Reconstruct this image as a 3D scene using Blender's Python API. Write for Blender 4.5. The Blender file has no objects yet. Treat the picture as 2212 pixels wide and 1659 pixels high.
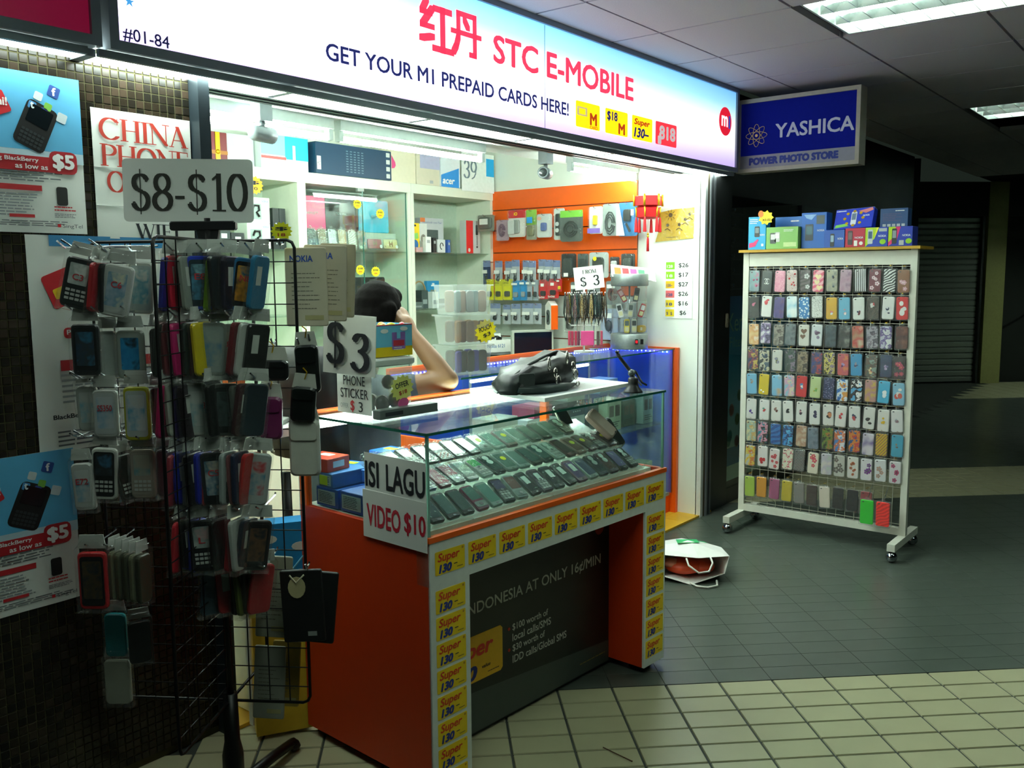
import bpy, math, random
from mathutils import Matrix, Vector
random.seed(7)
R = math.radians
sc = bpy.context.scene
COL = sc.collection

# ------------------------------------------------------------------ camera, world, exposure
def look(yaw, pitch, roll):
    f = Vector((math.cos(yaw)*math.cos(pitch), math.sin(yaw)*math.cos(pitch), -math.sin(pitch)))
    r = Vector((math.sin(yaw), -math.cos(yaw), 0)); u = r.cross(f)
    c, s = math.cos(roll), math.sin(roll)
    return f, c*r+s*u, -s*r+c*u
CF, CR, CU = look(0.6699, 0.1184, -0.0078)
FPX = 1955.94
cd = bpy.data.cameras.new('camera'); cam = bpy.data.objects.new('camera', cd); COL.objects.link(cam)
cam.matrix_world = Matrix(((CR.x, CU.x, -CF.x, 0), (CR.y, CU.y, -CF.y, 0), (CR.z, CU.z, -CF.z, 1.5), (0, 0, 0, 1)))
cd.sensor_width = 36; cd.sensor_fit = 'HORIZONTAL'; cd.lens = FPX/2212*36; cd.clip_start = .05
sc.camera = cam
W = bpy.data.worlds.new('world'); sc.world = W; W.use_nodes = True
W.node_tree.nodes['Background'].inputs[0].default_value = (.55, .8, .6, 1)
W.node_tree.nodes['Background'].inputs[1].default_value = .012
sc.view_settings.view_transform = 'Standard'; sc.view_settings.look = 'None'
sc.view_settings.gamma = 1; sc.view_settings.use_curve_mapping = False
sc.view_settings.exposure = 0.7
E_SIGN, E_STRIP, E_TUBE, E_LOUV, E_CASE, E_LED = 1.6, 23.0, 110.0, 48.0, 26.0, 8.0
for k, v in (('transparent_max_bounces', 24), ('max_bounces', 10), ('caustics_reflective', False), ('caustics_refractive', False)):
    try: setattr(sc.cycles, k, v)
    except Exception: pass
# ------------------------------------------------------------------ materials
def lin(h):
    if isinstance(h, str):
        h = h.lstrip('#'); h = [int(h[i:i+2], 16)/255 for i in (0, 2, 4)]
        return tuple((c/12.92 if c <= .04045 else ((c+.055)/1.055)**2.4) for c in h)+(1,)
    return tuple(h)+(1,)
MC = {}
def newmat(key):
    m = bpy.data.materials.new(key); m.use_nodes = True
    nt = m.node_tree; b = nt.nodes['Principled BSDF']
    return m, nt, b
def mixc(nt, fac, a, b):
    n = nt.nodes.new('ShaderNodeMix'); n.data_type = 'RGBA'
    for s, v in ((0, fac), (6, a), (7, b)):
        if hasattr(v, 'is_linked') or hasattr(v, 'links'): nt.links.new(v, n.inputs[s])
        else: n.inputs[s].default_value = v
    return n.outputs[2]
def texco(nt, scale=(1, 1, 1), rot=(0, 0, 0), gen='Object'):
    t = nt.nodes.new('ShaderNodeTexCoord'); m = nt.nodes.new('ShaderNodeMapping')
    nt.links.new(t.outputs[gen], m.inputs[0]); m.inputs['Scale'].default_value = scale; m.inputs['Rotation'].default_value = rot
    return m.outputs[0]
def M(col, rough=.5, metal=0, var=.1, scale=40, spec=.5, bump=0, emis=0, key=None):
    k = key or ('m', str(col), rough, metal, var, scale, spec, bump, emis)
    if k in MC: return MC[k]
    m, nt, b = newmat('mat_%d' % len(MC)); c = lin(col)
    co = texco(nt)
    n = nt.nodes.new('ShaderNodeTexNoise'); n.inputs['Scale'].default_value = scale; n.inputs['Detail'].default_value = 3
    nt.links.new(co, n.inputs[0])
    d = tuple(x*(1-var) for x in c[:3])+(1,); l = tuple(min(1, x*(1+var)) for x in c[:3])+(1,)
    nt.links.new(mixc(nt, n.outputs[0], d, l), b.inputs['Base Color'])
    b.inputs['Roughness'].default_value = rough; b.inputs['Metallic'].default_value = metal
    b.inputs['Specular IOR Level'].default_value = spec
    if bump:
        bp = nt.nodes.new('ShaderNodeBump'); bp.inputs['Strength'].default_value = bump; bp.inputs['Distance'].default_value = .002
        nt.links.new(n.outputs[0], bp.inputs['Height']); nt.links.new(bp.outputs[0], b.inputs['Normal'])
    if emis:
        b.inputs['Emission Color'].default_value = c; b.inputs['Emission Strength'].default_value = emis
    MC[k] = m; return m
def emit(col, strength):
    k = ('e', str(col), strength)
    if k in MC: return MC[k]
    m, nt, b = newmat('glow_%d' % len(MC)); b.inputs['Base Color'].default_value = lin(col)
    b.inputs['Emission Color'].default_value = lin(col); b.inputs['Emission Strength'].default_value = strength
    MC[k] = m; return m
def clear(col=(1, 1, 1), gloss=.12, milk=.05, rough=.06, key='film', bump=0):
    k = ('c', key)
    if k in MC: return MC[k]
    m, nt, b = newmat(key); nt.nodes.remove(b); out = nt.nodes['Material Output']
    t = nt.nodes.new('ShaderNodeBsdfTransparent'); t.inputs[0].default_value = tuple(col)+(1,)
    g = nt.nodes.new('ShaderNodeBsdfGlossy'); g.inputs['Roughness'].default_value = rough
    d = nt.nodes.new('ShaderNodeBsdfDiffuse'); d.inputs[0].default_value = (.85, .9, .88, 1)
    lw = nt.nodes.new('ShaderNodeLayerWeight'); lw.inputs[0].default_value = .5
    pw = nt.nodes.new('ShaderNodeMath'); pw.operation = 'POWER'; pw.inputs[1].default_value = 4.0; nt.links.new(lw.outputs['Facing'], pw.inputs[0])
    ad = nt.nodes.new('ShaderNodeMath'); ad.operation = 'MULTIPLY_ADD'; ad.inputs[1].default_value = .6; ad.inputs[2].default_value = gloss
    nt.links.new(pw.outputs[0], ad.inputs[0]); ad.use_clamp = True
    m1 = nt.nodes.new('ShaderNodeMixShader'); m1.inputs[0].default_value = milk
    nt.links.new(t.outputs[0], m1.inputs[1]); nt.links.new(d.outputs[0], m1.inputs[2])
    m2 = nt.nodes.new('ShaderNodeMixShader'); nt.links.new(ad.outputs[0], m2.inputs[0])
    nt.links.new(m1.outputs[0], m2.inputs[1]); nt.links.new(g.outputs[0], m2.inputs[2])
    nt.links.new(m2.outputs[0], out.inputs[0])
    if bump:
        co = texco(nt); n = nt.nodes.new('ShaderNodeTexNoise'); n.inputs['Scale'].default_value = bump; nt.links.new(co, n.inputs[0])
        bp = nt.nodes.new('ShaderNodeBump'); bp.inputs['Strength'].default_value = .9; bp.inputs['Distance'].default_value = .006
        nt.links.new(n.outputs[0], bp.inputs['Height']); nt.links.new(bp.outputs[0], g.inputs['Normal'])
    MC[k] = m; return m
FILM = lambda: clear((.985, .99, .985), .045, .02, .12, 'film', 45)
BLIS = lambda: clear((.98, .985, .98), .04, .05, .14, 'blister', 30)
GLASS = lambda: clear((.93, .985, .96), .045, .012, .01, 'glass')
TUB = lambda: clear((.93, .95, .95), .06, .22, .15, 'tub')
def pat(kind, a, b, c=None, s=1.0):
    """printed / moulded surface patterns for phone cases, in the case's own coordinates (metres)"""
    k = ('p', kind, a, b, c, s)
    if k in MC: return MC[k]
    m, nt, bs = newmat('print_%d' % len(MC)); A, B_ = lin(a), lin(b); C_ = lin(c or b)
    bs.inputs['Roughness'].default_value = .32
    def ramp(src, stops, const=True):
        r = nt.nodes.new('ShaderNodeValToRGB'); r.color_ramp.interpolation = 'CONSTANT' if const else 'LINEAR'
        e = r.color_ramp.elements
        e[0].position, e[0].color = stops[0]; e[1].position, e[1].color = stops[1]
        for p, col in stops[2:]:
            q = e.new(p); q.color = col
        nt.links.new(src, r.inputs[0]); return r.outputs[0]
    if kind in ('stripe', 'zebra', 'diag'):
        w = nt.nodes.new('ShaderNodeTexWave'); nt.links.new(texco(nt, (1, 1, 1), (0, 0, {'stripe': 0, 'zebra': R(60), 'diag': R(40)}[kind])), w.inputs[0])
        w.inputs['Scale'].default_value = {'stripe': 32, 'zebra': 24, 'diag': 14}[kind]*s
        w.inputs['Distortion'].default_value = {'stripe': 0, 'zebra': 7, 'diag': 0}[kind]; w.inputs['Detail Scale'].default_value = .8
        st = [(0, A), (.5, B_)] if kind != 'diag' else [(0, A), (.35, B_), (.6, C_), (.8, A)]
        o = ramp(w.outputs['Color'], st)
    elif kind in ('dots', 'glitter', 'multi', 'speck'):
        v = nt.nodes.new('ShaderNodeTexVoronoi'); nt.links.new(texco(nt), v.inputs[0])
        v.inputs['Scale'].default_value = {'dots': 75, 'glitter': 420, 'multi': 85, 'speck': 190}[kind]*s
        if kind == 'dots': o = ramp(v.outputs['Distance'], [(0, B_), (.38, A)])
        elif kind == 'speck': o = ramp(v.outputs['Distance'], [(0, B_), (.3, A)])
        elif kind == 'glitter': o = ramp(v.outputs['Color'], [(0, A), (.45, B_), (.75, C_)])
        else:
            n = nt.nodes.new('ShaderNodeTexNoise'); n.inputs['Scale'].default_value = 46*s; n.inputs['Detail'].default_value = 4
            nt.links.new(texco(nt), n.inputs[0]); o = ramp(n.outputs[0], [(0, A), (.44, B_), (.56, C_), (.66, A)])
    elif kind == 'lattice':
        t = nt.nodes.new('ShaderNodeTexBrick'); nt.links.new(texco(nt, (1, 1, 1), (0, 0, R(20))), t.inputs[0])
        t.inputs['Scale'].default_value = 60*s; t.inputs['Color1'].default_value = A; t.inputs['Color2'].default_value = A
        t.inputs['Mortar'].default_value = B_; t.inputs['Mortar Size'].default_value = .09; t.offset = .5
        o = t.outputs[0]
    elif kind == 'soft':
        n = nt.nodes.new('ShaderNodeTexNoise'); n.inputs['Scale'].default_value = 26*s; nt.links.new(texco(nt), n.inputs[0])
        o = ramp(n.outputs[0], [(.3, A), (.55, B_), (.7, C_)], False)
    elif kind == 'marble':
        w = nt.nodes.new('ShaderNodeTexNoise'); w.inputs['Scale'].default_value = 9*s; w.inputs['Distortion'].default_value = 2
        nt.links.new(texco(nt), w.inputs[0]); o = ramp(w.outputs[0], [(.2, A), (.6, B_)], False)
    nt.links.new(o, bs.inputs['Base Color']); MC[k] = m; return m

# ------------------------------------------------------------------ mesh helpers
def rrect(w, h, r, n=3):
    r = min(r, w/2-1e-4, h/2-1e-4); p = []
    for cx, cy, a in ((w/2-r, h/2-r, 0), (-w/2+r, h/2-r, 90), (-w/2+r, -h/2+r, 180), (w/2-r, -h/2+r, 270)):
        for i in range(n+1):
            t = R(a+90*i/n); p.append((cx+r*math.cos(t), cy+r*math.sin(t)))
    return p
def ell(cx, cy, rx, ry, n=16, a0=0, a1=360):
    full = abs(a1-a0) >= 360
    return [(cx+rx*math.cos(R(a0+(a1-a0)*i/(n if full else n-1))), cy+ry*math.sin(R(a0+(a1-a0)*i/(n if full else n-1)))) for i in range(n)]
def star(cx, cy, r0, r1, n=14, sx=1):
    return [(cx+sx*(r0 if i % 2 else r1)*math.cos(math.pi*i/n), cy+(r0 if i % 2 else r1)*math.sin(math.pi*i/n)) for i in range(2*n)]
def fr(o, x=(1, 0, 0), y=(0, 0, 1)):
    x = Vector(x).normalized(); y = Vector(y).normalized(); z = x.cross(y).normalized(); y = z.cross(x)
    return Matrix(((x.x, y.x, z.x, o[0]), (x.y, y.y, z.y, o[1]), (x.z, y.z, z.z, o[2]), (0, 0, 0, 1)))
TL = Matrix.Translation
def RZ(a): return Matrix.Rotation(a, 4, 'Z')
def RX(a): return Matrix.Rotation(a, 4, 'X')
def RY(a): return Matrix.Rotation(a, 4, 'Y')
class B:
    def __init__(s): s.v = []; s.f = []; s.mi = []; s.ml = []; s.sm = []
    def idx(s, m):
        if m not in s.ml: s.ml.append(m)
        return s.ml.index(m)
    def add(s, vs, fs, m, T=None, smooth=False):
        k = len(s.v); i = s.idx(m)
        for v in vs:
            s.v.append(tuple(T @ Vector(v)) if T is not None else tuple(v))
        for f in fs: s.f.append(tuple(a+k for a in f)); s.mi.append(i); s.sm.append(smooth)
        return s
    def box(s, x0, x1, y0, y1, z0, z1, m, T=None, ch=0):
        if ch:
            return s.prism(rrect(x1-x0, y1-y0, ch, 1), z0, z1, m, (T if T is not None else Matrix()) @ TL(((x0+x1)/2, (y0+y1)/2, 0)), ch*.6)
        return s.add([(x, y, z) for z in (z0, z1) for y in (y0, y1) for x in (x0, x1)],
                     [(0, 2, 3, 1), (4, 5, 7, 6), (0, 1, 5, 4), (2, 6, 7, 3), (0, 4, 6, 2), (1, 3, 7, 5)], m, T)
    def prism(s, ol, z0, z1, m, T=None, ch=0, smooth=False):
        """outline extruded along z, optional chamfer on both ends"""
        n = len(ol)
        if ch:
            cx = sum(p[0] for p in ol)/n; cy = sum(p[1] for p in ol)/n
            mx = max(abs(p[0]-cx) for p in ol); my = max(abs(p[1]-cy) for p in ol)
            ins = [(cx+(x-cx)*(1-ch/mx), cy+(y-cy)*(1-ch/my)) for x, y in ol]
            rings = [(ins, z0), (ol, z0+ch), (ol, z1-ch), (ins, z1)]
        else: rings = [(ol, z0), (ol, z1)]
        vs = [(x, y, z) for o, z in rings for x, y in o]; fs = []
        for k in range(len(rings)-1):
            for i in range(n):
                j = (i+1) % n; fs.append((k*n+i, k*n+j, (k+1)*n+j, (k+1)*n+i))
        fs.append(tuple(reversed(range(n)))); fs.append(tuple(range((len(rings)-1)*n, len(rings)*n)))
        return s.add(vs, fs, m, T, smooth)
    def face(s, ol, z, m, T=None):
        return s.add([(x, y, z) for x, y in ol], [tuple(range(len(ol)))], m, T)
    def tube(s, pts, r, m, n=6, T=None, closed=False, cap=True):
        pts = [Vector(p) for p in pts]; L = len(pts); vs = []; fs = []
        rr = r if isinstance(r, (list, tuple)) else [r]*L
        up = None
        for i, p in enumerate(pts):
            if closed: d = (pts[(i+1) % L]-pts[i-1])
            else: d = (pts[min(i+1, L-1)]-pts[max(i-1, 0)])
            d.normalize()
            if up is None: up = d.orthogonal().normalized()
            up = (up-d*up.dot(d)); up = up.normalized() if up.length > 1e-6 else d.orthogonal().normalized()
            q = d.cross(up)
            for k in range(n):
                a = 2*math.pi*k/n; vs.append(p+(up*math.cos(a)+q*math.sin(a))*rr[i])
        for i in range(L if closed else L-1):
            for k in range(n):
                a, b2 = i*n+k, i*n+(k+1) % n; c, d2 = ((i+1) % L)*n+(k+1) % n, ((i+1) % L)*n+k
                fs.append((a, b2, c, d2))
        if cap and not closed:
            fs.append(tuple(reversed(range(n)))); fs.append(tuple(range((L-1)*n, L*n)))
        return s.add(vs, fs, m, T, n > 5)
    def lathe(s, prof, m, n=16, T=None, smooth=True):
        vs = []; fs = []
        for r_, z in prof:
            for k in range(n):
                a = 2*math.pi*k/n; vs.append((r_*math.cos(a), r_*math.sin(a), z))
        for i in range(len(prof)-1):
            for k in range(n):
                j = (k+1) % n; fs.append((i*n+k, i*n+j, (i+1)*n+j, (i+1)*n+k))
        fs.append(tuple(reversed(range(n)))); fs.append(tuple(range((len(prof)-1)*n, len(prof)*n)))
        return s.add(vs, fs, m, T, smooth)
    def ball(s, c, rx, ry, rz, m, n=12, T=None):
        k = n//2
        pr = [(max(1e-4, math.sin(math.pi*i/k)), -math.cos(math.pi*i/k)) for i in range(k+1)]
        TT = (T if T is not None else Matrix()) @ TL(c) @ Matrix.Diagonal((rx, ry, rz, 1))
        return s.lathe(pr, m, n, TT)
    def mesh(s, name='mesh'):
        me = bpy.data.meshes.new(name); me.from_pydata(s.v, [], s.f)
        for m in s.ml: me.materials.append(m)
        me.polygons.foreach_set('material_index', s.mi)
        me.polygons.foreach_set('use_smooth', s.sm)
        me.update(); return me
    def obj(s, name, parent=None, T=None, **k): return O(name, s.mesh(name), parent, T, **k)
def O(name, me, parent=None, T=None, label=None, cat=None, group=None, kind=None):
    o = bpy.data.objects.new(name, me); COL.objects.link(o)
    if parent is not None: o.parent = parent
    if T is not None: o.matrix_local = T
    for a, b in (('label', label), ('category', cat), ('group', group), ('kind', kind)):
        if b: o[a] = b
    return o
def T_(name, label, cat, T=None, group=None):
    return O(name, None, None, T, label, cat, group)
# ------------------------------------------------------------------ lettering
TS = bpy.data.scenes.new('glyphs'); TC = {}
def glyphs(s, bold=0, shear=0, space=1):
    k = (s, bold, shear, space)
    if k in TC: return TC[k]
    c = bpy.data.curves.new('glyphs', 'FONT'); c.body = s; c.size = 1; c.shear = shear
    c.resolution_u = 3; c.space_character = space
    o = bpy.data.objects.new('glyphs', c); TS.collection.objects.link(o); TS.view_layers[0].update()
    dg = TS.view_layers[0].depsgraph; me = bpy.data.meshes.new_from_object(o.evaluated_get(dg), depsgraph=dg)
    vs = [(v.co.x, v.co.y) for v in me.vertices]; fs = [tuple(p.vertices) for p in me.polygons]
    if bold:
        n = len(vs); q = bold*.9; sh = [(q, 0), (-q, 0), (0, q*.8), (0, -q*.8), (q*.7, q*.6), (-q*.7, q*.6), (q*.7, -q*.6), (-q*.7, -q*.6)]
        vs = [(x+a, y+e, i) for i, (a, e) in enumerate(sh) for x, y in vs[:n]]; fs = [tuple(i+k*n for i in f) for k in range(len(sh)) for f in fs]
    bpy.data.objects.remove(o); bpy.data.curves.remove(c); bpy.data.meshes.remove(me)
    TC[k] = (vs, fs); return TC[k]
def fit(vs, h, w, cx=0, cy=0):
    x0 = min(v[0] for v in vs); x1 = max(v[0] for v in vs); y0 = min(v[1] for v in vs); y1 = max(v[1] for v in vs)
    sy = h/max(1e-6, y1-y0); sx = (w/max(1e-6, x1-x0)) if w else sy
    return [((v[0]-(x0+x1)/2)*sx+cx, (v[1]-(y0+y1)/2)*sy+cy, v[2] if len(v) > 2 else 0) for v in vs]
def put(b, s, cx, cy, z, h, w, m, bold=0, shear=0, space=1, serif_=False):
    vs, fs = serif(s) if serif_ else glyphs(s, bold, shear, space)
    if serif_ and bold:
        n = len(vs); fs = [tuple(i+k*n for i in f) for k in range(3) for f in fs]; vs = [(v[0]+k*bold, v[1], v[2]+24*(k+1)) for k in (-1, 0, 1) for v in vs]
    vs = fit(vs, h, w, cx, cy)
    return b.add([(x, y, z+l*3e-5) for x, y, l in vs], fs, m)
def hull(ps):
    ps = sorted(set((round(x, 5), round(y, 5)) for x, y in ps))
    def half(pp):
        o = []
        for p in pp:
            while len(o) > 1 and (o[-1][0]-o[-2][0])*(p[1]-o[-2][1])-(o[-1][1]-o[-2][1])*(p[0]-o[-2][0]) <= 0: o.pop()
            o.append(p)
        return o
    a = half(ps); b = half(reversed(ps)); return a[:-1]+b[:-1]
def G(ch):
    """a roman letter as pen strokes: (points, pen width, pen height)"""
    V, H = .15, .04
    def se(x, y, w=.15): return ([(x-w, y), (x+w, y)], .01, H)
    def st(x): return [([(x, .02), (x, .98)], V, H), se(x, .02), se(x, .98)]
    e = ell
    if ch == 'C': return [(e(.42, .5, .37, .48, 20, 42, 318), V, H), ([(.70, .72), (.70, .96)], .03, H)], .82
    if ch == 'H': return st(.14)+st(.68)+[([(.14, .5), (.68, .5)], .02, H)], .84
    if ch == 'I': return st(.16), .34
    if ch == 'N': return [([(.12, .02), (.12, .98)], H, H), se(.12, .02), ([(.1, .96), (.7, .04)], V, H), ([(.7, .02), (.7, .98)], H, H), se(.7, .98), se(.06, .98, .1)], .84
    if ch == 'A': return [([(.36, .98), (.08, .02)], H, H), ([(.36, .98), (.66, .02)], V, H), ([(.18, .33), (.56, .33)], .02, H), se(.08, .02, .1), se(.66, .02)], .78
    if ch == 'P': return st(.14)+[([(.14, .96)]+e(.36, .73, .24, .23, 10, 90, -90)+[(.14, .5)], V*.9, H)], .66
    if ch == 'R': return st(.14)+[([(.14, .96)]+e(.36, .74, .22, .22, 10, 90, -90)+[(.14, .52)], V*.9, H), ([(.34, .52), (.66, .02)], V, H), se(.68, .02, .08)], .76
    if ch == 'O' or ch == 'D':
        return [(e(.42, .5, .36, .47, 28)+[(.78, .5)], V, H)], .86
    if ch == 'E' or ch == 'F':
        q = st(.14)+[([(.14, .97), (.56, .97)], .02, H), ([(.56, .8), (.56, .97)], .03, H), ([(.14, .52), (.44, .52)], .02, H), ([(.44, .44), (.44, .6)], .03, H)]
        if ch == 'E': q += [([(.14, .03), (.6, .03)], .02, H), ([(.6, .03), (.6, .2)], .03, H)]
        return q, .68
    if ch == 'W': return [([(.05, .98), (.3, .03)], V, H), ([(.3, .03), (.5, .9)], H, H), ([(.46, .98), (.72, .03)], V, H), ([(.72, .03), (.95, .98)], H, H), se(.06, .98, .1), se(.46, .98, .1), se(.95, .98, .1)], 1.02
    if ch == 'M': return [([(.1, .02), (.14, .98)], H, H), ([(.14, .98), (.46, .04)], V, H), ([(.46, .04), (.8, .98)], H, H), ([(.8, .98), (.84, .02)], V, H), se(.1, .02, .1), se(.86, .02, .12), se(.1, .98, .08), se(.84, .98, .1)], .96
    if ch == '$': return [(e(.32, .745, .2, .215, 12, 25, 268)+e(.31, .265, .23, .245, 14, 88, -158), V, H), ([(.31, -.08), (.31, 1.08)], .035, H), (e(.5, .80, .03, .03, 6), .03, .03), (e(.11, .2, .03, .03, 6), .03, .03)], .66
    if ch == '8': return [(e(.32, .74, .2, .23, 16)+[(.52, .74)], V*.9, H), (e(.32, .26, .25, .24, 16)+[(.57, .26)], V, H)], .66
    if ch == '0': return [(e(.32, .5, .25, .48, 22)+[(.57, .5)], V, H)], .66
    if ch == '1': return [([(.32, .02), (.32, .98)], V, H), se(.32, .02, .2), ([(.14, .84), (.3, .96)], .04, .05)], .56
    if ch == '3': return [(e(.3, .75, .2, .22, 12, 160, -85)+e(.29, .26, .24, .25, 12, 85, -160), V, H), (e(.12, .8, .03, .03, 6), .03, .03), (e(.09, .19, .03, .03, 6), .03, .03)], .64
    if ch == '9': return [(e(.32, .68, .24, .3, 18)+[(.56, .68)], V, H), ([(.56, .68), (.5, .3), (.36, .1), (.16, .0)], V*.6, H)], .64
    if ch == '-': return [([(.06, .36), (.32, .36)], .03, .08)], .4
    return [], .34
def serif(s):
    if ('serif', s) in TC: return TC[('serif', s)]
    vs, fs, x, lay = [], [], 0, 0
    for ch in s:
        st, adv = G(ch)
        for pts, w, h in st:
            for a, b in zip(pts, pts[1:]):
                q = hull([(p[0]+i*w/2, p[1]+j*h/2) for p in (a, b) for i in (-1, 1) for j in (-1, 1)])
                k = len(vs); lay += 1; vs += [(px+x, py, lay % 24) for px, py in q]; fs.append(tuple(range(k, k+len(q))))
        x += adv
    TC[('serif', s)] = (vs, fs); return vs, fs
def lines(b, x0, x1, y0, y1, n, z, m, ragged=.25, thick=.4):
    """rows of unreadably small print"""
    rnd = random.Random(int(x0*1e4)+n)
    for i in range(n):
        y = y1-(y1-y0)*(i+.5)/n; t = (y1-y0)/n*thick/2; x = x0
        e = x1-(x1-x0)*ragged*rnd.random()
        while x < e:
            w = min(e-x, (x1-x0)*rnd.uniform(.06, .2))
            b.face([(x, y-t), (x+w, y-t), (x+w, y+t), (x, y+t)], z, m); x += w+(x1-x0)*.02
def rect(b, x0, x1, y0, y1, z, m): return b.face([(x0, y0), (x1, y0), (x1, y1), (x0, y1)], z, m)
ORD = ['first', 'second', 'third', 'fourth', 'fifth', 'sixth', 'seventh', 'eighth', 'ninth', 'tenth', 'eleventh', 'twelfth', 'thirteenth', 'fourteenth', 'fifteenth', 'sixteenth', 'seventeenth', 'eighteenth']

# ------------------------------------------------------------------ shared colours
ALU = M('#9aa2a8', .35, .8, .05); STEEL = M('#c8ccd0', .18, 1, .04); BLACKM = M('#0b0c0c', .4, .2, .1)
WHITEP = M('#e9ede6', .45); PAPER = M('#e4e8e2', .75, var=.04, scale=12); ORANGE = M('#f0610f', .38, var=.05)
BLACK = M('#101112', .45); DGREY = M('#2c3032', .5); INK = M('#1c2026', .7); RED = M('#d8202a', .5); NAVY = M('#1b2a7a', .5)
YEL = M('#f6cf12', .5); GOLD = M('#d8ac22', .3, .7); LGREY = M('#aab0b0', .5)
# ================================================================== THE SETTING
def struct(name, b, label, cat, T=None):
    return O(name, b.mesh(name) if b else None, None, T, label, cat, None, 'structure')
# ---- floor: diagonal grid of cream and slate tiles
FA = Vector((.6858, -.7278, 0)); FN = Vector((.7278, .6858, 0)); F0 = Vector((2.98, 1.394, 0)); PA, PB = .2015, .108
GROUT = M('#343a33', .8); CREAM = M('#a6a482', .38, var=.07, scale=9); SLATE = M('#474f47', .3, var=.22, scale=7, bump=.2)
b = B(); b.box(-3, 16, -7, 5, -.05, -.004, GROUT)
floor = struct('floor', b, 'floor of diagonal cream tiles crossed by wide slate bands', 'floor')
def tilemesh(m, w=PA-.006, h=PB-.006, e=.0025, t=.005):
    return B().add([(-w/2, -h/2, -t), (w/2, -h/2, -t), (w/2, h/2, -t), (-w/2, h/2, -t), (-w/2+e, -h/2+e, 0), (w/2-e, -h/2+e, 0), (w/2-e, h/2-e, 0), (-w/2+e, h/2-e, 0)],
                   [(4, 5, 6, 7), (0, 1, 5, 4), (1, 2, 6, 5), (2, 3, 7, 6), (3, 0, 4, 7)], m)
def topx(p):
    d = Vector(p)-Vector((0, 0, 1.5)); z = d.dot(CF)
    return (1106+FPX*d.dot(CR)/z, 829.5-FPX*d.dot(CU)/z, z) if z > .1 else (-9999, 0, z)
cand = []
for i in range(-40, 60):
    for j in range(-34, 84):
        p = F0+FA*((i+.5)*PA)+FN*((j+.5)*PB)
        x, y, z = topx(p)
        if p.y > 2.55 or z < 1 or not (-120 < x < 2330 and y < 1780): continue
        n = p.dot(FN); cream = n < 3.13 or 5.73 < n < 6.58 or n > 10.3
        if n > 11.75: continue
        hid = (1.72 < p.x < 3.0 and 1.9 < p.y < 2.5)
        cand.append((z+(6 if hid else 0), p, cream))
cand.sort(key=lambda q: q[0])
tvd = tilemesh(SLATE, PA-.0016, PB-.0016, .0006, .001)
tm = {True: tilemesh(CREAM).mesh('tile'), False: tvd.mesh('tile')}
ROTT = Matrix(((FA.x, FN.x, 0, 0), (FA.y, FN.y, 0, 0), (0, 0, 1, 0), (0, 0, 0, 1)))
nt_ = 0; bs = B()
tv = tilemesh(CREAM)
for z, p, cr in cand:
    if nt_ < 300: O('tile', tm[cr], floor, TL(p) @ ROTT); nt_ += 1
    else: bs.add((tv if cr else tvd).v, tv.f, CREAM if cr else SLATE, TL(p) @ ROTT)
bs.obj('distant_tiles', floor, kind='stuff')
# shop floor: yellow boards behind the threshold
b = B(); b.box(1.6, 5.2, 2.56, 4.6, -.003, .008, M('#6b4d14', .5))
shopfloor = struct('floor', b, 'yellow wooden floor boards inside the phone shop', 'floor')
WOODY = M('#d9a728', .42, var=.16, scale=14)
for i in range(10):
    B().box(1.655+i*.354, 2.006+i*.354, 2.505, 2.66, .001, .014, WOODY).obj('plank', shopfloor)
    for k in range(3): B().box(1.655+i*.354, 2.006+i*.354, 2.663+k*.17, 2.83+k*.17, .006, .013, WOODY).obj('plank', shopfloor)
# ---- ceiling of square panels
b = B(); b.box(-2, 16, -6, 2.66, 2.73, 2.78, M('#14151a', .9))
ceiling = struct('ceiling', b, 'suspended ceiling of square mineral panels over the walkway', 'ceiling')
PAN = M('#d2ccd4', .85, var=.08, scale=150, bump=.3)
def panel(w, h): return B().box(-w/2, w/2, -h/2, h/2, .0, .03, PAN).mesh('ceiling_panel')
pm, pms = panel(.607, .617), panel(.607, .262)
LOUV = [(-3, 1), (-3, 2), (2, 4), (2, 5), (2, 1), (2, 2), (8, 1), (8, 2)]
for i in range(-3, 15):
    for j in range(-1, 6):
        x = 2.63+.62*i+.31; y = 2.17-.63*j-.315
        if j == -1: y = 2.305
        if (i, j) in LOUV or (i, j) == (7, 1): continue
        px = topx((x, y, 2.62))
        if -200 < px[0] < 2500 and px[1] > -250 and px[2] > .5: O('ceiling_panel', pms if j == -1 else pm, ceiling, TL((x, y, 2.62)))
# ---- louvred ceiling lights
def louvre(loc, label, e, dim):
    t = T_('ceiling_light', label, 'ceiling light', TL(loc), 'louvred ceiling lights')
    hou = M('#cfd8d4', .4, .2)
    b = B(); b.box(-.30, .30, -.62, .62, .085, .09, hou)
    b.box(-.305, -.295, -.62, .62, 0, .09, hou); b.box(.295, .305, -.62, .62, 0, .09, hou); b.box(-.3, .3, -.625, -.615, 0, .09, hou); b.box(-.3, .3, .615, .625, 0, .09, hou)
    b.obj('housing', t)
    refl = M('#dfe8e6', .22, .85, .05); bl = B(); bl.box(-.29, .29, -.0015, .0015, .0, .038, refl); me = bl.mesh('louvre_blade')
    for i in range(12): O('louvre_blade', me, t, TL((0, -.55+i*.1, 0)))
    bl = B(); bl.add([(-.012, -.61, .038), (.012, -.61, .038), (0, -.61, 0), (-.012, .61, .038), (.012, .61, .038), (0, .61, 0)], [(0, 3, 4, 1), (0, 2, 5, 3), (1, 4, 5, 2)], refl); me = bl.mesh('divider')
    for x in (-.1, .1): O('divider', me, t, TL((x, 0, 0)))
    for x in (-.2, 0, .2): B().tube([(x, -.58, .076), (x, .58, .076)], .011, emit('#dff4e6', e), 8).obj('tube', t)
    return t
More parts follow.
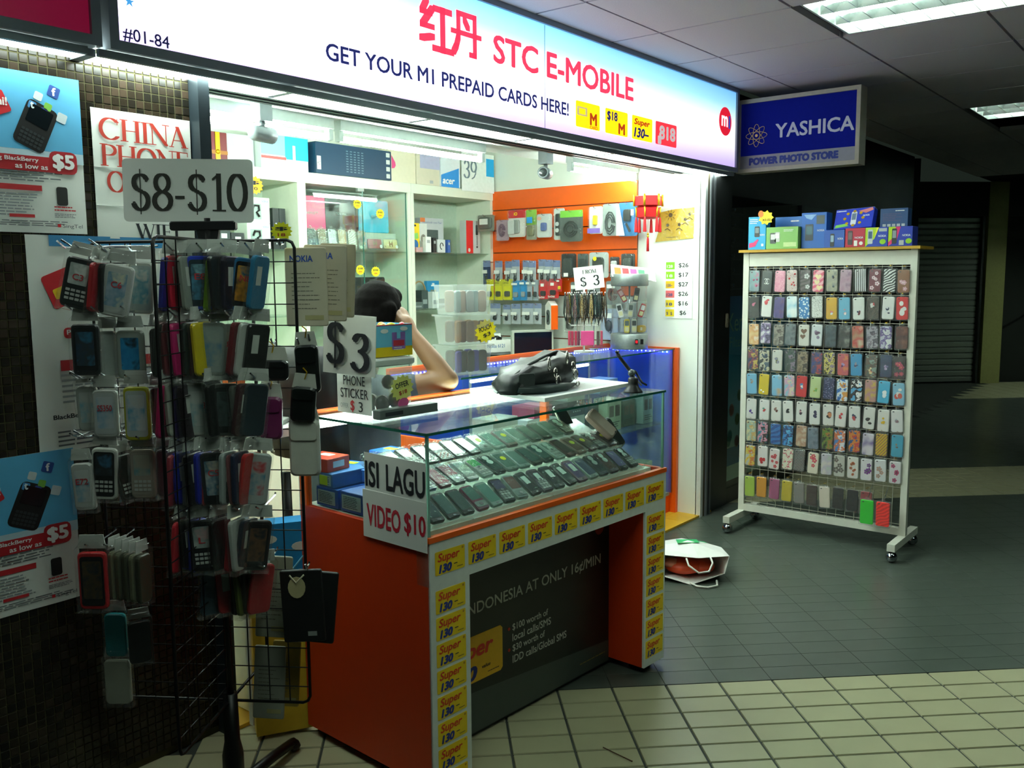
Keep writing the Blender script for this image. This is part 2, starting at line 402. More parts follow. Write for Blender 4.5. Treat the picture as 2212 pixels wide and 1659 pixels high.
louvre((4.17, .88, 2.622), 'louvred fluorescent light set in the ceiling nearest the camera', E_LOUV*.6, 1)
louvre((1.07, .88, 2.622), 'unseen louvred fluorescent light added in the ceiling above the counter approach', E_LOUV*.85, 1)  # unseen, added along the ceiling grid for front light on the spinner rack
louvre((4.17, -1.01, 2.622), 'unseen louvred fluorescent light added in the ceiling further from the shop than the others', E_LOUV*.6, 1)  # unseen, added behind the visible row so light reaches the recessed advert panel
louvre((7.27, .88, 2.622), 'small distant louvred ceiling light above the dark corridor', E_LOUV*.35, .4)
# ---- mosaic wall left of the shop
WM = B(); WM.box(.2, 1.64, 2.552, 2.75, 0, 2.64, M('#48462a', .9, var=.2))
wall_l = struct('wall_left', WM, 'brown mosaic tiled wall beside the shop entrance', 'wall')
MOS = [M(c, .25, var=.2, scale=60) for c in ('#241e15', '#2c251a', '#1e1a14', '#352b21', '#191711')]
def mos(m, w=.0112): return B().add([(-w, 0, -w), (w, 0, -w), (w, 0, w), (-w, 0, w), (-w+.0012, -.0022, -w+.0012), (w-.0012, -.0022, -w+.0012), (w-.0012, -.0022, w-.0012), (-w+.0012, -.0022, w-.0012)],
                                 [(4, 5, 6, 7), (0, 1, 5, 4), (1, 2, 6, 5), (2, 3, 7, 6), (3, 0, 4, 7)], m)
mmesh = [mos(m).mesh('tile') for m in MOS]; mt = mos(MOS[0]); mlist = []
for i in range(34):
    for j in range(84):
        x = 1.622-.025*i; z = 2.108-.025*j
        cov = (x < 1.3 and 1.62 < z < 2.055) or (1.31 < x and 1.61 < z < 1.985) or (1.11 < x and 1.01 < z < 1.625) or (x < 1.21 and .59 < z < 1.03) or x < .97
        mlist.append((cov, -z, x, z))
mlist.sort(); ms = B()
for k, (cov, _, x, z) in enumerate(mlist):
    c = random.randrange(5)
    if k < 300 and not cov: O('tile', mmesh[c], wall_l, TL((x, 2.552, z)))
    else: ms.add(mt.v, mt.f, MOS[c], TL((x, 2.552, z)))
ms.obj('mosaic_field', wall_l, kind='stuff')
# ---- shop shell
WALLW = M('#e8efe4', .7, var=.03, scale=6)
b = B(); b.box(5.03, 5.1, 2.53, 4.6, 0, 2.64, WALLW); wall_r = struct('wall_right', b, 'white side wall of the shop behind the orange slatwall', 'wall')
b = B(); b.box(1.5, 5.1, 4.5, 4.6, 0, 2.64, WALLW); struct('wall_back', b, 'white back wall of the shop behind the cabinets', 'wall')
b = B(); b.box(1.60, 1.66, 2.6, 4.6, 0, 2.64, WALLW); struct('wall_side', b, 'white inner side wall at the left of the shop', 'wall')
b = B(); b.box(1.6, 5.1, 3.35, 4.6, 2.60, 2.66, WALLW); b.box(1.6, 5.1, 2.66, 3.35, 2.2, 2.66, M('#dfe6e2', .7))
struct('ceiling', b, 'white shop ceiling with lowered bulkhead behind the sign', 'ceiling')
b = B(); b.box(1.633, 1.672, 2.50, 2.60, 0, 2.12, M('#2e3940', .4, .5)); struct('trim_1', b, 'dark metal post between mosaic wall and shop opening', 'door post')
# right hand jamb: aluminium shutter guide and black pillar
b = B(); b.box(5.03, 5.062, 2.50, 2.535, 0, 2.12, M('#d9dcd6', .5)); b.box(5.062, 5.085, 2.50, 2.56, 0, 2.12, M('#51482e', .5, .3)); b.box(5.085, 5.105, 2.49, 2.56, 0, 2.12, ALU); b.box(5.105, 5.13, 2.50, 2.56, 0, 2.12, M('#17181a', .5))
b.box(5.13, 5.15, 2.49, 2.56, 0, 2.12, M('#787d82', .4, .7))
struct('trim_2', b, 'aluminium roller shutter guide at the right of the opening', 'shutter guide')
b = B(); b.box(5.15, 5.43, 2.515, 2.8, 0, 2.13, M('#0d0f10', .35)); struct('trim_3', b, 'black pillar between the phone shop and the photo store', 'pillar')
t = T_('wall_switch', 'small pale switch plate on the black pillar', 'switch', fr((5.37, 2.512, 1.21)))
B().box(-.012, .012, -.045, .045, 0, .012, M('#b9b39a', .5), ch=.004).obj('plate', t); B().box(-.006, .006, -.012, .012, .012, .018, M('#8d8873', .5)).obj('rocker', t)
# roller shutter head rails below the sign
t = T_('shutter_track', 'grooved metal roller shutter head rails under the lit sign', 'shutter track', TL((0, 0, 0)))
for k, (y, z, m) in enumerate(((2.60, 2.108, '#565c60'), (2.625, 2.118, '#c9d0d2'), (2.655, 2.108, '#3b444a'), (2.68, 2.125, '#dfe5e5'), (2.71, 2.112, '#4d565c'), (2.74, 2.13, '#c3cbcd'))):
    B().box(1.66, 5.09, y, y+.02, z, 2.2, M(m, .35, .5, .05)).obj('rail', t)
# ================================================================== SIGNS
def signface(w, h):
    m, nt, bs_ = newmat('sign_face'); co = nt.nodes.new('ShaderNodeTexCoord'); sp = nt.nodes.new('ShaderNodeSeparateXYZ')
    nt.links.new(co.outputs['Object'], sp.inputs[0])
    mr = nt.nodes.new('ShaderNodeMapRange'); mr.inputs[1].default_value = -h/2; mr.inputs[2].default_value = h/2
    nt.links.new(sp.outputs[1], mr.inputs[0])
    rp = nt.nodes.new('ShaderNodeValToRGB'); e = rp.color_ramp.elements
    e[0].position, e[0].color = 0, (.40, .28, .66, 1); e[1].position, e[1].color = 1, (.09, .36, .78, 1)
    for p, c in ((.12, (.56, .45, .80, 1)), (.32, (.86, .82, .97, 1)), (.52, (.95, .98, 1, 1)), (.78, (.27, .62, .92, 1))):
        q = e.new(p); q.color = c
    nt.links.new(mr.outputs[0], rp.inputs[0])
    mx = nt.nodes.new('ShaderNodeMapRange'); mx.inputs[1].default_value = -w/2; mx.inputs[2].default_value = w/2
    mx.inputs[3].default_value = 1.75*E_SIGN/1.7; mx.inputs[4].default_value = .8*E_SIGN/1.7; nt.links.new(sp.outputs[0], mx.inputs[0])
    nt.links.new(rp.outputs[0], bs_.inputs['Emission Color']); nt.links.new(mx.outputs[0], bs_.inputs['Emission Strength'])
    bs_.inputs['Base Color'].default_value = (.6, .7, .8, 1); bs_.inputs['Roughness'].default_value = .3
    return m
def lightbox(T, w, h, d, face, label, fw=.027):
    t = T_('shop_sign', label, 'sign', T)
    fm = M('#888f98', .45, .15, .05)
    for nm, (x0, x1, y0, y1) in (('frame_rail', (-w/2, w/2, -h/2, -h/2+fw)), ('frame_rail', (-w/2, w/2, h/2-fw, h/2)), ('frame_rail', (-w/2, -w/2+fw, -h/2+fw, h/2-fw)), ('frame_rail', (w/2-fw, w/2, -h/2+fw, h/2-fw))):
        B().box(x0, x1, y0, y1, -d, .012, fm).obj(nm, t)
    B().box(-w/2+.01, w/2-.01, -h/2+.01, h/2-.01, -d, -d+.01, fm).obj('back_panel', t)
    f = B().box(-w/2+fw, w/2-fw, -h/2+fw, h/2-fw, -.006, 0, face).obj('face', t)
    return t, f
SX0, SX1, SZ0, SZ1 = 1.325, 5.32, 2.122, 2.622
sw, sh = SX1-SX0, SZ1-SZ0; scx, scz = (SX0+SX1)/2, (SZ0+SZ1)/2
sign, sface = lightbox(fr((scx, 2.44, scz)), sw, sh, .06, signface(sw, sh), 'long backlit blue and white shop sign with red and navy lettering')
def slet(name, s, x0, x1, z0, z1, col, e, bold=0, parent=None):
    b = B(); put(b, s, (x0+x1)/2-scx, (z0+z1)/2-scz, .0015, z1-z0, x1-x0, M(col, .5, emis=e), bold); return b.obj(name, parent or sface)
RDS, NVS = '#e8324e', '#2b3580'
def han(strokes, x0, x1, z0, z1):
    b = B(); m = M(RDS, .5, emis=.9); w, h = x1-x0, z1-z0
    for pts, t_ in strokes:
        for p, q in zip(pts, pts[1:]):
            hx = hull([(u_[0]+i*t_/2, u_[1]+j*t_*.85/2) for u_ in (p, q) for i in (-1, 1) for j in (-1, 1)])
            b.face([(x0-scx+x*w, z0-scz+y*h) for x, y in hx], .0015, m)
    b.obj('lettering', sface)
han([([(.24, 1), (.08, .74), (.34, .74)], .14), ([(.40, .84), (.08, .47), (.40, .47)], .14), ([(.06, .2), (.40, .28)], .15), ([(.50, .86), (.95, .86)], .16), ([(.72, .86), (.72, .06)], .17), ([(.46, .06), (1.0, .06)], .16)], 2.540, 2.718, 2.353, 2.535)
han([([(.22, .92), (.22, .4), (.14, .18), (.04, .03)], .15), ([(.22, .92), (.80, .92), (.80, .06), (.66, .06)], .15), ([(.02, .5), (.98, .5)], .14), ([(.44, .8), (.56, .64)], .14)], 2.722, 2.890, 2.365, 2.535)
slet('lettering', 'STC E-MOBILE', 2.972, 4.087, 2.372, 2.486, RDS, 1.0, .03)
slet('lettering', 'GET YOUR M1 PREPAID CARDS HERE!', 2.086, 3.513, 2.227, 2.285, NVS, .3, .022)
slet('unit_number', '#01-84', 1.368, 1.508, 2.152, 2.190, '#20264f', .3, .012)
B().box(-.001, .001, -sh/2+.03, sh/2-.03, .0, .0012, M('#5d86a8', .5)).obj('seam', sface, TL((3.33-scx, 0, 0)))
def card(x0, x1, col, items):
    b = B(); b.prism(rrect(x1-x0, .118, .008), 0, .0015, M(col, .4, emis=.95)); o = b.obj('printed_card', sface, TL(((x0+x1)/2-scx, 2.249-scz, 0)))
    b = B()
    for s, cx, cy, h, w, c, bd, sh_ in items: put(b, s, cx*(x1-x0), cy*.118, .002, h*.118, w*(x1-x0), M(c, .5, emis=.3), bd, sh_)
    b.obj('lettering', o)
card(3.572, 3.775, '#f5c80a', [('M', .22, -.1, .48, .3, '#e0521a', .05, 0), ('CARD', .24, -.42, .12, .34, '#e0521a', .02, 0), ('□', -.25, .12, .34, .42, '#fdeeb0', .04, 0)])
card(3.825, 4.032, '#f5c80a', [('$18', -.2, .2, .42, .46, '#26348c', .04, 0), ('M', .22, -.22, .46, .3, '#e0521a', .05, 0)])
card(4.076, 4.28, '#f5c80a', [('Super', -.02, .22, .34, .78, '#dd3a1c', .04, .2), ('130–', -.05, -.2, .42, .74, '#26348c', .05, .2)])
card(4.316, 4.545, '#dc2f38', [('818', .05, .05, .62, .78, '#fff2f2', .05, 0), ('1', -.32, -.3, .36, .16, '#fff2f2', .05, 0)])
b = B(); b.prism(ell(0, 0, .083, .083, 28), 0, .002, M('#d11a2c', .4, emis=.7)); o = b.obj('round_logo', sface, TL((5.15-scx, 2.408-scz, 0)))
b = B(); put(b, 'm', -.012, 0, .003, .062, .085, M('#ffe3e3', .5, emis=.9), .03); put(b, '1', .052, 0, .003, .075, .022, M('#3450b8', .5, emis=.5), .04); b.obj('lettering', o)
b = B(); put(b, '★', 1.392-scx, 2.262-scz, .0015, .03, .03, M('#4aa4e8', .5, emis=.6)); b.obj('emblem', sface)
# neighbour's crimson sign
t, f = lightbox(fr((.81, 2.44, scz)), .985, sh, .06, M('#8e0f3a', .4, emis=.28), 'crimson backlit sign of the neighbouring shop at top left')
b = B(); b.face([(.2, .02), (.235, -.01), (.28, -.043), (.315, -.062), (.345, -.066), (.37, -.058), (.395, -.035), (.43, .01), (.455, .06), (.44, .15), (.38, .2), (.3, .19), (.22, .12)], .0015, M('#f2f4f2', .5, emis=.9)); b.obj('emblem', f)
# diffuser boxes under both signs
t = T_('sign_downlight', 'row of white prismatic light diffusers below the long sign', 'light fitting', TL((0, 0, 0)))
dif = emit('#e6f6ea', E_STRIP); fm = M('#8d959b', .4, .5)
for i in range(6):
    x0 = 1.30+.665*i; x1 = min(x0+.655, 5.30)
    o = B().box(x0+.008, x1-.008, 2.462, 2.574, 2.106, 2.112, dif).obj('diffuser', t)
    B().box(x1-.008, x1+.018, 2.462, 2.575, 2.104, 2.12, fm).obj('divider', t)
B().box(1.30, 5.30, 2.445, 2.46, 2.10, 2.120, fm).obj('front_rail', t); B().box(1.30, 5.30, 2.576, 2.595, 2.10, 2.12, fm).obj('rear_rail', t)
t = T_('sign_downlight', 'short white light diffuser below the crimson sign', 'light fitting', TL((0, 0, 0)))
B().box(.5, 1.27, 2.462, 2.545, 2.106, 2.112, emit('#e6f6ea', E_STRIP*.45)).obj('diffuser', t); B().box(1.27, 1.30, 2.462, 2.548, 2.10, 2.12, fm).obj('divider', t); B().box(.4, 1.27, 2.445, 2.46, 2.10, 2.120, fm).obj('front_rail', t)
# projecting blue sign of the photo store
T = fr((5.4, 2.10, 2.345), (0, -1, 0), (0, 0, 1)); t = T_('hanging_sign', 'blue and white projecting photo store sign at the corner of the long sign', 'sign', T)
fmw = M('#c9c5b0', .45, var=.12)
for x0, x1, y0, y1 in ((-.375, .375, -.22, -.196), (-.375, .375, .196, .22), (-.375, -.352, -.196, .196), (.352, .375, -.196, .196)): B().box(x0, x1, y0, y1, -.10, .012, fmw).obj('frame_rail', t)
f = B().box(-.352, .352, -.196, .196, -.09, -.003, M('#101d8c', .8, spec=.1, emis=.06)).obj('face', t)
b = B(); rect(b, -.352, .352, -.196, -.118, -.001, M('#a4a6b0', .45)); b.obj('lower_band', f)
b = B(); put(b, 'YASHICA', .105, .015, .0, .085, .47, M('#b4bccc', .8, spec=.1, emis=.12), .025); b.obj('lettering', f)
b = B(); put(b, 'POWER PHOTO STORE', -.02, -.155, .0, .046, .55, M('#1d3c9a', .5), .09); b.obj('lettering', f)
b = B(); gl = M('#cbb57a', .4, .3, emis=.06)
for k in range(4):
    a = math.pi*k/4; pts = []
    for i in range(20):
        q = 2*math.pi*i/20; x, y = .068*math.cos(q), .022*math.sin(q)
        pts.append((-.25+x*math.cos(a)-y*math.sin(a), .0+x*math.sin(a)+y*math.cos(a), .001))
    b.tube(pts, .0016, gl, 4, closed=True)
b.prism(ell(-.25, 0, .009, .009, 10), 0, .002, gl); b.obj('atom_emblem', f)
# ================================================================== PHOTO STORE FRONT AND CORRIDOR
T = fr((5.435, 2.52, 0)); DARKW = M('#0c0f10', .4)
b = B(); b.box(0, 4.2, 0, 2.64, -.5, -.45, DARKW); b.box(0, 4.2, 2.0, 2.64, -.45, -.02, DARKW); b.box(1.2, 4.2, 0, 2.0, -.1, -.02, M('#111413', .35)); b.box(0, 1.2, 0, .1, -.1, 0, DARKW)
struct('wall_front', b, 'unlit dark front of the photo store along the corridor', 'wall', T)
wn = struct('window_1', None, 'glass window of the closed photo store', 'window', T)
B().box(0, 1.2, .1, 2.0, -.012, -.006, GLASS()).obj('pane', wn); B().box(1.17, 1.22, 0, 2.0, -.03, .01, BLACKM).obj('mullion', wn)
def grad(cols, h):
    m, nt, bs_ = newmat('banner'); co = nt.nodes.new('ShaderNodeTexCoord'); sp = nt.nodes.new('ShaderNodeSeparateXYZ'); nt.links.new(co.outputs['Object'], sp.inputs[0])
    mr = nt.nodes.new('ShaderNodeMapRange'); mr.inputs[2].default_value = h; nt.links.new(sp.outputs[1], mr.inputs[0])
    rp = nt.nodes.new('ShaderNodeValToRGB'); e = rp.color_ramp.elements
    e[0].position, e[0].color = cols[0][0], lin(cols[0][1]); e[1].position, e[1].color = cols[1][0], lin(cols[1][1])
    for p, c in cols[2:]: q = e.new(p); q.color = lin(c)
    nt.links.new(mr.outputs[0], rp.inputs[0]); nt.links.new(rp.outputs[0], bs_.inputs['Base Color']); return m
T = fr((5.44, 2.54, .14)); t = T_('banner', 'teal filter advertising banner inside the photo store window', 'banner', T)
B().box(0, 1.1, 0, 1.22, -.004, 0, grad([(0, '#b9d2c4'), (.1, '#b9d2c4'), (.55, '#2f9ec0'), (.8, '#1f8cc0'), (1, '#14609c')], 1.22)).obj('sheet', t)
b = B(); rect(b, 0, 1.1, .1, .22, .001, M('#1d6f9a', .5)); b.obj('blue_stripe', t)
b = B(); put(b, 'Kenko', .22, 1.05, .001, .12, .40, M('#7fc4b8', .5)); put(b, 'Filters', .17, .92, .001, .07, .24, M('#5fb0a8', .5)); b.obj('lettering', t)
for k, (x, y, c) in enumerate(((.3, .66, '#2f7a4a'), (.22, .56, '#2c6a3c'), (.1, .47, '#8a4a30'), (.19, .40, '#4d6b30'), (.27, .36, '#80503a'), (.06, .27, '#2a7f74'), (.19, .25, '#6b2f2a'), (.08, .3, '#2a6f74'), (.4, .5, '#356a8a'), (.45, .3, '#7a6a30'))):
    b = B(); b.prism(ell(x, y, .035, .042, 14), 0, .002, M(c, .3)); b.prism(ell(x, y, .026, .032, 14), .002, .003, M(c, .15, var=.3)); b.obj('filter_disc', t)
t = T_('window_shelves', 'dark stepped shelves behind the photo store window', 'shelf', fr((5.45, 2.60, 0)))
for k in range(6): B().box(0, 1.1, 1.40+k*.1, 1.405+k*.1, -.14, 0, DGREY).obj('shelf', t)
B().box(0, 1.1, .1, 2.0, -.36, -.34, M('#0d1514', .6)).obj('backing', t)
lens = B(); lens.lathe([(.014, 0), (.016, .006), (.016, .03), (.013, .036), (.013, .04)], M('#16181a', .3), 10); lens = lens.mesh('barrel')
lg = B(); lg.ball((0, 0, .036), .012, .012, .006, M('#2d5f9a', .08, .6), 10); lg = lg.mesh('front_glass')
for k in range(6):
    for i in range(5):
        o = O('camera_lens', None, None, fr((5.47+i*.062, 2.665, 1.428+k*.1)), 'small glinting lens on the stepped shelves in the photo store window', 'lens', 'lenses in the photo store window')
        O('barrel', lens, o); O('front_glass', lg, o)
# corridor beyond
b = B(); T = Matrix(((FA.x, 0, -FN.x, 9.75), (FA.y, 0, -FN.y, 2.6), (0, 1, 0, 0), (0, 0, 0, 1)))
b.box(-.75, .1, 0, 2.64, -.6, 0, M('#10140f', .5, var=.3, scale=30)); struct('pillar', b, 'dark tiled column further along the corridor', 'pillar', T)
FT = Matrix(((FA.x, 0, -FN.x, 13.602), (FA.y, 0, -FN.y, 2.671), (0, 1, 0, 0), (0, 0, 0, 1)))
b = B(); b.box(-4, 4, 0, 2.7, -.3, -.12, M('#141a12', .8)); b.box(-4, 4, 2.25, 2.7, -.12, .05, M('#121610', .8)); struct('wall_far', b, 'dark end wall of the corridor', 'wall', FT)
t = T_('roller_shutter', 'closed grey roller shutter at the far end of the corridor', 'shutter', FT)
sl = B(); sl.add([(-2.6, 0, -.02), (0, 0, -.02), (-2.6, .012, 0), (0, .012, 0), (-2.6, .06, .006), (0, .06, .006), (-2.6, .078, -.02), (0, .078, -.02)], [(0, 1, 3, 2), (2, 3, 5, 4), (4, 5, 7, 6)], M('#8d978c', .4, .4, .15, 4)); sl = sl.mesh('slat')
for k in range(28): O('slat', sl, t, TL((-.02, .01+k*.08, -.05)))
B().box(-.02, .01, 0, 2.25, -.06, .02, M('#1a1f1a', .5)).obj('guide_rail', t)
b = B(); b.box(.03, .30, 0, 2.7, -.12, .06, M('#9a9a5c', .6, var=.15)); struct('pillar', b, 'pale olive pillar beside the far roller shutter', 'pillar', FT)
t = T_('escalator', 'escalator side rising to the right beyond the olive pillar', 'escalator', FT @ TL((.32, 0, -.2)))
SK = M('#cdd2c6', .3, .6)
def slant(x0, x1, z0, th, k=.56): return [(x0, z0+k*x0), (x1, z0+k*x1), (x1, z0+th+k*x1), (x0, z0+th+k*x0)]
B().prism(slant(0, 2.2, .0, .05), 0, .06, SK).obj('skirting', t); B().prism(slant(0, 2.2, .08, .55), .01, .03, M('#6f8f86', .2)).obj('side_panel', t)
B().prism(slant(0, 2.2, .66, .04), 0, .08, M('#20231f', .4)).obj('handrail', t); B().prism(slant(0, 2.2, .95, .03), -.3, -.26, M('#4d5a50', .3)).obj('far_handrail', t)
B().prism([(0, 0), (2.2, 0), (2.2, 1.23)], -.2, -.02, M('#10130f', .8)).obj('truss', t)
t = louvre((12.5, .7, 2.622), 'unseen louvred light added over the far end of the corridor', E_LOUV*1.3, .4)  # added out of view to brighten the far shutter and end wall
# ================================================================== SHOP LIGHTS
def batten(x0, x1, y, z, label, k=1.0):
    t = T_('tube_light', label, 'tube light', TL((0, 0, 0)), 'fluorescent tubes under the shop bulkhead')
    g = M('#c9d2cf', .5)
    B().box(x0, x1, y-.025, y+.025, z+.035, 2.2, g).obj('batten', t)
    for x in (x0+.01, x1-.01): B().box(x-.012, x+.012, y-.016, y+.016, z-.012, z+.04, g).obj('lamp_holder', t)
    B().tube([(x0+.02, y, z), (x1-.02, y, z)], .014, emit('#eafff2', E_TUBE*k), 10).obj('tube', t)
batten(1.75, 2.75, 3.2, 2.12, 'left fluorescent tube of the row under the bulkhead')
batten(2.79, 3.80, 3.2, 2.12, 'middle fluorescent tube of the row, its end showing near the white side of the cabinets')
batten(4.30, 5.02, 2.98, 2.10, 'right fluorescent tube ending above the red lantern', .6)
def spot(x, y, label, a):
    t = T_('spotlight', label, 'spotlight', TL((x, y, 0)), 'spotlights under the bulkhead'); g = M('#8d9499', .4, .3)
    B().box(-.03, .03, -.03, .03, 2.125, 2.2, g).obj('mount', t); B().tube([(0, 0, 2.125), (0, 0, 2.10)], .012, g, 8).obj('stem', t)
    h = B(); h.lathe([(.022, -.06), (.03, -.045), (.033, 0), (.033, .055), (.028, .055)], g, 14, TL((0, 0, 2.075)) @ RZ(a) @ RY(R(90))); h = h.obj('head', t)
    B().lathe([(.026, .0545), (.024, .0552)], M('#20262a', .1), 12, TL((0, 0, 2.075)) @ RZ(a) @ RY(R(90))).obj('lens', h)
spot(2.31, 3.10, 'grey spotlight under the bulkhead near the left post', R(10)); spot(4.21, 3.08, 'grey spotlight under the bulkhead between the two tube ends', R(200))
# ================================================================== POSTERS ON THE MOSAIC WALL
def poster(name, label, x0, x1, z0, z1, y=2.546, col=None, tilt=0):
    t = T_(name, label, 'poster', fr(((x0+x1)/2, y, (z0+z1)/2)) @ RZ(tilt)); w, h = x1-x0, z1-z0
    b = B()
    n = 6; vs = [(-w/2+w*i/n, yy, .0015*math.sin(i*1.7+j)) for j, yy in enumerate((-h/2, -h/6, h/6, h/2)) for i in range(n+1)]
    fs = [(j*(n+1)+i, j*(n+1)+i+1, (j+1)*(n+1)+i+1, (j+1)*(n+1)+i) for j in range(3) for i in range(n)]
    b.add(vs, fs, col or PAPER, None, True); b.add([(x, yy, z-.0015) for x, yy, z in vs], [tuple(reversed(f)) for f in fs], col or PAPER)
    b.obj('sheet', t); return t, w, h
SKY = grad([(0, '#d6dfe2'), (.5, '#cfdde4'), (.72, '#7fbfe0'), (1, '#2a9fdc')], .42)
def redcard(b, cx, cy, s, a, z=.003):
    T = TL((cx, cy, z)) @ RZ(a)
    b.prism(rrect(.085*s, .06*s, .006*s), 0, .0006, M('#c8202a', .5), T); b.prism(rrect(.022*s, .018*s, .003*s), .0006, .001, M('#e0b81e', .4), T @ TL((-.022*s, -.006*s, 0)))
def phone_poster(name, label, x0, x1, z0, z1, hi=True, dark=1):
    m = grad([(0, '#d6dfe2'), (.1, '#d6dfe2'), (.52, '#d6e0e6'), (.72, '#8cc6e4'), (1, '#2a9fdc')], (z1-z0))
    t, w, h = poster(name, label, x0, x1, z0, z1, col=PAPER)
    b = B(); b.box(-w/2, w/2, h*.02, h/2, .0012, .0018, M('#58afdc', .6, var=.2, scale=6)); b.box(-w/2, w/2, -.02, h*.08, .0011, .0017, M('#bcd6e2', .6)); b.obj('sky_print', t)
    b = B(); T = TL((w*.08, h*.17, .002)) @ RZ(R(-24))
    b.prism(rrect(.085, .125, .014), 0, .0008, BLACK, T); b.prism(rrect(.062, .05, .004), .0008, .0012, M('#0d1418', .2), T @ TL((0, .028, 0)))
    for i in range(6):
        for j in range(4): b.prism(rrect(.0085, .0075, .002), .0008, .0013, M('#2d3236', .4), T @ TL((-.027+i*.0108, -.02-j*.0105, 0)))
    b.obj('phone_picture', t)
    b = B(); redcard(b, -w*.28, h*.27, .95, R(24)); b.obj('red_card_print', t)
    if hi:
        b = B(); put(b, 'hi!', -w*.2, h*.30, .005, .022, .026, M('#f4eeee', .5), .04); b.obj('lettering', t)
    b = B()
    for cx, cy, s, c in ((.26, .4, .03, '#2a4f9a'), (.12, .36, .022, '#cfd8da'), (.2, .3, .02, '#7ab648'), (.32, .24, .026, '#c8d4da'), (.06, .3, .02, '#4a8fc8'), (.16, .27, .018, '#3a4c9a')):
        b.prism(rrect(s, s, .004), 0, .001, M(c, .5), TL((w*cx, h*cy, .002)) @ RZ(R(-20)))
    put(b, 'f', w*.26, h*.4, .0035, .022, .012, M('#f2f5f8', .5), .04); put(b, 't', w*.06, h*.3, .0035, .018, .01, M('#e9f5fb', .5), .04)
    b.obj('app_icons', t)
    b = B(); b.prism(rrect(w*.95, .04, .012), .001, .0022, M('#b31f28', .5), TL((-w*.05, -h*.065, 0))); b.prism(rrect(.075, .06, .016), .001, .0024, M('#b31f28', .5), TL((w*.31, -h*.045, 0)))
    put(b, 'Loving BlackBerry', -w*.16, -h*.045, .0032, .014, .145, M('#f0f2f0', .5), .02); put(b, 'as low as', w*.02, -h*.083, .0032, .014, .085, M('#f0f2f0', .5), .02)
    put(b, '$5', w*.31, -h*.045, .0034, .046, .06, M('#f4f4f2', .5), .05); b.obj('price_ribbon', t)
    b = B(); g = M('#6a7074', .7); lines(b, -w*.45, w*.3, -h*.18, -h*.11, 4, .002, g); rect(b, -w*.45, w*.1, -h*.235, -h*.2, .002, M('#c0262c', .6))
    lines(b, -w*.45, w*.08, -h*.4, -h*.25, 8, .002, M('#8d9498', .7)); lines(b, -w*.45, w*.42, -h*.46, -h*.42, 3, .002, g)
    b.prism(rrect(.03, .05, .006), .001, .002, BLACK, TL((w*.28, -h*.26, 0))); lines(b, w*.2, w*.42, -h*.36, -h*.32, 2, .002, M('#c0262c', .6)); lines(b, w*.2, w*.42, -h*.4, -h*.37, 3, .002, g)
    rect(b, -w*.2, w*.02, -h*.405, -h*.385, .0025, M('#c0262c', .6)); b.obj('small_print', t, kind='stuff')
    b = B(); rect(b, w*.22, w*.25, -h*.46, -h*.44, .0025, M('#d8202a', .6)); put(b, 'SingTel', w*.36, -h*.455, .0025, .013, .055, M('#5a6066', .6)); b.obj('logo', t)
phone_poster('poster', 'blue topped phone advertisement on the mosaic wall at the upper left', .992, 1.289, 1.627, 2.048)
phone_poster('poster', 'dim phone advertisement lowest on the mosaic wall at the left', .902, 1.207, .594, 1.028)
t, w, h = poster('poster', 'large white prepaid card poster behind the spinner rack', 1.117, 1.54, 1.022, 1.622)
b = B(); redcard(b, -.10, .165, 1.6, R(22)); b.obj('red_card_print', t)
b = B(); rect(b, -.15, .2, .27, .3, .002, M('#3a86b8', .6)); rect(b, -.14, .19, -.075, -.045, .002, M('#b8222a', .6)); lines(b, -.14, .19, -.17, -.08, 6, .002, M('#9aa0a0', .7)); lines(b, -.16, .1, -.29, -.24, 4, .002, M('#6a7074', .7)); b.obj('small_print', t, kind='stuff')
b = B(); b.prism(rrect(.09, .03, .01), .001, .002, M('#b8222a', .5), TL((-.08, .03, 0))); put(b, 'Prepaid', -.08, .03, .003, .018, .075, M('#f0f0ee', .5), .03); b.obj('lettering', t); b = B(); put(b, 'BlackBerry', -.12, -.205, .003, .017, .1, INK, .03); b.obj('lettering', t)
t, w, h = poster('paper_notice', 'white paper notice with red capital letters reading china phone', 1.318, 1.628, 1.617, 1.981, 2.545); t['category'] = 'notice'
rd = M('#c03a2c', .6); b = B()
put(b, 'CHINA', .005, .128, .002, .062, .28, rd, serif_=True); b.obj('lettering', t); b = B(); put(b, 'PHONE', .005, .054, .002, .062, .28, rd, serif_=True); b.obj('lettering', t); b = B(); put(b, 'O', -.092, -.02, .002, .06, .055, rd, serif_=True); b.obj('lettering', t)
b = B(); put(b, 'WIFI', .03, -.158, .002, .044, .14, INK, serif_=True); b.obj('lettering', t)
b = B(); b.box(-.155, .155, .017, .019, .001, .0025, M('#c3c8c4', .7)); b.box(-.155, .155, -.09, -.088, .001, .0025, M('#c3c8c4', .7)); b.obj('paper_seams', t)
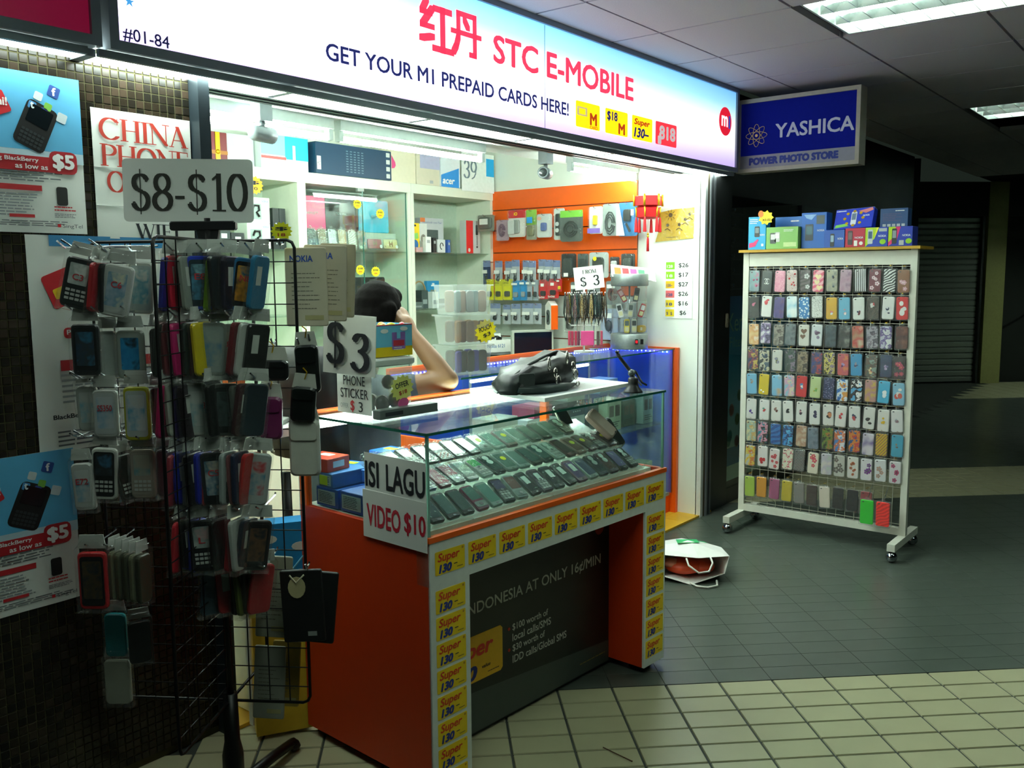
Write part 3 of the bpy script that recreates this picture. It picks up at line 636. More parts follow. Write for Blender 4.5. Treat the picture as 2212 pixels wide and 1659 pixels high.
# ================================================================== FRONT COUNTER
KR = -.0578; KX = Vector((math.cos(KR), math.sin(KR), 0)); KY = Vector((-math.sin(KR), math.cos(KR), 0))
KT = Matrix(((KX.x, KY.x, 0, 1.7753), (KX.y, KY.y, 0, 1.7077), (0, 0, 1, 0), (0, 0, 0, 1)))
KW, KD, ZB, ZT, OZ, LX, RX0, PB0 = 1.221, .565, .7777, 1.0725, .634, .156, 1.083, .158
cnt = T_('display_counter', 'orange and white display counter with a glass case and yellow price stickers', 'counter', KT)
LAM = M('#dfe4dc', .4); OR2 = M('#cc3808', .5, var=.06, scale=60)  # darker orange: low light on the counter side is put into the colour
B().box(0, .02, 0, .60, .03, ZB, OR2).obj('side_panel', cnt); B().box(KW-.02, KW, 0, .60, .03, ZB, OR2).obj('side_panel', cnt)
B().box(.02, LX, .004, PB0, .03, OZ, OR2).obj('front_post', cnt); B().box(RX0, KW-.02, .004, PB0, .03, OZ, OR2).obj('front_post', cnt)
for a, c in ((0, LX), (RX0, KW)): B().box(a, c, -.005, .004, .03, OZ, LAM).obj('post_facing', cnt)
B().box(0, KW, -.005, .05, OZ, ZB-.016, LAM).obj('front_rail', cnt); B().box(-.003, KW+.003, -.007, .012, ZB-.016, ZB, ORANGE).obj('orange_trim', cnt)
B().box(.02, KW-.02, .05, .60, ZB-.03, ZB-.002, M('#d5dccf', .5)).obj('case_floor', cnt); B().box(.02, KW-.02, .58, .60, .03, ZB-.03, OR2).obj('rear_panel', cnt)
B().box(.03, KW-.03, .172, .59, 0, .03, BLACK).obj('plinth', cnt)
for x in (.06, RX0+.04): B().box(x, x+.06, .03, .09, 0, .03, BLACK).obj('foot', cnt)
# advertising panel recessed between the posts
PK = KT @ fr((0, PB0, 0))
ad = B().box(LX, RX0, .018, OZ, -.01, 0, M('#0f1411', .4)).obj('advert_panel', cnt, fr((0, PB0, 0)))
b = B(); b.add([(LX, .018, .0006), (RX0, .018, .0006), (RX0, .10, .0006), (LX, .17, .0006)], [(0, 1, 2, 3)], M('#3c4640', .4, var=.25, scale=5)); b.obj('grey_sweep', ad)
wt = M('#c7cac0', .5); b = B(); put(b, 'CALL INDONESIA AT ONLY 16¢/MIN', .59, .434, .001, .048, .876, wt, .014); b.obj('lettering', ad)
for s, y, w_ in (('$100 worth of', .318, .19), ('local calls/SMS', .283, .206), ('$30 worth of', .244, .172), ('IDD calls/Global SMS', .206, .295)):
    b = B(); put(b, s, .524+w_/2, y, .001, .027, w_, wt, .014); b.obj('lettering', ad)
for y in (.318, .244):
    b = B(); b.prism(ell(.507, y, .006, .006, 8), 0, .0012, M('#c8341e', .5)); b.obj('bullet', ad)
b = B(); b.prism([(LX, .19), (.463, .19), (.473, .20), (.473, .336), (.463, .346), (LX, .348)], .0, .0016, M('#e8b016', .45)); b.obj('yellow_card', ad)
b = B(); put(b, 'Super', .322, .293, .0025, .072, .21, M('#d8341c', .5), .04, .2); b.obj('lettering', ad); b = B(); put(b, '130', .285, .222, .0025, .05, .13, NAVY, .06, .2); put(b, 'value', .392, .232, .0025, .012, .04, INK, .02, .2); lines(b, .40, .46, .204, .21, 1, .0025, INK); b.obj('lettering', ad)
b = B(); b.prism(ell(1.02, .56, .028, .028, 14), 0, .0012, M('#8e2a18', .5)); lines(b, .9, 1.06, .055, .065, 1, .001, M('#8a7a40', .6)); b.obj('round_logo', ad)
# stickers
SW_, SH_ = .118, .068
sb = B(); sb.prism(rrect(SW_, SH_, .004), 0, .0008, YEL); sbm = sb.mesh('price_sticker')
sl_ = B(); put(sl_, 'Super', -.006, .012, .0012, .032, .088, M('#dc3a16', .5), .03, .2); put(sl_, '130', -.02, -.018, .0012, .026, .052, M('#1c2f8c', .5), .07, .2)
rect(sl_, .014, .028, -.015, -.0125, .0012, INK); rect(sl_, .026, .05, -.026, -.0245, .0012, INK); sl_.prism(ell(.05, .027, .004, .004, 8), 0, .0013, M('#c8901a', .5)); slm = sl_.mesh('lettering')
def sticker(x, z):
    o = O('price_sticker', sbm, cnt, fr((x, -.0052, z))); O('lettering', slm, o)
for i in range(9): sticker(.078+i*.1335, .698)
for i in range(8): sticker(.078, .585-i*.079)
for i in range(7): sticker(1.152, .582-i*.081)
# glass
gl = GLASS(); EDGE = M('#2c6a5a', .15, var=.1); g8 = .008
B().box(.008, KW-.008, .004, .010, ZB, ZT-g8, gl).obj('glass_front', cnt); B().box(.006, .012, .004, KD, ZB, ZT-g8, gl).obj('glass_side', cnt); B().box(KW-.012, KW-.006, .004, KD, ZB, ZT-g8, gl).obj('glass_side', cnt)
tg = B().box(.0, KW, .0, KD, ZT-g8, ZT, gl).obj('glass_top', cnt)
b = B(); b.box(-.0006, KW+.0006, -.0006, .0004, ZT-g8, ZT, EDGE); b.obj('polished_edge', tg); b = B(); b.box(-.0006, .0004, 0, KD, ZT-g8, ZT, EDGE); b.obj('polished_edge', tg)
B().box(.004, .012, .0035, .0105, ZB, ZT-g8, M('#7fb0a0', .1)).obj('glass_corner', cnt); B().box(KW-.012, KW-.004, .0035, .0105, ZB, ZT-g8, M('#7fb0a0', .1)).obj('glass_corner', cnt)
B().box(0, KW, KD, KD+.03, ZT-.02, ZT+.004, ORANGE).obj('back_rail', cnt); B().box(0, .02, KD, .60, ZB, ZT-.02, ORANGE).obj('back_post', cnt); B().box(KW-.02, KW, KD, .60, ZB, ZT-.02, ORANGE).obj('back_post', cnt)
B().tube([(.06, KD-.03, ZT-.03), (KW-.06, KD-.03, ZT-.03)], .013, emit('#eafff4', E_CASE), 10).obj('case_tube', cnt)
B().box(.05, KW-.05, KD-.012, KD-.002, ZT-.05, ZT-.01, WHITEP).obj('tube_batten', cnt)
# stepped clear stand for the phones
ST = T_('phone_stand', 'three stepped clear shelves holding phones inside the glass case', 'display stand', KT)
ROWS = [(.03, .791, R(33)), (.132, .855, R(24)), (.25, .902, R(24))]
stepm = clear((.93, .97, .95), .05, .25, .1, 'acrylic')
for y, z, a in ROWS:
    Tm = TL((0, y, z)) @ RX(a)
    B().box(.04, KW-.1, 0, .106, -.006, -.003, stepm, Tm).obj('shelf', ST); B().box(.04, KW-.1, -.003, 0, -.006, .012, stepm, Tm).obj('lip', ST)
for x in (.22, .6, KW-.12): B().add([(x, .04, ZB), (x, .345, ZB), (x, .345, .93), (x, .04, .782), (x+.004, .04, ZB), (x+.004, .345, ZB), (x+.004, .345, .93), (x+.004, .04, .782)], [(0, 1, 2, 3), (7, 6, 5, 4), (0, 3, 7, 4), (3, 2, 6, 7)], stepm).obj('support', ST)
# phones: body, screen, keypad, stickers, clear sleeve
BODY = ['#23282a', '#1a1e20', '#30383a', '#3a4446', '#5a6a6a', '#8a9894', '#20262c', '#42161e', '#6a7c78', '#272e30']
def phone(T, label, group, style, col, scr, stick, w=.049, l=.103, sleeve=True):
    t = T_('mobile_phone', label, 'phone', T, group); bm = M(col, .3, .1, .08)
    B().prism(rrect(w, l, .009), 0, .013, bm, None, .002).obj('body', t)
    b = B()
    if style == 'bar':
        b.prism(rrect(w*.8, l*.36, .003), .013, .0135, M(scr, .08), TL((0, l*.22, 0))); b.obj('screen', t); b = B()
        for i in range(3):
            for j in range(4): b.prism(rrect(w*.22, l*.07, .002), .013, .0145, M('#aeb6b2' if j % 2 else '#8d9692', .4), TL((-w*.27+i*w*.27, -l*.1-j*l*.09, 0)))
        b.prism(ell(0, l*.0, .007, .005, 10), .013, .015, STEEL); b.obj('keypad', t)
    elif style == 'qwerty':
        b.prism(rrect(w*.84, l*.38, .003), .013, .0135, M(scr, .08), TL((0, l*.24, 0))); b.obj('screen', t); b = B()
        for i in range(6):
            for j in range(4): b.prism(rrect(w*.12, l*.055, .001), .013, .0145, M('#d7dcd8' if (i+j) % 2 else '#b9827a', .4), TL((-w*.36+i*w*.145, -l*.14-j*l*.08, 0)))
        b.obj('keypad', t)
    elif style == 'slide':
        b.prism(rrect(w*.86, l*.52, .003), .013, .0136, M(scr, .06), TL((0, l*.16, 0))); b.obj('screen', t); b = B()
        b.prism(rrect(w*.9, l*.22, .006), .013, .0145, M('#7a8a86', .3, .3), TL((0, -l*.30, 0))); b.prism(ell(0, -l*.3, .008, .006, 10), .0145, .016, STEEL); b.obj('keypad', t)
    else:
        b.prism(rrect(w*.88, l*.74, .003), .013, .0136, M(scr, .05), TL((0, l*.02, 0))); b.obj('screen', t); b = B()
        b.prism(ell(0, -l*.43, .006, .003, 8), .013, .0142, STEEL); b.obj('button', t)
    if stick:
        b = B()
        if stick == 'y': b.prism(ell(0, 0, .011, .011, 14), .0142, .0148, M('#d8dc10', .6), TL((.004, l*.12, 0)))
        elif stick == 'w': b.prism(rrect(.022, .034, .001), .0142, .0148, M('#c9e0d8', .6), TL((0, l*.12, 0)))
        elif stick == 'o':
            for q in (.02, -.003): b.prism(ell(0, 0, .012, .012, 14), .0142, .0148, M('#b9cfc8', .6), TL((0, l*.12+q, 0)))
        b.obj('sticker', t)
    if sleeve: B().prism(rrect(w+.008, l+.01, .005, 2), -.001, .0175, FILM(), None, .003).obj('clear_sleeve', t)
    return t
rnd = random.Random(3)
specA = ['touch:#23282a:#33484a:', 'touch:#30383a:#41605e:', 'touch:#23282a:#3c5552:', 'slide:#6a2742:#4d726a:', 'touch:#7d948e:#5d8a80:', 'bar:#23282a:#4a4a68:', 'slide:#8a9894:#6a4a44:', 'touch:#1a1e20:#2c3a38:w', 'bar:#4a4450:#3a3440:w', 'touch:#30383a:#33423e:w', 'touch:#23282a:#3a4a46:w', 'touch:#6a4a60:#5a4a78:w', 'touch:#8a9e98:#4a5a72:', 'touch:#23282a:#2c3c3a:o', 'touch:#4a3a40:#5a4438:o', 'touch:#1a1e20:#6a6a9a:', 'bar:#141a18:#22302c:o']
specB = ['touch:#23282a:#3a5a54:', 'bar:#2a3f66:#4a7a8a:', 'touch:#5e1e2e:#9a4a50:', 'slide:#3a4446:#8a4a4a:', 'touch:#9aa8a4:#6a9a8a:', 'bar:#8a9894:#3aa05a:', 'touch:#23282a:#2c4440:o', 'touch:#6a7c78:#4d6a62:y', 'touch:#7d948e:#5d7a74:', 'touch:#1a1e20:#2c4a4a:', 'touch:#16302e:#204a48:o', 'bar:#9ab0a8:#7a948c:o', 'touch:#4a2028:#3a2430:', 'touch:#8a6a64:#6a4a44:y', 'touch:#42161e:#4a4a46:y', 'bar:#23282a:#2c3a38:o', 'touch:#5a4448:#3a3436:y']
specC = ['bar:#9aa4a0:#e4ecea:', 'qwerty:#5a6a66:#8aa49c:', 'bar:#2c3432:#4a6862:', 'touch:#1c2422:#22302c:', 'qwerty:#1d2322:#3a5a52:', 'touch:#23282a:#8ab0a4:', 'touch:#1c2426:#7aa49a:', 'slide:#7d948e:#8ab8aa:y', 'touch:#8a9e98:#5d8a80:', 'touch:#6a5a5c:#5d7a74:y', 'touch:#9ab0a8:#6a8a82:', 'touch:#42504c:#4a6a62:', 'touch:#30383a:#3a5a54:', 'slide:#8a9e98:#6a8a82:', 'bar:#161a1a:#22302c:o']
DN = {'bar': 'keypad phone', 'qwerty': 'keyboard phone', 'slide': 'slider phone', 'touch': 'touchscreen phone'}
def cname(h):
    r, g, b_ = [int(h[i:i+2], 16) for i in (1, 3, 5)]; mx, mn = max(r, g, b_), min(r, g, b_)
    if mx-mn < 34: return 'black' if mx < 50 else 'dark grey' if mx < 100 else 'grey' if mx < 165 else 'white'
    if r == mx: return ('maroon' if mx < 130 else 'red') if g < r*.6 else ('brown' if mx < 140 else 'tan')
    if g == mx: return 'dark green' if mx < 90 else 'grey green'
    return 'dark blue' if mx < 120 else 'blue'
for ri, (spec, (y, z, a)) in enumerate(zip((specA, specB, specC), ROWS)):
    n = len(spec); x0, x1 = ((.045, 1.10), (.05, 1.11), (.045, 1.0))[ri]
    for i, sp_ in enumerate(spec):
        st, c, s_, k = sp_.split(':'); x = x0+(x1-x0)*(i+.5)/n
        T = KT @ TL((x, y+.004, z)) @ RX(a) @ TL((0, .056, .0025)) @ RZ(R(rnd.uniform(-5, 5)))
        sk = {'': '', 'y': ' with yellow sticker', 'w': ' with white sticker', 'o': ' with pale stickers'}[k]
        phone(T, '%s %s%s, %s from left in the glass case %s row' % (cname(c), DN[st], sk, ORD[i], ('front', 'middle', 'back')[ri]), 'phones in the glass case', st, c, s_, k, w=.05 if st != 'qwerty' else .056)
# two upright pouches and a folded leather case at the right end of the case
t = T_('phone_pouch', 'beige leather phone pouch leaning at the right end of the glass case', 'pouch', KT @ TL((1.085, .21, .93)) @ RX(R(48)) @ RZ(R(24)))
B().prism(rrect(.068, .13, .012), 0, .028, M('#b9968a', .45), None, .006).obj('body', t); B().prism(rrect(.012, .006, .002), .028, .029, BLACK, TL((.01, -.06, 0))).obj('slot', t)
t = T_('phone_pouch', 'black leather phone pouch behind the beige one in the glass case', 'pouch', KT @ TL((1.15, .21, .885)) @ RX(R(62)) @ RZ(R(20)))
B().prism(rrect(.07, .125, .01), 0, .03, M('#16211f', .3), None, .006).obj('body', t); B().prism(rrect(.05, .03, .006), .03, .034, M('#1c2a28', .35), TL((0, .04, 0))).obj('flap', t)
t = T_('phone_pouch', 'black open phone pouch standing at the end of the back phone row', 'pouch', KT @ TL((1.045, .36, .955)) @ RX(R(62)) @ RZ(R(12)))
B().prism(rrect(.06, .10, .01), 0, .02, M('#14201f', .25), None, .005).obj('body', t); B().tube([(-.028, .045, .01), (-.045, 0, .02), (-.028, -.045, .012)], .003, M('#d6dcc8', .5), 6).obj('edge_piping', t)
# blue phone boxes at the left end of the case
def carton(name, label, T, w, h, d, col, cat='box', group=None, side=None, deco=None, front=None):
    """box: x width, y height, z depth (front face at z=0, body behind)"""
    t = T_(name, label, cat, T, group)
    b = B(); b.box(-w/2, w/2, 0, h, -d, 0, M(col, .45, var=.06), None, min(w, h)*.012+.0006); b.obj('carton', t)
    s = B(); s.box(-w/2+.001, w/2-.001, h, h+.0008, -d+.002, -.002, M(side or col, .4, var=.12)); s.obj('lid', t)
    if deco:
        b = B(); deco(b, w, h); b.obj('print', t)
    return t
def boxlabel(b, w, h):
    b.prism(rrect(w*.8, h*.72, .002), 0, .0006, M('#9fb4b8', .6), TL((-w*.03, h*.5, .0002))); lines(b, -w*.36, w*.3, h*.2, h*.8, 7, .0012, INK)
for i, (x, y, z, w_, h_, d_, c, l) in enumerate(((.028, .555, .78, .11, .06, .16, '#1c4f9e', 'blue phone box with a grey label nearest the left glass'), (.028, .43, .78, .115, .062, .16, '#1d4a94', 'blue phone box with a grey label beside the handwritten video sign'),
    (.028, .56, .842, .07, .045, .15, '#3f6fae', 'small blue and lime phone box on top of the left pair'))):
    t = carton('phone_box', l, KT @ fr((x, y-.06, z), (0, -1, 0)), w_, h_, d_, c, deco=boxlabel)
    if i == 2: B().prism(rrect(.04, .03, .002), 0, .001, M('#b8d020', .5), TL((-.01, .022, .0005))).obj('lime_panel', t)
for i in range(7):
    c = ('#1f5fb4', '#2a6cc0', '#c8402c', '#1f5fb4', '#2868bc', '#1f5fb4', '#3070c0')[i]
    t = carton('phone_box', '%s phone box lying %s from the left behind the left end of the phone rows' % ('red' if i == 2 else 'blue', ORD[i]), KT @ TL((.24+.105*(i % 4), .50-.02*(i//4), .777+.047*(i//4))) @ RZ(R(rnd.uniform(-14, 14))) @ fr((0, 0, 0)), .095, .045, .05, c, group='boxes at the back of the glass case')
    B().prism(rrect(.05, .02, .001), 0, .001, M('#d2dce0', .5), TL((0, .024, .0004))).obj('label', t); B().prism(rrect(.018, .018, .001), 0, .001, M('#a8c820', .5), fr((.03, .046, -.02), (1, 0, 0), (0, 0, -1))).obj('lime_mark', t)
for i, (x, y, z, c, w_, d_) in enumerate(((.05, .50, .888, '#c8402c', .10, .12), (.16, .52, .842, '#1f62b8', .09, .11), (.17, .42, .842, '#2a6cc0', .10, .1), (.30, .50, .871, '#1f5fb4', .1, .09))):
    t = carton('phone_box', '%s phone box, %s of the pile behind the left glass of the case' % ('red' if i == 0 else 'blue', ORD[i]), KT @ TL((x+.03, y, z)) @ RZ(R(rnd.uniform(-12, 12))) @ fr((0, 0, 0)), w_, .042, d_, c, group='boxes at the back of the glass case')
    B().prism(rrect(.05, .02, .001), 0, .001, M('#d2dce0', .5), TL((0, .022, .0004))).obj('label', t); B().prism(rrect(.03, .05, .001), 0, .001, M(('#e8e4da', '#a8c820', '#d2dce0', '#e6d41c')[i], .5), fr((.01, .0432, -d_*.5), (1, 0, 0), (0, 0, -1))).obj('lid_label', t)
# handwritten sheets taped to the left glass
T = KT @ fr((-.004, .12, .845), (0, -1, 0)); t = T_('paper_sign', 'white paper sign with black and red capitals taped to the left glass', 'sign', T)
B().box(-.145, .12, .03, .145, 0, .0012, PAPER).obj('sheet', t); B().box(-.155, .122, -.11, .034, .0012, .0024, PAPER).obj('sheet', t)
b = B(); put(b, 'ISI', -.11, .083, .002, .078, .062, INK, .03); b.obj('lettering', t); b = B(); put(b, 'LAGU', .035, .083, .002, .078, .165, INK, .03); b.obj('lettering', t)
b = B(); put(b, 'VIDEO', -.062, -.04, .003, .068, .15, M('#c4263a', .6), .03); b.obj('lettering', t); b = B(); put(b, '$10', .073, -.04, .003, .068, .09, M('#c4263a', .6), .03); b.obj('lettering', t)
# ================================================================== CABINETS AGAINST THE BACK WALL
CABW = M('#dfe6d4', .5, var=.04); CY, CB = 4.13, 4.47; SG = clear((.86, .95, .9), .06, .05, .02, 'shelfglass')
def cabinet(x0, x1, label, doors=False):
    t = T_('wall_cabinet', label, 'cabinet', TL((0, 0, 0)), 'white cabinets along the back wall')
    u = .028
    B().box(x0, x0+u, CY, CB, 0, 2.03, CABW).obj('side_panel', t); B().box(x1-u, x1, CY, CB, 0, 2.03, CABW).obj('side_panel', t)
    B().box(x0, x1, CY-.004, CB, 2.03, 2.09, CABW).obj('top_board', t); B().box(x0+u, x1-u, CB-.02, CB, 0, 2.03, M('#b7c9b8', .35)).obj('back_panel', t)
    B().box(x0+u, x1-u, CY+.005, CB-.02, .0, .80, CABW).obj('lower_cupboard', t)
    for z in (1.66, 1.29): B().box(x0+u, x1-u, CY+.02, CB-.02, z-.007, z, SG).obj('glass_shelf', t)
    if doors:
        xm = (x0+x1)/2+.02
        for a, c, y in ((x0+u, xm+.01, CY+.004), (xm-.01, x1-u, CY+.011)):
            o = B().box(a, c, y, y+.004, .82, 2.028, GLASS()).obj('glass_door', t); B().box(c-.004, c, y-.0006, y+.0046, .82, 2.028, EDGE).obj('door_edge', o)
        B().box(xm-.03, xm+.02, CY+.002, CY+.02, 2.012, 2.03, M('#9aa6a0', .4)).obj('latch', t)
    return t
cabinet(2.66, 3.325, 'left white cabinet with boxed headsets'); cabinet(3.327, 4.19, 'middle white cabinet with sliding glass doors and laptops', True); cabinet(4.192, 5.01, 'right white cabinet with boxed accessories')
def F(x, y, z): return fr((x, y, z))
# boxes on top of the cabinets
TOPZ = 2.091
def deco_gift(b, w, h):
    b.box(-w*.05, w*.15, 0, h, .0, .004, GOLD); b.box(-w*.5, w*.5, h*.30, h*.42, .0, .003, M('#8e5a1c', .4, .4)); b.ball((w*.05, h*.38, .004), .014, .014, .008, GOLD, 8)
carton('gift_box', 'dark red gift box with gold ribbon on the left end of the cabinets', F(2.81, 4.16, TOPZ), .13, .16, .2, '#6b1018', deco=deco_gift)
carton('storage_box', 'plain pale grey box beside the red gift box', F(2.98, 4.20, TOPZ), .18, .17, .2, '#b9c6c2')
def deco_router(b, w, h):
    rect(b, w*.0, w*.5, h*.33, h, .0005, M('#28b4d8', .4)); rect(b, -w*.5, w*.0, h*.42, h, .0005, M('#8fd8e8', .4)); rect(b, -w*.5, w*.02, h*.3, h*.38, .001, M('#d85a5a', .5)); b.prism(ell(w*.2, h*.12, w*.12, h*.06, 12), 0, .001, M('#d8e6e6', .4)); b.box(w*.16, w*.22, h*.15, h*.75, .0008, .0014, M('#cfe4ea', .4)); lines(b, -w*.46, w*.0, h*.12, h*.22, 2, .001, LGREY)
carton('storage_box', 'cyan and white box with a red stripe on the cabinets', F(3.238, 4.15, TOPZ), .32, .185, .2, '#e2ecea', deco=deco_router)
def deco_navy(b, w, h):
    for x in (-.12, -.07, -.02, .03, .08): lines(b, w*x, w*(x+.03), h*.1, h*.85, 9, .001, M('#6c8794', .5), .1)
    rect(b, -w*.49, -w*.44, h*.12, h*.55, .001, M('#d2d8d6', .5)); put(b, 'HCC', -w*.465, h*.33, .0015, .02, .02, INK)
    for k in range(4): b.prism(rrect(.03, .026, .003), 0, .001, M('#cdd6d2', .5), TL((w*.45, h*(.14+.24*k), 0)))
carton('storage_box', 'long dark blue box with pale symbols on the cabinets', F(3.715, 4.11, TOPZ), .59, .175, .3, '#123a56', side='#c9d4c8', deco=deco_navy)
def deco_drop(b, w, h):
    b.prism([(-w*.4, h*.8), (-w*.27, h*.6), (-w*.25, h*.5), (-w*.3, h*.42), (-w*.4, h*.4)], 0, .001, M('#e04a86', .5))
carton('storage_box', 'beige box with a pink drop mark on the cabinets', F(4.135, 4.14, TOPZ), .235, .20, .25, '#ded8be', deco=deco_drop)
def deco_lav(b, w, h): rect(b, -w*.36, w*.5, h*.52, h*.95, .0008, M('#b2b4d2', .5)); rect(b, w*.05, w*.2, h*.06, h*.16, .0008, LGREY)
carton('storage_box', 'beige box with a lavender panel on the cabinets', F(4.365, 4.135, TOPZ), .215, .2, .25, '#d6d0ba', deco=deco_lav)
def deco_wedge(b, w, h):
    b.face([(-w*.5, 0), (w*.42, 0), (w*.42, h*.62), (-w*.5, h*.36)], .0006, M('#2590e0', .4)); put(b, 'acer', -w*.12, h*.17, .0012, .032, .12, M('#f2f6f8', .4), .04, .2)
carton('storage_box', 'white box with a blue wedge and white lettering on the cabinets', F(4.57, 4.125, TOPZ), .19, .21, .25, '#dfeaf0', deco=deco_wedge)
t = T_('paper_notice', 'large white notice with the number 39 and a cyan block in the back corner', 'notice', F(4.84, 4.115, 2.09)); B().box(-.17, .17, -.012, .25, -.004, 0, M('#e9f2ee', .7)).obj('sheet', t)
b = B(); put(b, '39', -.085, .13, .001, .12, .14, M('#6f8490', .6), serif_=True); b.obj('lettering', t); B().box(.085, .168, .10, .22, 0, .001, M('#18a8e8', .5)).obj('cyan_block', t)
# left cabinet
def deco_headset(b, w, h):
    b.prism(rrect(w*.5, h*.62, .004), 0, .001, M('#8fa39c', .4), TL((-w*.12, h*.45, 0))); b.tube([(-w*.28, h*.5, .006), (-w*.2, h*.68, .006), (w*.0, h*.68, .006), (w*.02, h*.5, .006), (-w*.1, h*.42, .006), (w*.02, h*.25, .006)], .006, BLACK, 5); put(b, 'NOKIA', w*.3, h*.86, .001, .012, .04, M('#2a5aa0', .5))
for k in range(2): carton('headset_box', ('lower', 'upper')[k]+' of two stacked white headset boxes in the left cabinet', F(3.06, 4.17, 1.661+k*.137), .15, .136, .12, '#dfe9de', deco=deco_headset)
for k, (x, z) in enumerate(((3.19, 1.661), (3.235, 1.661), (3.19, 1.765), (3.235, 1.765))):
    carton('small_box', '%s %s small black box beside the white headset boxes' % (('lower', 'lower', 'upper', 'upper')[k], ('left', 'right', 'left', 'right')[k]), F(x, 4.19, z), .042, .10 if k < 2 else .12, .06, '#17211f', deco=lambda b, w, h: b.face(star(0, h*.3, .006, .004, 4), .0006, LGREY))
for k in range(3):
    carton('small_box', '%s dark accessory box at the far left of the headset shelf' % ('nearest', 'middle', 'last')[k], F(2.76+k*.085, 4.18, 1.661), .08, .12-.02*k, .06, ('#1c2426', '#20302e', '#151c1e')[k], deco=lambda b, w, h: rect(b, -w*.2, w*.25, h*.5, h*.75, .0006, M('#b9c4c0', .5)))
# sunburst price tags
def tag(T, label, txt1, txt2, r=.03, col='#f2e21c'):
    t = T_('price_tag', label, 'price tag', T, 'starburst price tags'); B().prism(star(0, 0, r*.8, r, 14, 1.15), 0, .001, M(col, .6)).obj('starburst', t)
    b = B(); put(b, txt1, 0, r*.25, .0015, r*.42, r*1.3, INK, .02); put(b, txt2, 0, -r*.35, .0015, r*.34, r*.8, M('#b83a2c', .6) if r < .05 else INK, .02); b.obj('lettering', t)
tag(F(2.99, 4.10, 1.99), 'orange starburst price tag behind the eight to ten dollar sign', '$', '10', .05, '#f2a812')
tag(F(3.735, 4.125, 1.935), 'pale starburst tag on the black laptop lid', '$488', 'new', .03); tag(F(3.905, 4.11, 1.885), 'yellow starburst tag on the cyan laptop lid', '$480', 'new', .031)
tag(F(3.74, 4.12, 1.545), 'left starburst tag on the glass above the person', '$588', 'new', .032); tag(F(3.865, 4.12, 1.535), 'right starburst tag on the glass above the person', '$588', 'new', .033)
# laptops shown lid outwards
def laptop(x, z, w, h, col, label, name, y=4.24, tl=.03):
    t = T_('laptop', label, 'laptop', F(x, y, z) @ RX(-tl), 'laptops in the middle cabinet')
    lid = B().prism(rrect(w, h, .012), -.012, 0, M(col, .22), TL((0, h/2, 0)), .003).obj('lid', t); B().prism(rrect(w, .03, .006), -.03, -.012, DGREY, TL((0, .015, 0))).obj('base_edge', t)
    b = B(); put(b, name, 0, h*.5, .001, .014, len(name)*.012, M('#b9c2c0', .3)); b.obj('lettering', lid)
B().box(3.37, 4.13, 4.21, 4.40, 1.661, 1.775, M('#c2cdc0', .6)).obj('riser_block', None, label='pale riser block under the row of laptops', cat='riser')
laptop(3.49, 1.777, .20, .2, '#e8447f', 'pink laptop standing with its lid outwards', 'HEWLETT'); laptop(3.71, 1.777, .235, .21, '#1d1a17', 'black laptop standing between the pink and cyan ones', 'TOSHIBA'); laptop(3.96, 1.777, .25, .2, '#2cbbe0', 'cyan laptop standing with its lid outwards', 'acer', 4.22)
laptop(3.50, 1.292, .27, .22, '#aebdb6', 'silver laptop on the lower glass shelf', 'acer', 4.2, .03); laptop(3.89, 1.292, .27, .21, '#0f1716', 'glossy black laptop on the lower glass shelf behind the person', 'lenovo', 4.2, .03)
# row of jewelled phone cases in front of the laptops
def case_item(T, label, group, m, w=.058, h=.115, motif=None, blister=True, round_='', tie=False, name='phone_case'):
    t = T_(name, label, 'phone case', T, group)
    c = B().prism(rrect(w, h, .009), 0, .009, m, None, .0025).obj('case', t)
    B().prism(ell(-w*.28, h*.42, .0055, .003, 8), .009, .0094, M('#22262a', .3)).obj('camera_hole', c)
    if motif:
        b = B(); motif(b, w, h, .0093); b.obj('motif', c)
    if blister:
        o = B().prism(rrect(w+.012, h+.012, .007, 2), -.003, .014, BLIS(), None, .003).obj('blister', t)
        B().prism([(-.012, 0), (.012, 0), (.008, .014), (-.008, .014)], .003, .0045, BLIS(), TL((0, h/2+.006, 0))).obj('hang_tab', o)
    if tie: B().tube([(-.001, h/2+.012, -.006), (.004, h/2+.017, .008), (-.004, h/2+.02, .01), (.006, h/2+.024, -.004), (.012, h/2+.022, .006)], .0013, M('#d8b020', .25, .8), 4).obj('gold_tie', t)
    if round_: B().prism(ell(-w*.3, -h*.38, .011, .011, 12), .0142, .015, M('#dfe8e2', .6)).obj('price_dot', t)
    return t
for k, (m, l) in enumerate(((pat('speck', '#26302f', '#c8d0cc'), 'black studded'), (pat('speck', '#7d6a4a', '#e8d8c0'), 'bronze jewelled'), (pat('speck', '#cfd4d4', '#5a6a70'), 'white studded'), (pat('lattice', '#4a3a26', '#b49a6a'), 'brown lattice'), (pat('zebra', '#d6dcd2', '#aab4a8'), 'ivory quilted'), (pat('soft', '#2e3a3a', '#7d8a88', '#b08a3a'), 'dark mirror'))):
    case_item(F(3.415+k*.077, 4.17, 1.724) @ RX(R(-6)), l+' phone case in a clear box on the laptop shelf', 'boxed cases on the laptop shelf', m, round_='y')
for k, (c, l) in enumerate((('#9a1f30', 'red'), ('#d3c88a', 'cream'))):
    def hm(b, w, h, z): q = B(); put(q, 'H', 0, 0, z, .035, .03, M('#7a5a20', .4), .05); b.add(q.v, q.f, M('#7a5a20', .4), RZ(R(-90)))
    t = case_item(F(3.90+k*.135, 4.165, 1.705) @ RX(R(-8)) @ RZ(R(90)), l+' phone case with a letter lying on its side on the laptop shelf', 'boxed cases on the laptop shelf', M(c, .35), motif=hm, round_='y')
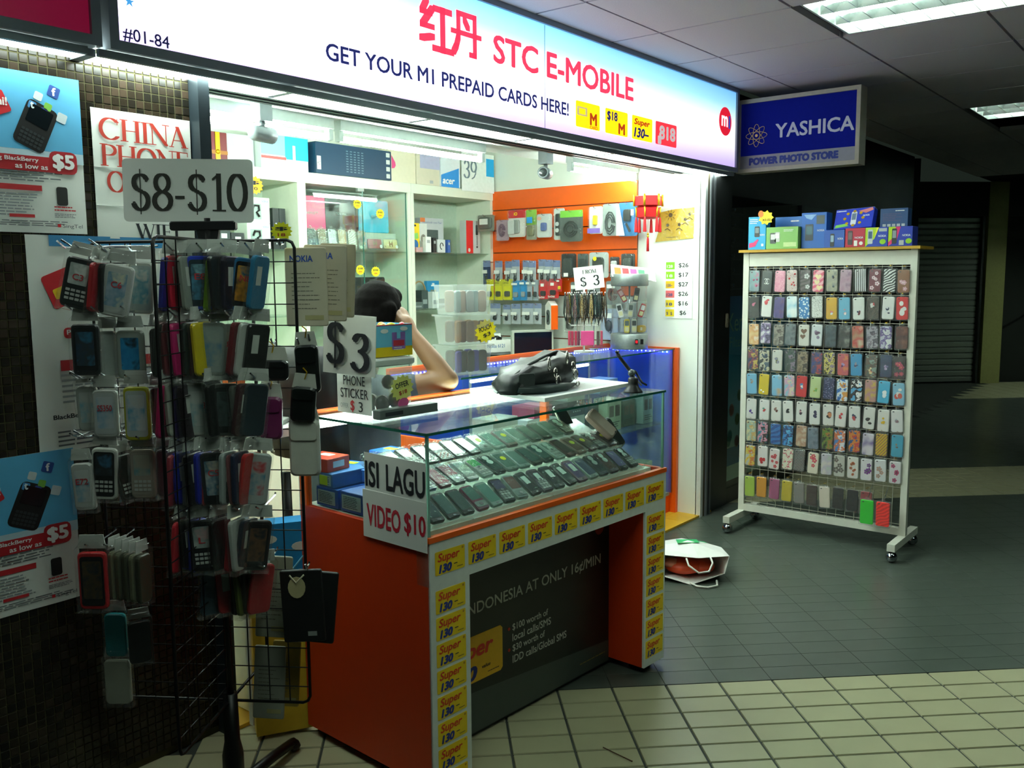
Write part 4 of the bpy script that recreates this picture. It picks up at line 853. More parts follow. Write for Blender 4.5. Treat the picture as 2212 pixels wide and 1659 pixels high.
# right cabinet, upper glass shelf
def deco_y(b, w, h): b.prism(rrect(w*.7, h*.2, .006), 0, .001, M('#8ed06a', .5), TL((0, h*.55, 0)) @ RZ(R(8))); b.prism(ell(0, h*.25, w*.35, h*.18, 14), 0, .001, M('#2a6fa8', .4)); b.prism(rrect(w*.25, .012, .004), 0, .0012, INK, TL((0, h*.92, 0)))
carton('accessory_pack', 'yellow hanging pack with a blue window in the right cabinet', F(4.265, 4.17, 1.661), .085, .185, .03, '#eecb12', deco=deco_y)
def deco_spk(b, w, h):
    for x in (-.25, .22): b.prism(ell(w*x, h*.5, .022, .026, 12), 0, .002, M('#8d8a80', .4)); b.prism(ell(w*x, h*.5, .012, .014, 10), .002, .003, M('#2c2a28', .3))
    rect(b, -w*.35, w*.1, h*.1, h*.18, .001, M('#d84a8a', .5)); rect(b, w*.15, w*.4, h*.05, h*.22, .001, M('#f0a040', .5))
carton('accessory_pack', 'white box printed with two round speakers in the right cabinet', F(4.385, 4.24, 1.661), .135, .19, .08, '#dfe4de', deco=deco_spk)
def deco_cool(b, w, h): put(b, 'Notebook cool Pad', 0, h*.88, .001, .014, w*.8, M('#6a74a8', .5)); b.prism(rrect(w*.55, h*.42, .004), 0, .001, M('#4d5c5a', .4, var=.4, scale=90), TL((-w*.02, h*.46, 0))); rect(b, -w*.5, -w*.3, h*.88, h, .001, M('#d8743a', .5))
carton('accessory_pack', 'large grey box for a notebook cooling pad in the right cabinet', F(4.565, 4.30, 1.661), .23, .235, .05, '#c3c9cc', deco=deco_cool)
t = carton('accessory_pack', 'tall red and grey box at the right end of the upper shelf', F(4.855, 4.18, 1.661), .15, .225, .06, '#c2cac8', deco=lambda b, w, h: (rect(b, -w*.5, -w*.02, 0, h, .0006, M('#d82c2c', .4)), b.prism(ell(-w*.3, h*.1, .012, .014, 10), 0, .0012, M('#eeeae6', .5)), b.prism(rrect(.022, .07, .006), 0, .002, DGREY, TL((w*.25, h*.72, 0))), b.tube([(w*.25, h*.55, .002), (w*.25, h*.25, .002)], .002, DGREY, 4), b.ball((w*.25, h*.2, .002), .008, .008, .004, DGREY, 8)))
for k, (x, w_, h_, c, l) in enumerate(((4.375, .05, .10, '#e4e8e6', 'white rounded mouse pack'), (4.435, .03, .095, '#1c2022', 'slim black box'), (4.50, .075, .085, '#cfd4d2', 'silver earphone box'), (4.575, .025, .085, '#3a5aa0', 'thin blue striped box'), (4.29, .06, .03, '#c49a9a', 'small pink bagged cable'))):
    def dd(b, w, h, k=k):
        if k == 2: b.tube([(w*.2*math.cos(q*.6), h*.5+h*.25*math.sin(q*.6), .002) for q in range(9)], .003, DGREY, 4)
        else: rect(b, -w*.3, w*.3, h*.6, h*.8, .0008, LGREY)
    carton('accessory_pack', l+' at the front of the right cabinet upper shelf', F(x, 4.155, 1.661), w_, h_, .03, c, deco=dd)
# right cabinet, lower shelf
for k, (x, y, w_, h_, c, l) in enumerate(((4.32, 4.22, .05, .07, '#14201f', 'black box with pink print'), (4.40, 4.24, .06, .12, '#3a4a48', 'grey box'), (4.46, 4.20, .06, .11, '#c9d6d2', 'pale box'), (4.56, 4.24, .09, .06, '#10181a', 'wide black box'), (4.66, 4.24, .10, .055, '#141c1e', 'second wide black box'), (4.28, 4.19, .1, .045, '#5a6a66', 'low clear box'))):
    carton('accessory_pack', l+' on the lower shelf of the right cabinet', F(x, y-.02, 1.291), w_, h_, .06, c, deco=lambda b, w, h: (rect(b, -w*.35, w*.35, h*.25, h*.5, .0008, M('#c04a7a' if w < .055 else '#8d9a98', .5))))
carton('accessory_pack', 'bright blue picture frame pack on the lower shelf of the right cabinet', F(4.63, 4.36, 1.352), .12, .12, .03, '#2a94cc', deco=lambda b, w, h: (rect(b, -w*.25, w*.25, h*.02, h*.5, .0008, M('#7d8d8a', .4)), rect(b, -w*.1, w*.1, h*.75, h*.88, .0008, WHITEP)))
t = T_('flask', 'blue metallic flask on the lower shelf of the right cabinet', 'flask', TL((4.275, 4.30, 1.291))); B().lathe([(.02, 0), (.024, .01), (.024, .15), (.014, .17), (.014, .185)], M('#1a8ad0', .15, .7), 16).obj('body', t); B().lathe([(.016, .185), (.016, .21), (.008, .215)], STEEL, 14).obj('cap', t)
t = T_('headphones', 'tan and black headphones on the lower shelf of the right cabinet', 'headphones', TL((4.47, 4.34, 1.40))); B().tube([(-.06, 0, -.04)]+[(.06*math.cos(R(180-a)), 0, .07*math.sin(R(a))) for a in range(0, 181, 20)]+[(.06, 0, -.04)], .006, M('#b59a6a', .5), 6).obj('headband', t)
for s_ in (-1, 1): B().lathe([(.03, 0), (.036, .01), (.036, .02), (.02, .03)], BLACK, 14, TL((s_*.06, 0, -.05)) @ RY(R(90*s_))).obj('ear_cup', t)
B().box(-.04, .04, -.02, .02, -.108, -.09, DGREY).obj('stand', t)
# ================================================================== ORANGE SLATWALL
RWT = lambda y, z, x=5.03: fr((x, y, z), (0, -1, 0))
t = T_('slatwall', 'orange grooved slatwall panel on the right side wall', 'slatwall', RWT(3.545, 0, 5.027))
B().box(-.585, .585, .92, 2.09, 0, .008, M('#7a3a10', .5)).obj('backing', t)
zz = 2.09
for k, hgt in enumerate((.135, .14, .155, .145, .15, .145, .145, .13)): B().box(-.585, .585, zz-hgt+.008, zz, .008, .018, ORANGE if k < 5 else M('#b9c2ba', .5)).obj('slat', t); zz -= hgt
HK = B(); HK.tube([(0, .012, -.006), (0, 0, .004), (0, 0, .12), (0, .012, .13)], .0022, STEEL, 5); HKM = HK.mesh('hook')
def pack(y, z, w, h, label, card, prod, header=None, extra=None, x=4.93, shape='r', group='packs hanging on the orange slatwall', hook=True):
    T = RWT(y, z, x); t = T_('accessory_pack', label, 'accessory pack', T, group)
    B().prism(rrect(w, h, min(w, h)*.12), 0, .0015, M(card, .5)).obj('card', t)
    pc, pw, ph, py = prod
    b = B()
    if shape == 'cable':
        for k in range(3): b.tube([(pw*w*(.5-k*.12)*math.cos(a*.6), py*h+ph*h*(.5-k*.12)*math.sin(a*.6), .012+.003*k) for a in range(11)], .004, M(pc, .4), 5)
    elif shape == 'bud':
        b.tube([(-pw*w*.3, h*.1, .01), (-pw*w*.1, -h*.2, .014), (pw*w*.2, -h*.3, .012), (pw*w*.25, 0, .01)], .003, M(pc, .4), 5); b.ball((0, py*h, .012), pw*w*.35, ph*h*.35, .009, M(pc, .3), 8)
    else: b.prism(rrect(pw*w, ph*h, min(pw*w, ph*h)*.25), .002, .02, M(pc, .35), TL((0, py*h, 0)), .003)
    b.obj('product', t)
    if header: B().prism(rrect(w*.98, h*header[1], .004), .0016, .003, M(header[0], .5), TL((0, h*(.5-header[1]/2), 0))).obj('header', t)
    o = B().prism(rrect(w*.98, h*.98, min(w, h)*.12, 2), .001, .026, FILM(), None, .006).obj('blister', t)
    if extra:
        b = B(); extra(b, w, h); b.obj('label', t)
    if hook: O('hook', HKM, t, TL((0, h*.5-.01, -.095)))
    return t
wl = lambda b, w, h: b.prism(rrect(w*.5, h*.35, .003), .0265, .027, M('#dfe6e0', .6), TL((0, h*.08, 0)))
pack(4.101, 1.868, .15, .112, 'grey clamshell pack with a white label nearest the back corner', '#8a8f80', ('#5a6058', .8, .7, 0), None, wl, x=4.90)
pack(3.976, 1.815, .11, .142, 'small mauve bagged items beside the grey clamshell', '#b89aa8', ('#7a5a70', .5, .6, 0), shape='cable')
pack(3.849, 1.857, .15, .183, 'red and white earphone pack on the slatwall', '#e6e2de', ('#9aa09c', .35, .5, -.12), ('#d8202a', .3), lambda b, w, h: (b.prism(rrect(w*.36, h*.5, .004), .0265, .027, M('#c2c8c6', .4), TL((-w*.22, -h*.14, 0))), put(b, 'iO', w*.05, h*.34, .0275, .022, .03, M('#f2d020', .5), .05)))
pack(3.726, 1.843, .088, .2, 'green and grey pack with a blue sticker on the slatwall', '#9a9a88', ('#77785c', .6, .35, -.2), ('#8ac03a', .5), lambda b, w, h: rect(b, -w*.25, w*.3, h*.05, h*.25, .0275, M('#2a8fd0', .5)))
pack(3.618, 1.833, .124, .155, 'white pack with a small blue gadget on the slatwall', '#d9dedc', ('#5a6aa0', .35, .35, -.05), None, lambda b, w, h: b.prism(ell(-w*.2, h*.3, .018, .012, 12), .0265, .027, M('#e0a890', .5)))
pack(3.497, 1.838, .085, .204, 'white pack with black round parts on the slatwall', '#dde2e0', ('#22282a', .5, .7, -.02), None, lambda b, w, h: [b.prism(ell(0, h*q, .014, .014, 12), .0265, .028, M('#c8cecc', .3)) for q in (.0, -.2)])
pack(3.38, 1.82, .178, .2, 'large black cable pack with a lime header on the slatwall', '#4a5450', ('#1d2422', .6, .5, -.1), ('#7cc83a', .22), x=4.90, shape='cable')
pack(3.211, 1.851, .10, .172, 'white and purple pack with a yellow shape on the slatwall', '#e6e8ea', ('#e0cc20', .3, .35, .0), None, lambda b, w, h: rect(b, -w*.48, w*.48, -h*.48, -h*.3, .0275, M('#7a62b0', .5)))
pack(3.10, 1.848, .12, .2, 'bagged black cable between the purple pack and the mouse', '#9aa4a2', ('#20282a', .6, .7, -.1), shape='cable')
pack(2.975, 1.846, .142, .207, 'blue and white pack with a black computer mouse', '#2a78b4', ('#1c2224', .36, .35, .12), None, lambda b, w, h: (b.face([(-w*.48, -h*.48), (-w*.05, -h*.48), (-w*.35, h*.45), (-w*.48, h*.45)], .0268, M('#dfe6e8', .5)), rect(b, w*.25, w*.4, h*.1, h*.28, .0275, WHITEP), b.prism(rrect(.016, .06, .004), .0266, .029, DGREY, TL((w*.12, -h*.25, 0)) @ RZ(.5))))
for k, y in enumerate((4.122, 4.004, 3.922, 3.853, 3.769, 3.714, 3.636, 3.575, 3.522)):
    pack(y, 1.525-.004*(k % 3), .066, .172, 'clear headset blister with blue print, %s from the back corner in the second slatwall row' % ORD[k], '#b9c2c8' if k else '#27406a', ('#1f2628', .6, .34, -.22), ('#7a8cb8', .26), lambda b, w, h: rect(b, -w*.35, w*.35, -h*.02, h*.12, .0275, PAPER), x=4.93-.012*(k % 2), shape='bud')
for y, z, w_, h_, l, c, pc in ((3.421, 1.566, .118, .157, 'black cable pack in the second slatwall row', '#1a2020', '#2c3434'), (3.308, 1.564, .086, .155, 'dark grey case pack in the second slatwall row', '#3a4646', '#232b2c'), (3.188, 1.567, .147, .162, 'clear white-framed pack with a yellow dot in the second slatwall row', '#b4bcba', '#2c3230'), (3.069, 1.551, .069, .131, 'black pack printed with a white phone in the second slatwall row', '#23282a', '#c8cecc'), (2.971, 1.56, .10, .149, 'black pack nearest the shop front in the second slatwall row', '#1c2222', '#3c4644')):
    pack(y, z, w_, h_, l, c, (pc, .55, .7, -.04), extra=(lambda b, w, h: b.prism(ell(-w*.1, h*.25, .014, .014, 10), .0265, .027, M('#e4d81c', .5))) if 'yellow' in l else (lambda b, w, h: rect(b, -w*.2, w*.1, -h*.45, -h*.3, .0275, PAPER)))
for k, (y, z, w_, h_, c, l, pc) in enumerate(((4.081, 1.408, .066, .146, '#e6e012', 'first yellow battery pack', '#4a4a3a'), (4.002, 1.408, .074, .145, '#e6e012', 'second yellow battery pack', '#4a4a3a'), (3.921, 1.409, .085, .143, '#e6e012', 'third yellow battery pack', '#55554a'), (3.846, 1.402, .072, .136, '#1e94d8', 'first blue battery pack', '#8a9698'), (3.782, 1.406, .055, .141, '#1e94d8', 'second blue battery pack', '#8a9698'), (3.732, 1.406, .042, .141, '#aab8c4', 'first slim clear blister', '#3a4448'), (3.681, 1.406, .042, .14, '#aab8c4', 'second slim clear blister', '#3a4448'), (3.614, 1.411, .076, .13, '#d81c24', 'first red memory card pack', '#26282a'), (3.533, 1.417, .082, .129, '#d81c24', 'second red memory card pack', '#26282a'), (3.481, 1.439, .03, .085, '#c81c24', 'narrow red pack with yellow tag', '#d8c81c'))):
    def ex(b, w, h, c=c):
        if c == '#e6e012': put(b, 'CAPDASE', 0, h*.32, .0275, .012, w*.6, INK)
        elif c == '#d81c24': put(b, 'SanDisk', 0, -h*.4, .0275, .013, w*.7, PAPER, .03); rect(b, -w*.1, w*.25, h*.15, h*.3, .0275, PAPER)
        else: rect(b, -w*.35, w*.35, h*.28, h*.38, .0275, PAPER)
    pack(y, z, w_, h_, l+' in the third slatwall row', c, (pc, .5, .26, -.2), extra=ex, x=4.915)
for k, (y, z, w_, h_) in enumerate(((4.035, 1.24, .09, .146), (3.931, 1.237, .068, .135), (3.852, 1.242, .078, .14), (3.749, 1.246, .1, .142), (3.665, 1.247, .06, .141))):
    pack(y, z, w_, h_, 'clear headset blister, %s from the back corner in the fourth slatwall row' % ORD[k], '#b9c2c8', ('#1f2628', .6, .34, -.2), ('#8090b8', .24), lambda b, w, h: rect(b, -w*.32, w*.32, -h*.05, h*.1, .0275, PAPER), shape='bud', x=4.915)
for y, z, w_, h_, l, c, pc, sh in ((3.37, 1.385, .10, .15, 'black coiled cable pack left of the strap stand in the third slatwall row', '#6a7472', '#181c1e', 'cable'), (3.24, 1.38, .10, .15, 'grey bagged cable behind the strap stand in the third slatwall row', '#8a9492', '#22282a', 'cable'), (3.09, 1.39, .11, .15, 'dark red bagged cable behind the drum in the third slatwall row', '#7a8486', '#5a2026', 'cable'), (3.12, 1.19, .13, .20, 'tall pale blue earphone pack between strap stand and drum', '#a8b8d0', '#26304a', 'bud'), (3.42, 1.20, .09, .15, 'small black charger pack low beside the orange carton', '#9aa6a4', '#15181a', 'r'), (2.99, 1.20, .09, .17, 'pale pack low behind the rotating drum', '#b4c0c8', '#2a3440', 'bud')):
    pack(y, z, w_, h_, l, c, (pc, .62, .55, -.05), extra=lambda b, w, h: rect(b, -w*.3, w*.25, h*.2, h*.36, .0275, PAPER), shape=sh, x=4.95)
t = T_('accessory_pack', 'tall white and orange earphone carton hanging low on the slatwall', 'accessory pack', RWT(3.58, 1.145, 4.915) @ RY(R(-28)), 'packs hanging on the orange slatwall')
B().box(-.045, .045, 0, .16, -.05, 0, M('#e8eae4', .5)).obj('carton', t); B().prism([(-.045, .16), (.045, .16), (0.0, .19)], -.05, 0, M('#e8eae4', .5)).obj('gable', t); B().box(.045, .047, 0, .16, -.05, 0, ORANGE).obj('side_print', t)
B().prism(rrect(.055, .10, .02), 0, .001, M('#5a6260', .3), TL((0, .08, 0))).obj('window', t); B().tube([(-.01, .11, .004), (.012, .09, .004), (0, .05, .004)], .003, BLACK, 5).obj('earphone', t)
# price list, gold picture and lantern on the white strip of wall
t = T_('price_list', 'white card price list with coloured prepaid stickers and dollar prices', 'price list', RWT(2.672, 1.412)); B().box(-.098, .098, -.178, .178, 0, .004, WHITEP).obj('card', t)
for k, (c, s1, pr) in enumerate((('#7cc61c', '128', '$26'), ('#8ad01c', '18', '$17'), ('#e6b414', '130–', '$27'), ('#e0686a', '128', '$26'), ('#e8cc28', '18', '$16'), ('#e8cc1c', '5  5', '$6'))):
    y = .145-k*.058; o = B().box(-.085, -.025, y-.022, y+.022, .004, .0048, M(c, .5)).obj('sticker', t)
    b = B(); put(b, s1, -.058, y-.004, .0055, .018, .04, M('#3a4a78' if c[1] == 'e' else '#e8f4d8', .5), .03); b.obj('lettering', o)
    b = B(); put(b, pr, .035, y, .0048, .03, .066 if len(pr) > 2 else .044, INK, .01); b.obj('lettering', t)
t = T_('gold_picture', 'gold foil picture in crinkled plastic on the white wall', 'picture', RWT(2.70, 1.805)); B().prism([(-.135, -.10), (.125, -.085), (.13, .1), (.0, .095), (-.1, .08), (-.1, .0)], 0, .004, M('#d0ae08', .45, .15, .25, 25, bump=.3)).obj('sheet', t)
b = B(); dk = M('#4a3c08', .6)
for k in range(9): b.tube([(-.03+.02*math.cos(k*.7), .06+.018*math.sin(k*.7), .005), (-.03+.036*math.cos(k*.7), .06+.034*math.sin(k*.7), .005)], .0015, dk, 4)
b.prism(ell(-.03, .06, .014, .014, 10), .004, .005, dk)
for x, y in ((-.05, .0), (.03, .0), (.07, .03), (.1, .06)): b.prism(star(x, y, .008, .014, 5), .004, .005, dk); b.tube([(x-.02, y-.03, .005), (x, y-.02, .005), (x+.02, y-.035, .005)], .0025, dk, 4)
lines(b, -.06, .04, -.078, -.07, 1, .005, dk); b.obj('figure_print', t); B().prism([(-.145, -.11), (.135, -.095), (.14, .112), (-.115, .1)], .0055, .007, FILM()).obj('plastic_wrap', t)
t = T_('lantern', 'red and gold hexagonal paper lantern with tassels hanging from a thread', 'lantern', TL((4.90, 2.815, 1.86))); RL = M('#b8161c', .45, emis=.05)
B().lathe([(.05, .055), (.085, .06), (.085, .115), (.05, .12)], RL, 6, RZ(R(15)), False).obj('upper_drum', t); B().lathe([(.045, -.02), (.07, -.01), (.075, .045), (.05, .055)], RL, 6, RZ(R(15)), False).obj('lower_drum', t)
for k in range(6):
    a = R(15+60*k); x, y = math.cos(a), math.sin(a)
    B().tube([(.088*x, .088*y, .055), (.088*x, .088*y, .125)], .007, GOLD, 6).obj('gilt_post', t); B().tube([(.072*x, .072*y, -.01), (.076*x, .076*y, .05)], .005, GOLD, 6).obj('gilt_post', t)
    B().lathe([(.004, 0), (.006, -.01), (.008, -.02), (.011, -.085), (.0105, -.09)], M('#c8141c', .7), 8, TL((.074*x, .074*y, -.01))).obj('tassel', t)
    b = B(); b.face([(.06*math.cos(a+.3), .06*math.sin(a+.3)), (.06*math.cos(a+.75), .06*math.sin(a+.75)), (.066*math.cos(a+.75), .066*math.sin(a+.75)), (.066*math.cos(a+.3), .066*math.sin(a+.3))], .085, GOLD); b.obj('gilt_panel', t)
B().tube([(0, 0, -.02), (0, 0, -.12)], .0015, RL, 5).obj('cord', t); B().ball((0, 0, -.11), .007, .007, .007, GOLD, 8).obj('bead', t); B().ball((0, 0, -.125), .008, .008, .008, GOLD, 8).obj('bead', t); B().lathe([(.004, -.13), (.007, -.14), (.009, -.215)], M('#c8141c', .7), 8).obj('long_tassel', t)
B().tube([(0, 0, .12), (0, 0, .34)], .001, INK, 4).obj('thread', t)
# ================================================================== INNER GLASS COUNTER WITH BLUE LEDS
BLUEP = M('#2058e0', .5)
C2 = T_('glass_counter', 'inner glass counter edged in orange and lit by blue leds', 'counter', TL((0, 0, 0)))
gx0, gx1, gy0, gy1, gz = 3.03, 5.02, 2.68, 3.15, 1.05
B().box(5.0, 5.025, 2.655, gy1+.03, 0, gz+.004, ORANGE).obj('end_panel', C2); B().box(gx0-.02, gx0, 2.70, gy1, 0, gz-.3, ORANGE).obj('end_panel', C2)
B().box(4.992, 5.0, gy0+.008, gy1-.012, .14, gz-.01, BLUEP).obj('end_lining', C2); B().box(4.986, 4.991, gy0+.03, gy1-.04, gz-.028, gz-.018, emit('#0a28ff', E_LED)).obj('led_strip', C2); B().box(gx0, gx1-.02, gy0+.02, gy1, 0, .12, ORANGE).obj('plinth', C2); B().box(gx0, gx1-.02, gy1, gy1+.025, 0, gz+.012, ORANGE).obj('back_board', C2)
B().box(gx0, gx1-.02, gy1-.012, gy1-.002, .12, gz-.02, M('#1d55d0', .5)).obj('blue_backing', C2); B().box(gx0, gx1-.02, gy0+.02, gy1-.012, .12, .14, M('#c3ccc6', .5)).obj('base_shelf', C2)
B().box(gx0, gx1-.02, gy0, gy0+.006, .14, gz-.008, GLASS()).obj('glass_front', C2)
o = B().box(gx0-.02, gx1-.02, gy0-.005, gy1, gz-.008, gz, GLASS()).obj('glass_top', C2); B().box(gx0-.02, gx1-.02, gy0-.0056, gy0-.0046, gz-.008, gz, EDGE).obj('polished_edge', o)
B().box(gx0, gx1-.02, gy0+.05, gy1-.014, .58, .587, SG).obj('glass_shelf', C2)
for x in (3.6, 4.2, 4.74, 4.97): B().box(x-.008, x+.008, gy1-.018, gy1-.012, .14, gz-.03, M('#c9d4dc', .4, .4)).obj('shelf_bracket', C2)
led = B(); led.box(-.004, .004, -.002, .002, -.004, .004, emit('#a8c4ff', 9.0)); ledm = led.mesh('led')
for k in range(14): O('led', ledm, C2, TL((4.984, gy0+.04+k*.03, gz-.022)))
for k in range(70): O('led', ledm, C2, TL((gx0+.03+k*.0275, gy1-.017, gz-.022)))
B().box(gx0, gx1-.03, gy1-.012, gy1-.009, gz-.026, gz-.017, emit('#0a28ff', E_LED)).obj('led_strip', C2)
B().tube([(gx0+.1, gy0+.04, gz-.03), (4.1, gy0+.04, gz-.03)], .008, emit('#eafff4', 4), 8).obj('case_tube', C2)
# goods stacked inside it
for k, (x, y, z, w_, h_, d_, c, l, dc) in enumerate((
    (3.52, 2.88, .588, .20, .20, .14, '#dfe6e0', 'tall plain white carton', 0), (3.80, 2.88, .588, .22, .05, .18, '#c9ccd8', 'flat silver carton', 1), (3.80, 2.88, .640, .22, .06, .18, '#7d8fb0', 'flat slate blue carton', 1), (3.80, 2.88, .702, .2, .05, .16, '#d8dce0', 'flat pale carton', 1), (3.84, 2.88, .754, .16, .06, .15, '#e0608a', 'pink topped carton', 0),
    (4.12, 2.86, .588, .17, .085, .15, '#1a78c8', 'bright blue carton', 2), (4.12, 2.86, .675, .17, .05, .15, '#c2cac8', 'grey carton between the blue and black ones', 0), (4.12, 2.86, .727, .17, .085, .15, '#1c2424', 'black carton with small white marks', 2), (4.12, 2.86, .814, .17, .06, .15, '#d9e0d8', 'white carton with dark marks', 2),
    (4.36, 2.90, .588, .1, .17, .1, '#2a3836', 'dark upright carton', 0), (4.52, 2.86, .588, .15, .19, .1, '#aab4a0', 'pale green carton with two picture windows', 3), (4.72, 2.88, .588, .15, .16, .12, '#3f5450', 'grey green carton', 3), (4.88, 2.84, .588, .12, .19, .1, '#8fa4ac', 'pale blue carton nearest the orange end', 3), (4.60, 2.95, .80, .2, .08, .14, '#7fa0d8', 'pale blue carton lying on the green one', 0),
    (4.88, 2.84, .141, .12, .2, .1, '#b0b8a0', 'pale carton on the counter floor by the orange end', 3), (4.70, 2.84, .141, .14, .17, .12, '#5a7068', 'grey carton on the counter floor', 3), (3.42, 2.84, .141, .25, .2, .15, '#b43a7a', 'magenta carton on the counter floor', 0), (3.3, 2.90, .588, .14, .1, .15, '#3a2f5a', 'purple carton beside the tall white one', 0), (4.46, 2.84, .141, .16, .21, .14, '#2b6aa8', 'blue carton on the counter floor', 2), (4.2, 2.84, .141, .2, .16, .15, '#d0d4c8', 'white carton on the counter floor', 1), (3.85, 2.84, .141, .28, .22, .2, '#3b4a48', 'dark carton on the counter floor', 0))):
    def dc_(b, w, h, dc=dc):
        if dc == 1: lines(b, -w*.4, w*.2, h*.3, h*.7, 1, .0008, DGREY)
        elif dc == 2:
            for q in range(4): b.prism(ell(-w*.15+q*w*.12, h*.3, .006, .004, 6), 0, .001, LGREY)
        elif dc == 3:
            for q in (-.22, .22): b.prism(rrect(w*.32, h*.35, .004), 0, .001, M('#5a4a44', .3), TL((w*q, h*.62, 0)))
            lines(b, -w*.4, w*.4, h*.1, h*.3, 3, .001, DGREY)
        else: lines(b, -w*.3, w*.3, h*.4, h*.6, 2, .0008, LGREY)
    carton('stock_carton', l+' inside the inner glass counter', F(x, y-.05, z), w_, h_, d_, c, deco=dc_)
# acrylic turntable with phones
t = T_('rotating_display', 'silver and clear rotating display drum with small phones on the inner counter', 'display stand', TL((4.83, 2.90, gz))); SIL = M('#8f9896', .4, .5, .15, 90)
B().lathe([(.112, 0), (.115, .005), (.115, .09), (.11, .095)], SIL, 28).obj('base_drum', t); B().lathe([(.11, .385), (.115, .39), (.115, .455), (.11, .46)], SIL, 28).obj('top_drum', t)
AC = clear((.95, .97, .97), .06, .06, .03, 'drumacrylic')
B().tube([(0, 0, .095), (0, 0, .385)], .108, AC, 24, cap=False).obj('acrylic_wall', t)
for z in (.19, .285): B().lathe([(.104, z), (.104, z+.004)], AC, 24).obj('shelf', t)
B().tube([(0, 0, .095), (0, 0, .385)], .006, STEEL, 8).obj('spindle', t)
DF = lambda x, y, z: TL((4.83+x, 2.90+y, gz+z)) @ fr((0, 0, 0), (.621, -.784, 0))
for k, (x, y, z, c, c2, l, a) in enumerate(((-.055, -.015, .1, '#d8c23a', '#5a6a68', 'yellow candy bar phone on the lowest drum shelf', 0), (-.02, -.045, .1, '#c3c8ba', '#3a4444', 'silver candy bar phone on the lowest drum shelf', 0), (-.06, .02, .195, '#e6e8e6', '#2a2c2e', 'white toy phone on the middle drum shelf', 14), (-.03, -.02, .195, '#b9bfb4', '#5f6b68', 'silver touch phone on the middle drum shelf', -6), (.03, -.055, .195, '#b0202c', '#e0e0e0', 'red slider phone on the middle drum shelf', -18), (-.045, .0, .29, '#8e2630', '#c8a0a0', 'dark red phone on the upper drum shelf', 30), (.0, -.04, .29, '#3a4240', '#1c2222', 'dark phone on the upper drum shelf', -10))):
    p = T_('display_phone', l, 'phone', DF(x, y, z) @ RZ(R(a)), 'phones in the rotating drum'); B().prism(rrect(.032, .085, .008), 0, .012, M(c, .3), TL((0, .043, 0)), .002).obj('body', p); B().prism(rrect(.024, .03, .003), .012, .0125, M(c2, .1), TL((0, .06, 0))).obj('screen', p); B().prism(rrect(.022, .026, .003), .012, .013, M('#d8d4a0', .4), TL((0, .024, 0))).obj('keypad', p)
p = T_('display_phone', 'mustard clamshell phone on the lowest drum shelf', 'phone', DF(.04, -.06, .1), 'phones in the rotating drum'); B().prism(rrect(.06, .045, .016), 0, .014, M('#b8960e', .3), TL((0, .023, 0)), .003).obj('body', p); B().prism(rrect(.012, .02, .003), .014, .0145, M('#e0dcc0', .3), TL((0, .023, 0))).obj('badge', p)
for s_ in (0, 1): B().box(.03+s_*.032-.009, .03+s_*.032+.009, .035, .066, .1145, .118, BLACK, fr((0, 0, 0), (.621, -.784, 0))).obj('switch', t)
B().box(.024, .036, .042, .058, .118, .1195, M('#d01820', .3, emis=1.2), fr((0, 0, 0), (.621, -.784, 0))).obj('red_light', t)
t = T_('brochure', 'fan of striped brochures leaning on top of the rotating drum', 'brochure', TL((4.83, 2.90, gz+.47)) @ fr((0, 0, 0), (.621, -.784, 0)) @ RX(R(-48)) @ RY(R(8)))
for k in range(5): B().box(-.115+k*.014, .115+k*.012, -.055, .055, -.002*k-.001, -.002*k, PAPER).obj('leaf', t)
for k, c in enumerate(('#ee6a12', '#d8323a', '#d84a8a', '#4a8a6a')): B().box(-.095+k*.05, -.055+k*.05, -.05, .03, 0, .0008, M(c, .5)).obj('colour_bar', t)
# three dollar strap stand
S3 = T_('strap_stand', 'white wire stand hung with phone straps and a three dollar sign', 'display stand', TL((4.45, 2.98, gz)) @ fr((0, 0, 0), (.621, -.784, 0)))
B().prism(ell(0, 0, .06, .06, 20), 0, .01, WHITEP, RX(R(-90)) @ Matrix()).obj('base', S3); B().tube([(0, .01, 0), (0, .40, 0)], .006, WHITEP, 8).obj('pole', S3)
for z in (.34, .16):
    for k in range(6):
        a = R(30+60*k); B().tube([(0, z, 0), (.09*math.cos(a), z, .09*math.sin(a)), (.1*math.cos(a), z+.012, .1*math.sin(a))], .0022, WHITEP, 5).obj('arm', S3)
t = T_('price_sign', 'white from three dollars sign on the strap stand', 'sign', TL((4.40, 2.90, gz+.43)) @ fr((0, 0, 0), (.621, -.784, .0)) @ RZ(R(6))); B().box(-.095, .075, -.055, .075, 0, .003, WHITEP).obj('card', t)
b = B(); put(b, 'FROM', -.005, .045, .004, .022, .08, INK, serif_=True); put(b, '$', -.045, -.01, .004, .062, .034, INK, serif_=True); put(b, '3', .03, -.008, .004, .058, .036, INK, serif_=True); b.obj('lettering', t)
SF = TL((4.45, 2.98, gz)) @ fr((0, 0, 0), (.621, -.784, 0))
stc = ['#2b2f2c', '#5a4a3a', '#8a7a20', '#22302e', '#6a4a5a', '#1d4a48', '#3c3c38', '#a08a5a', '#2a2a30', '#6a5a44', '#20282a', '#b09a70']
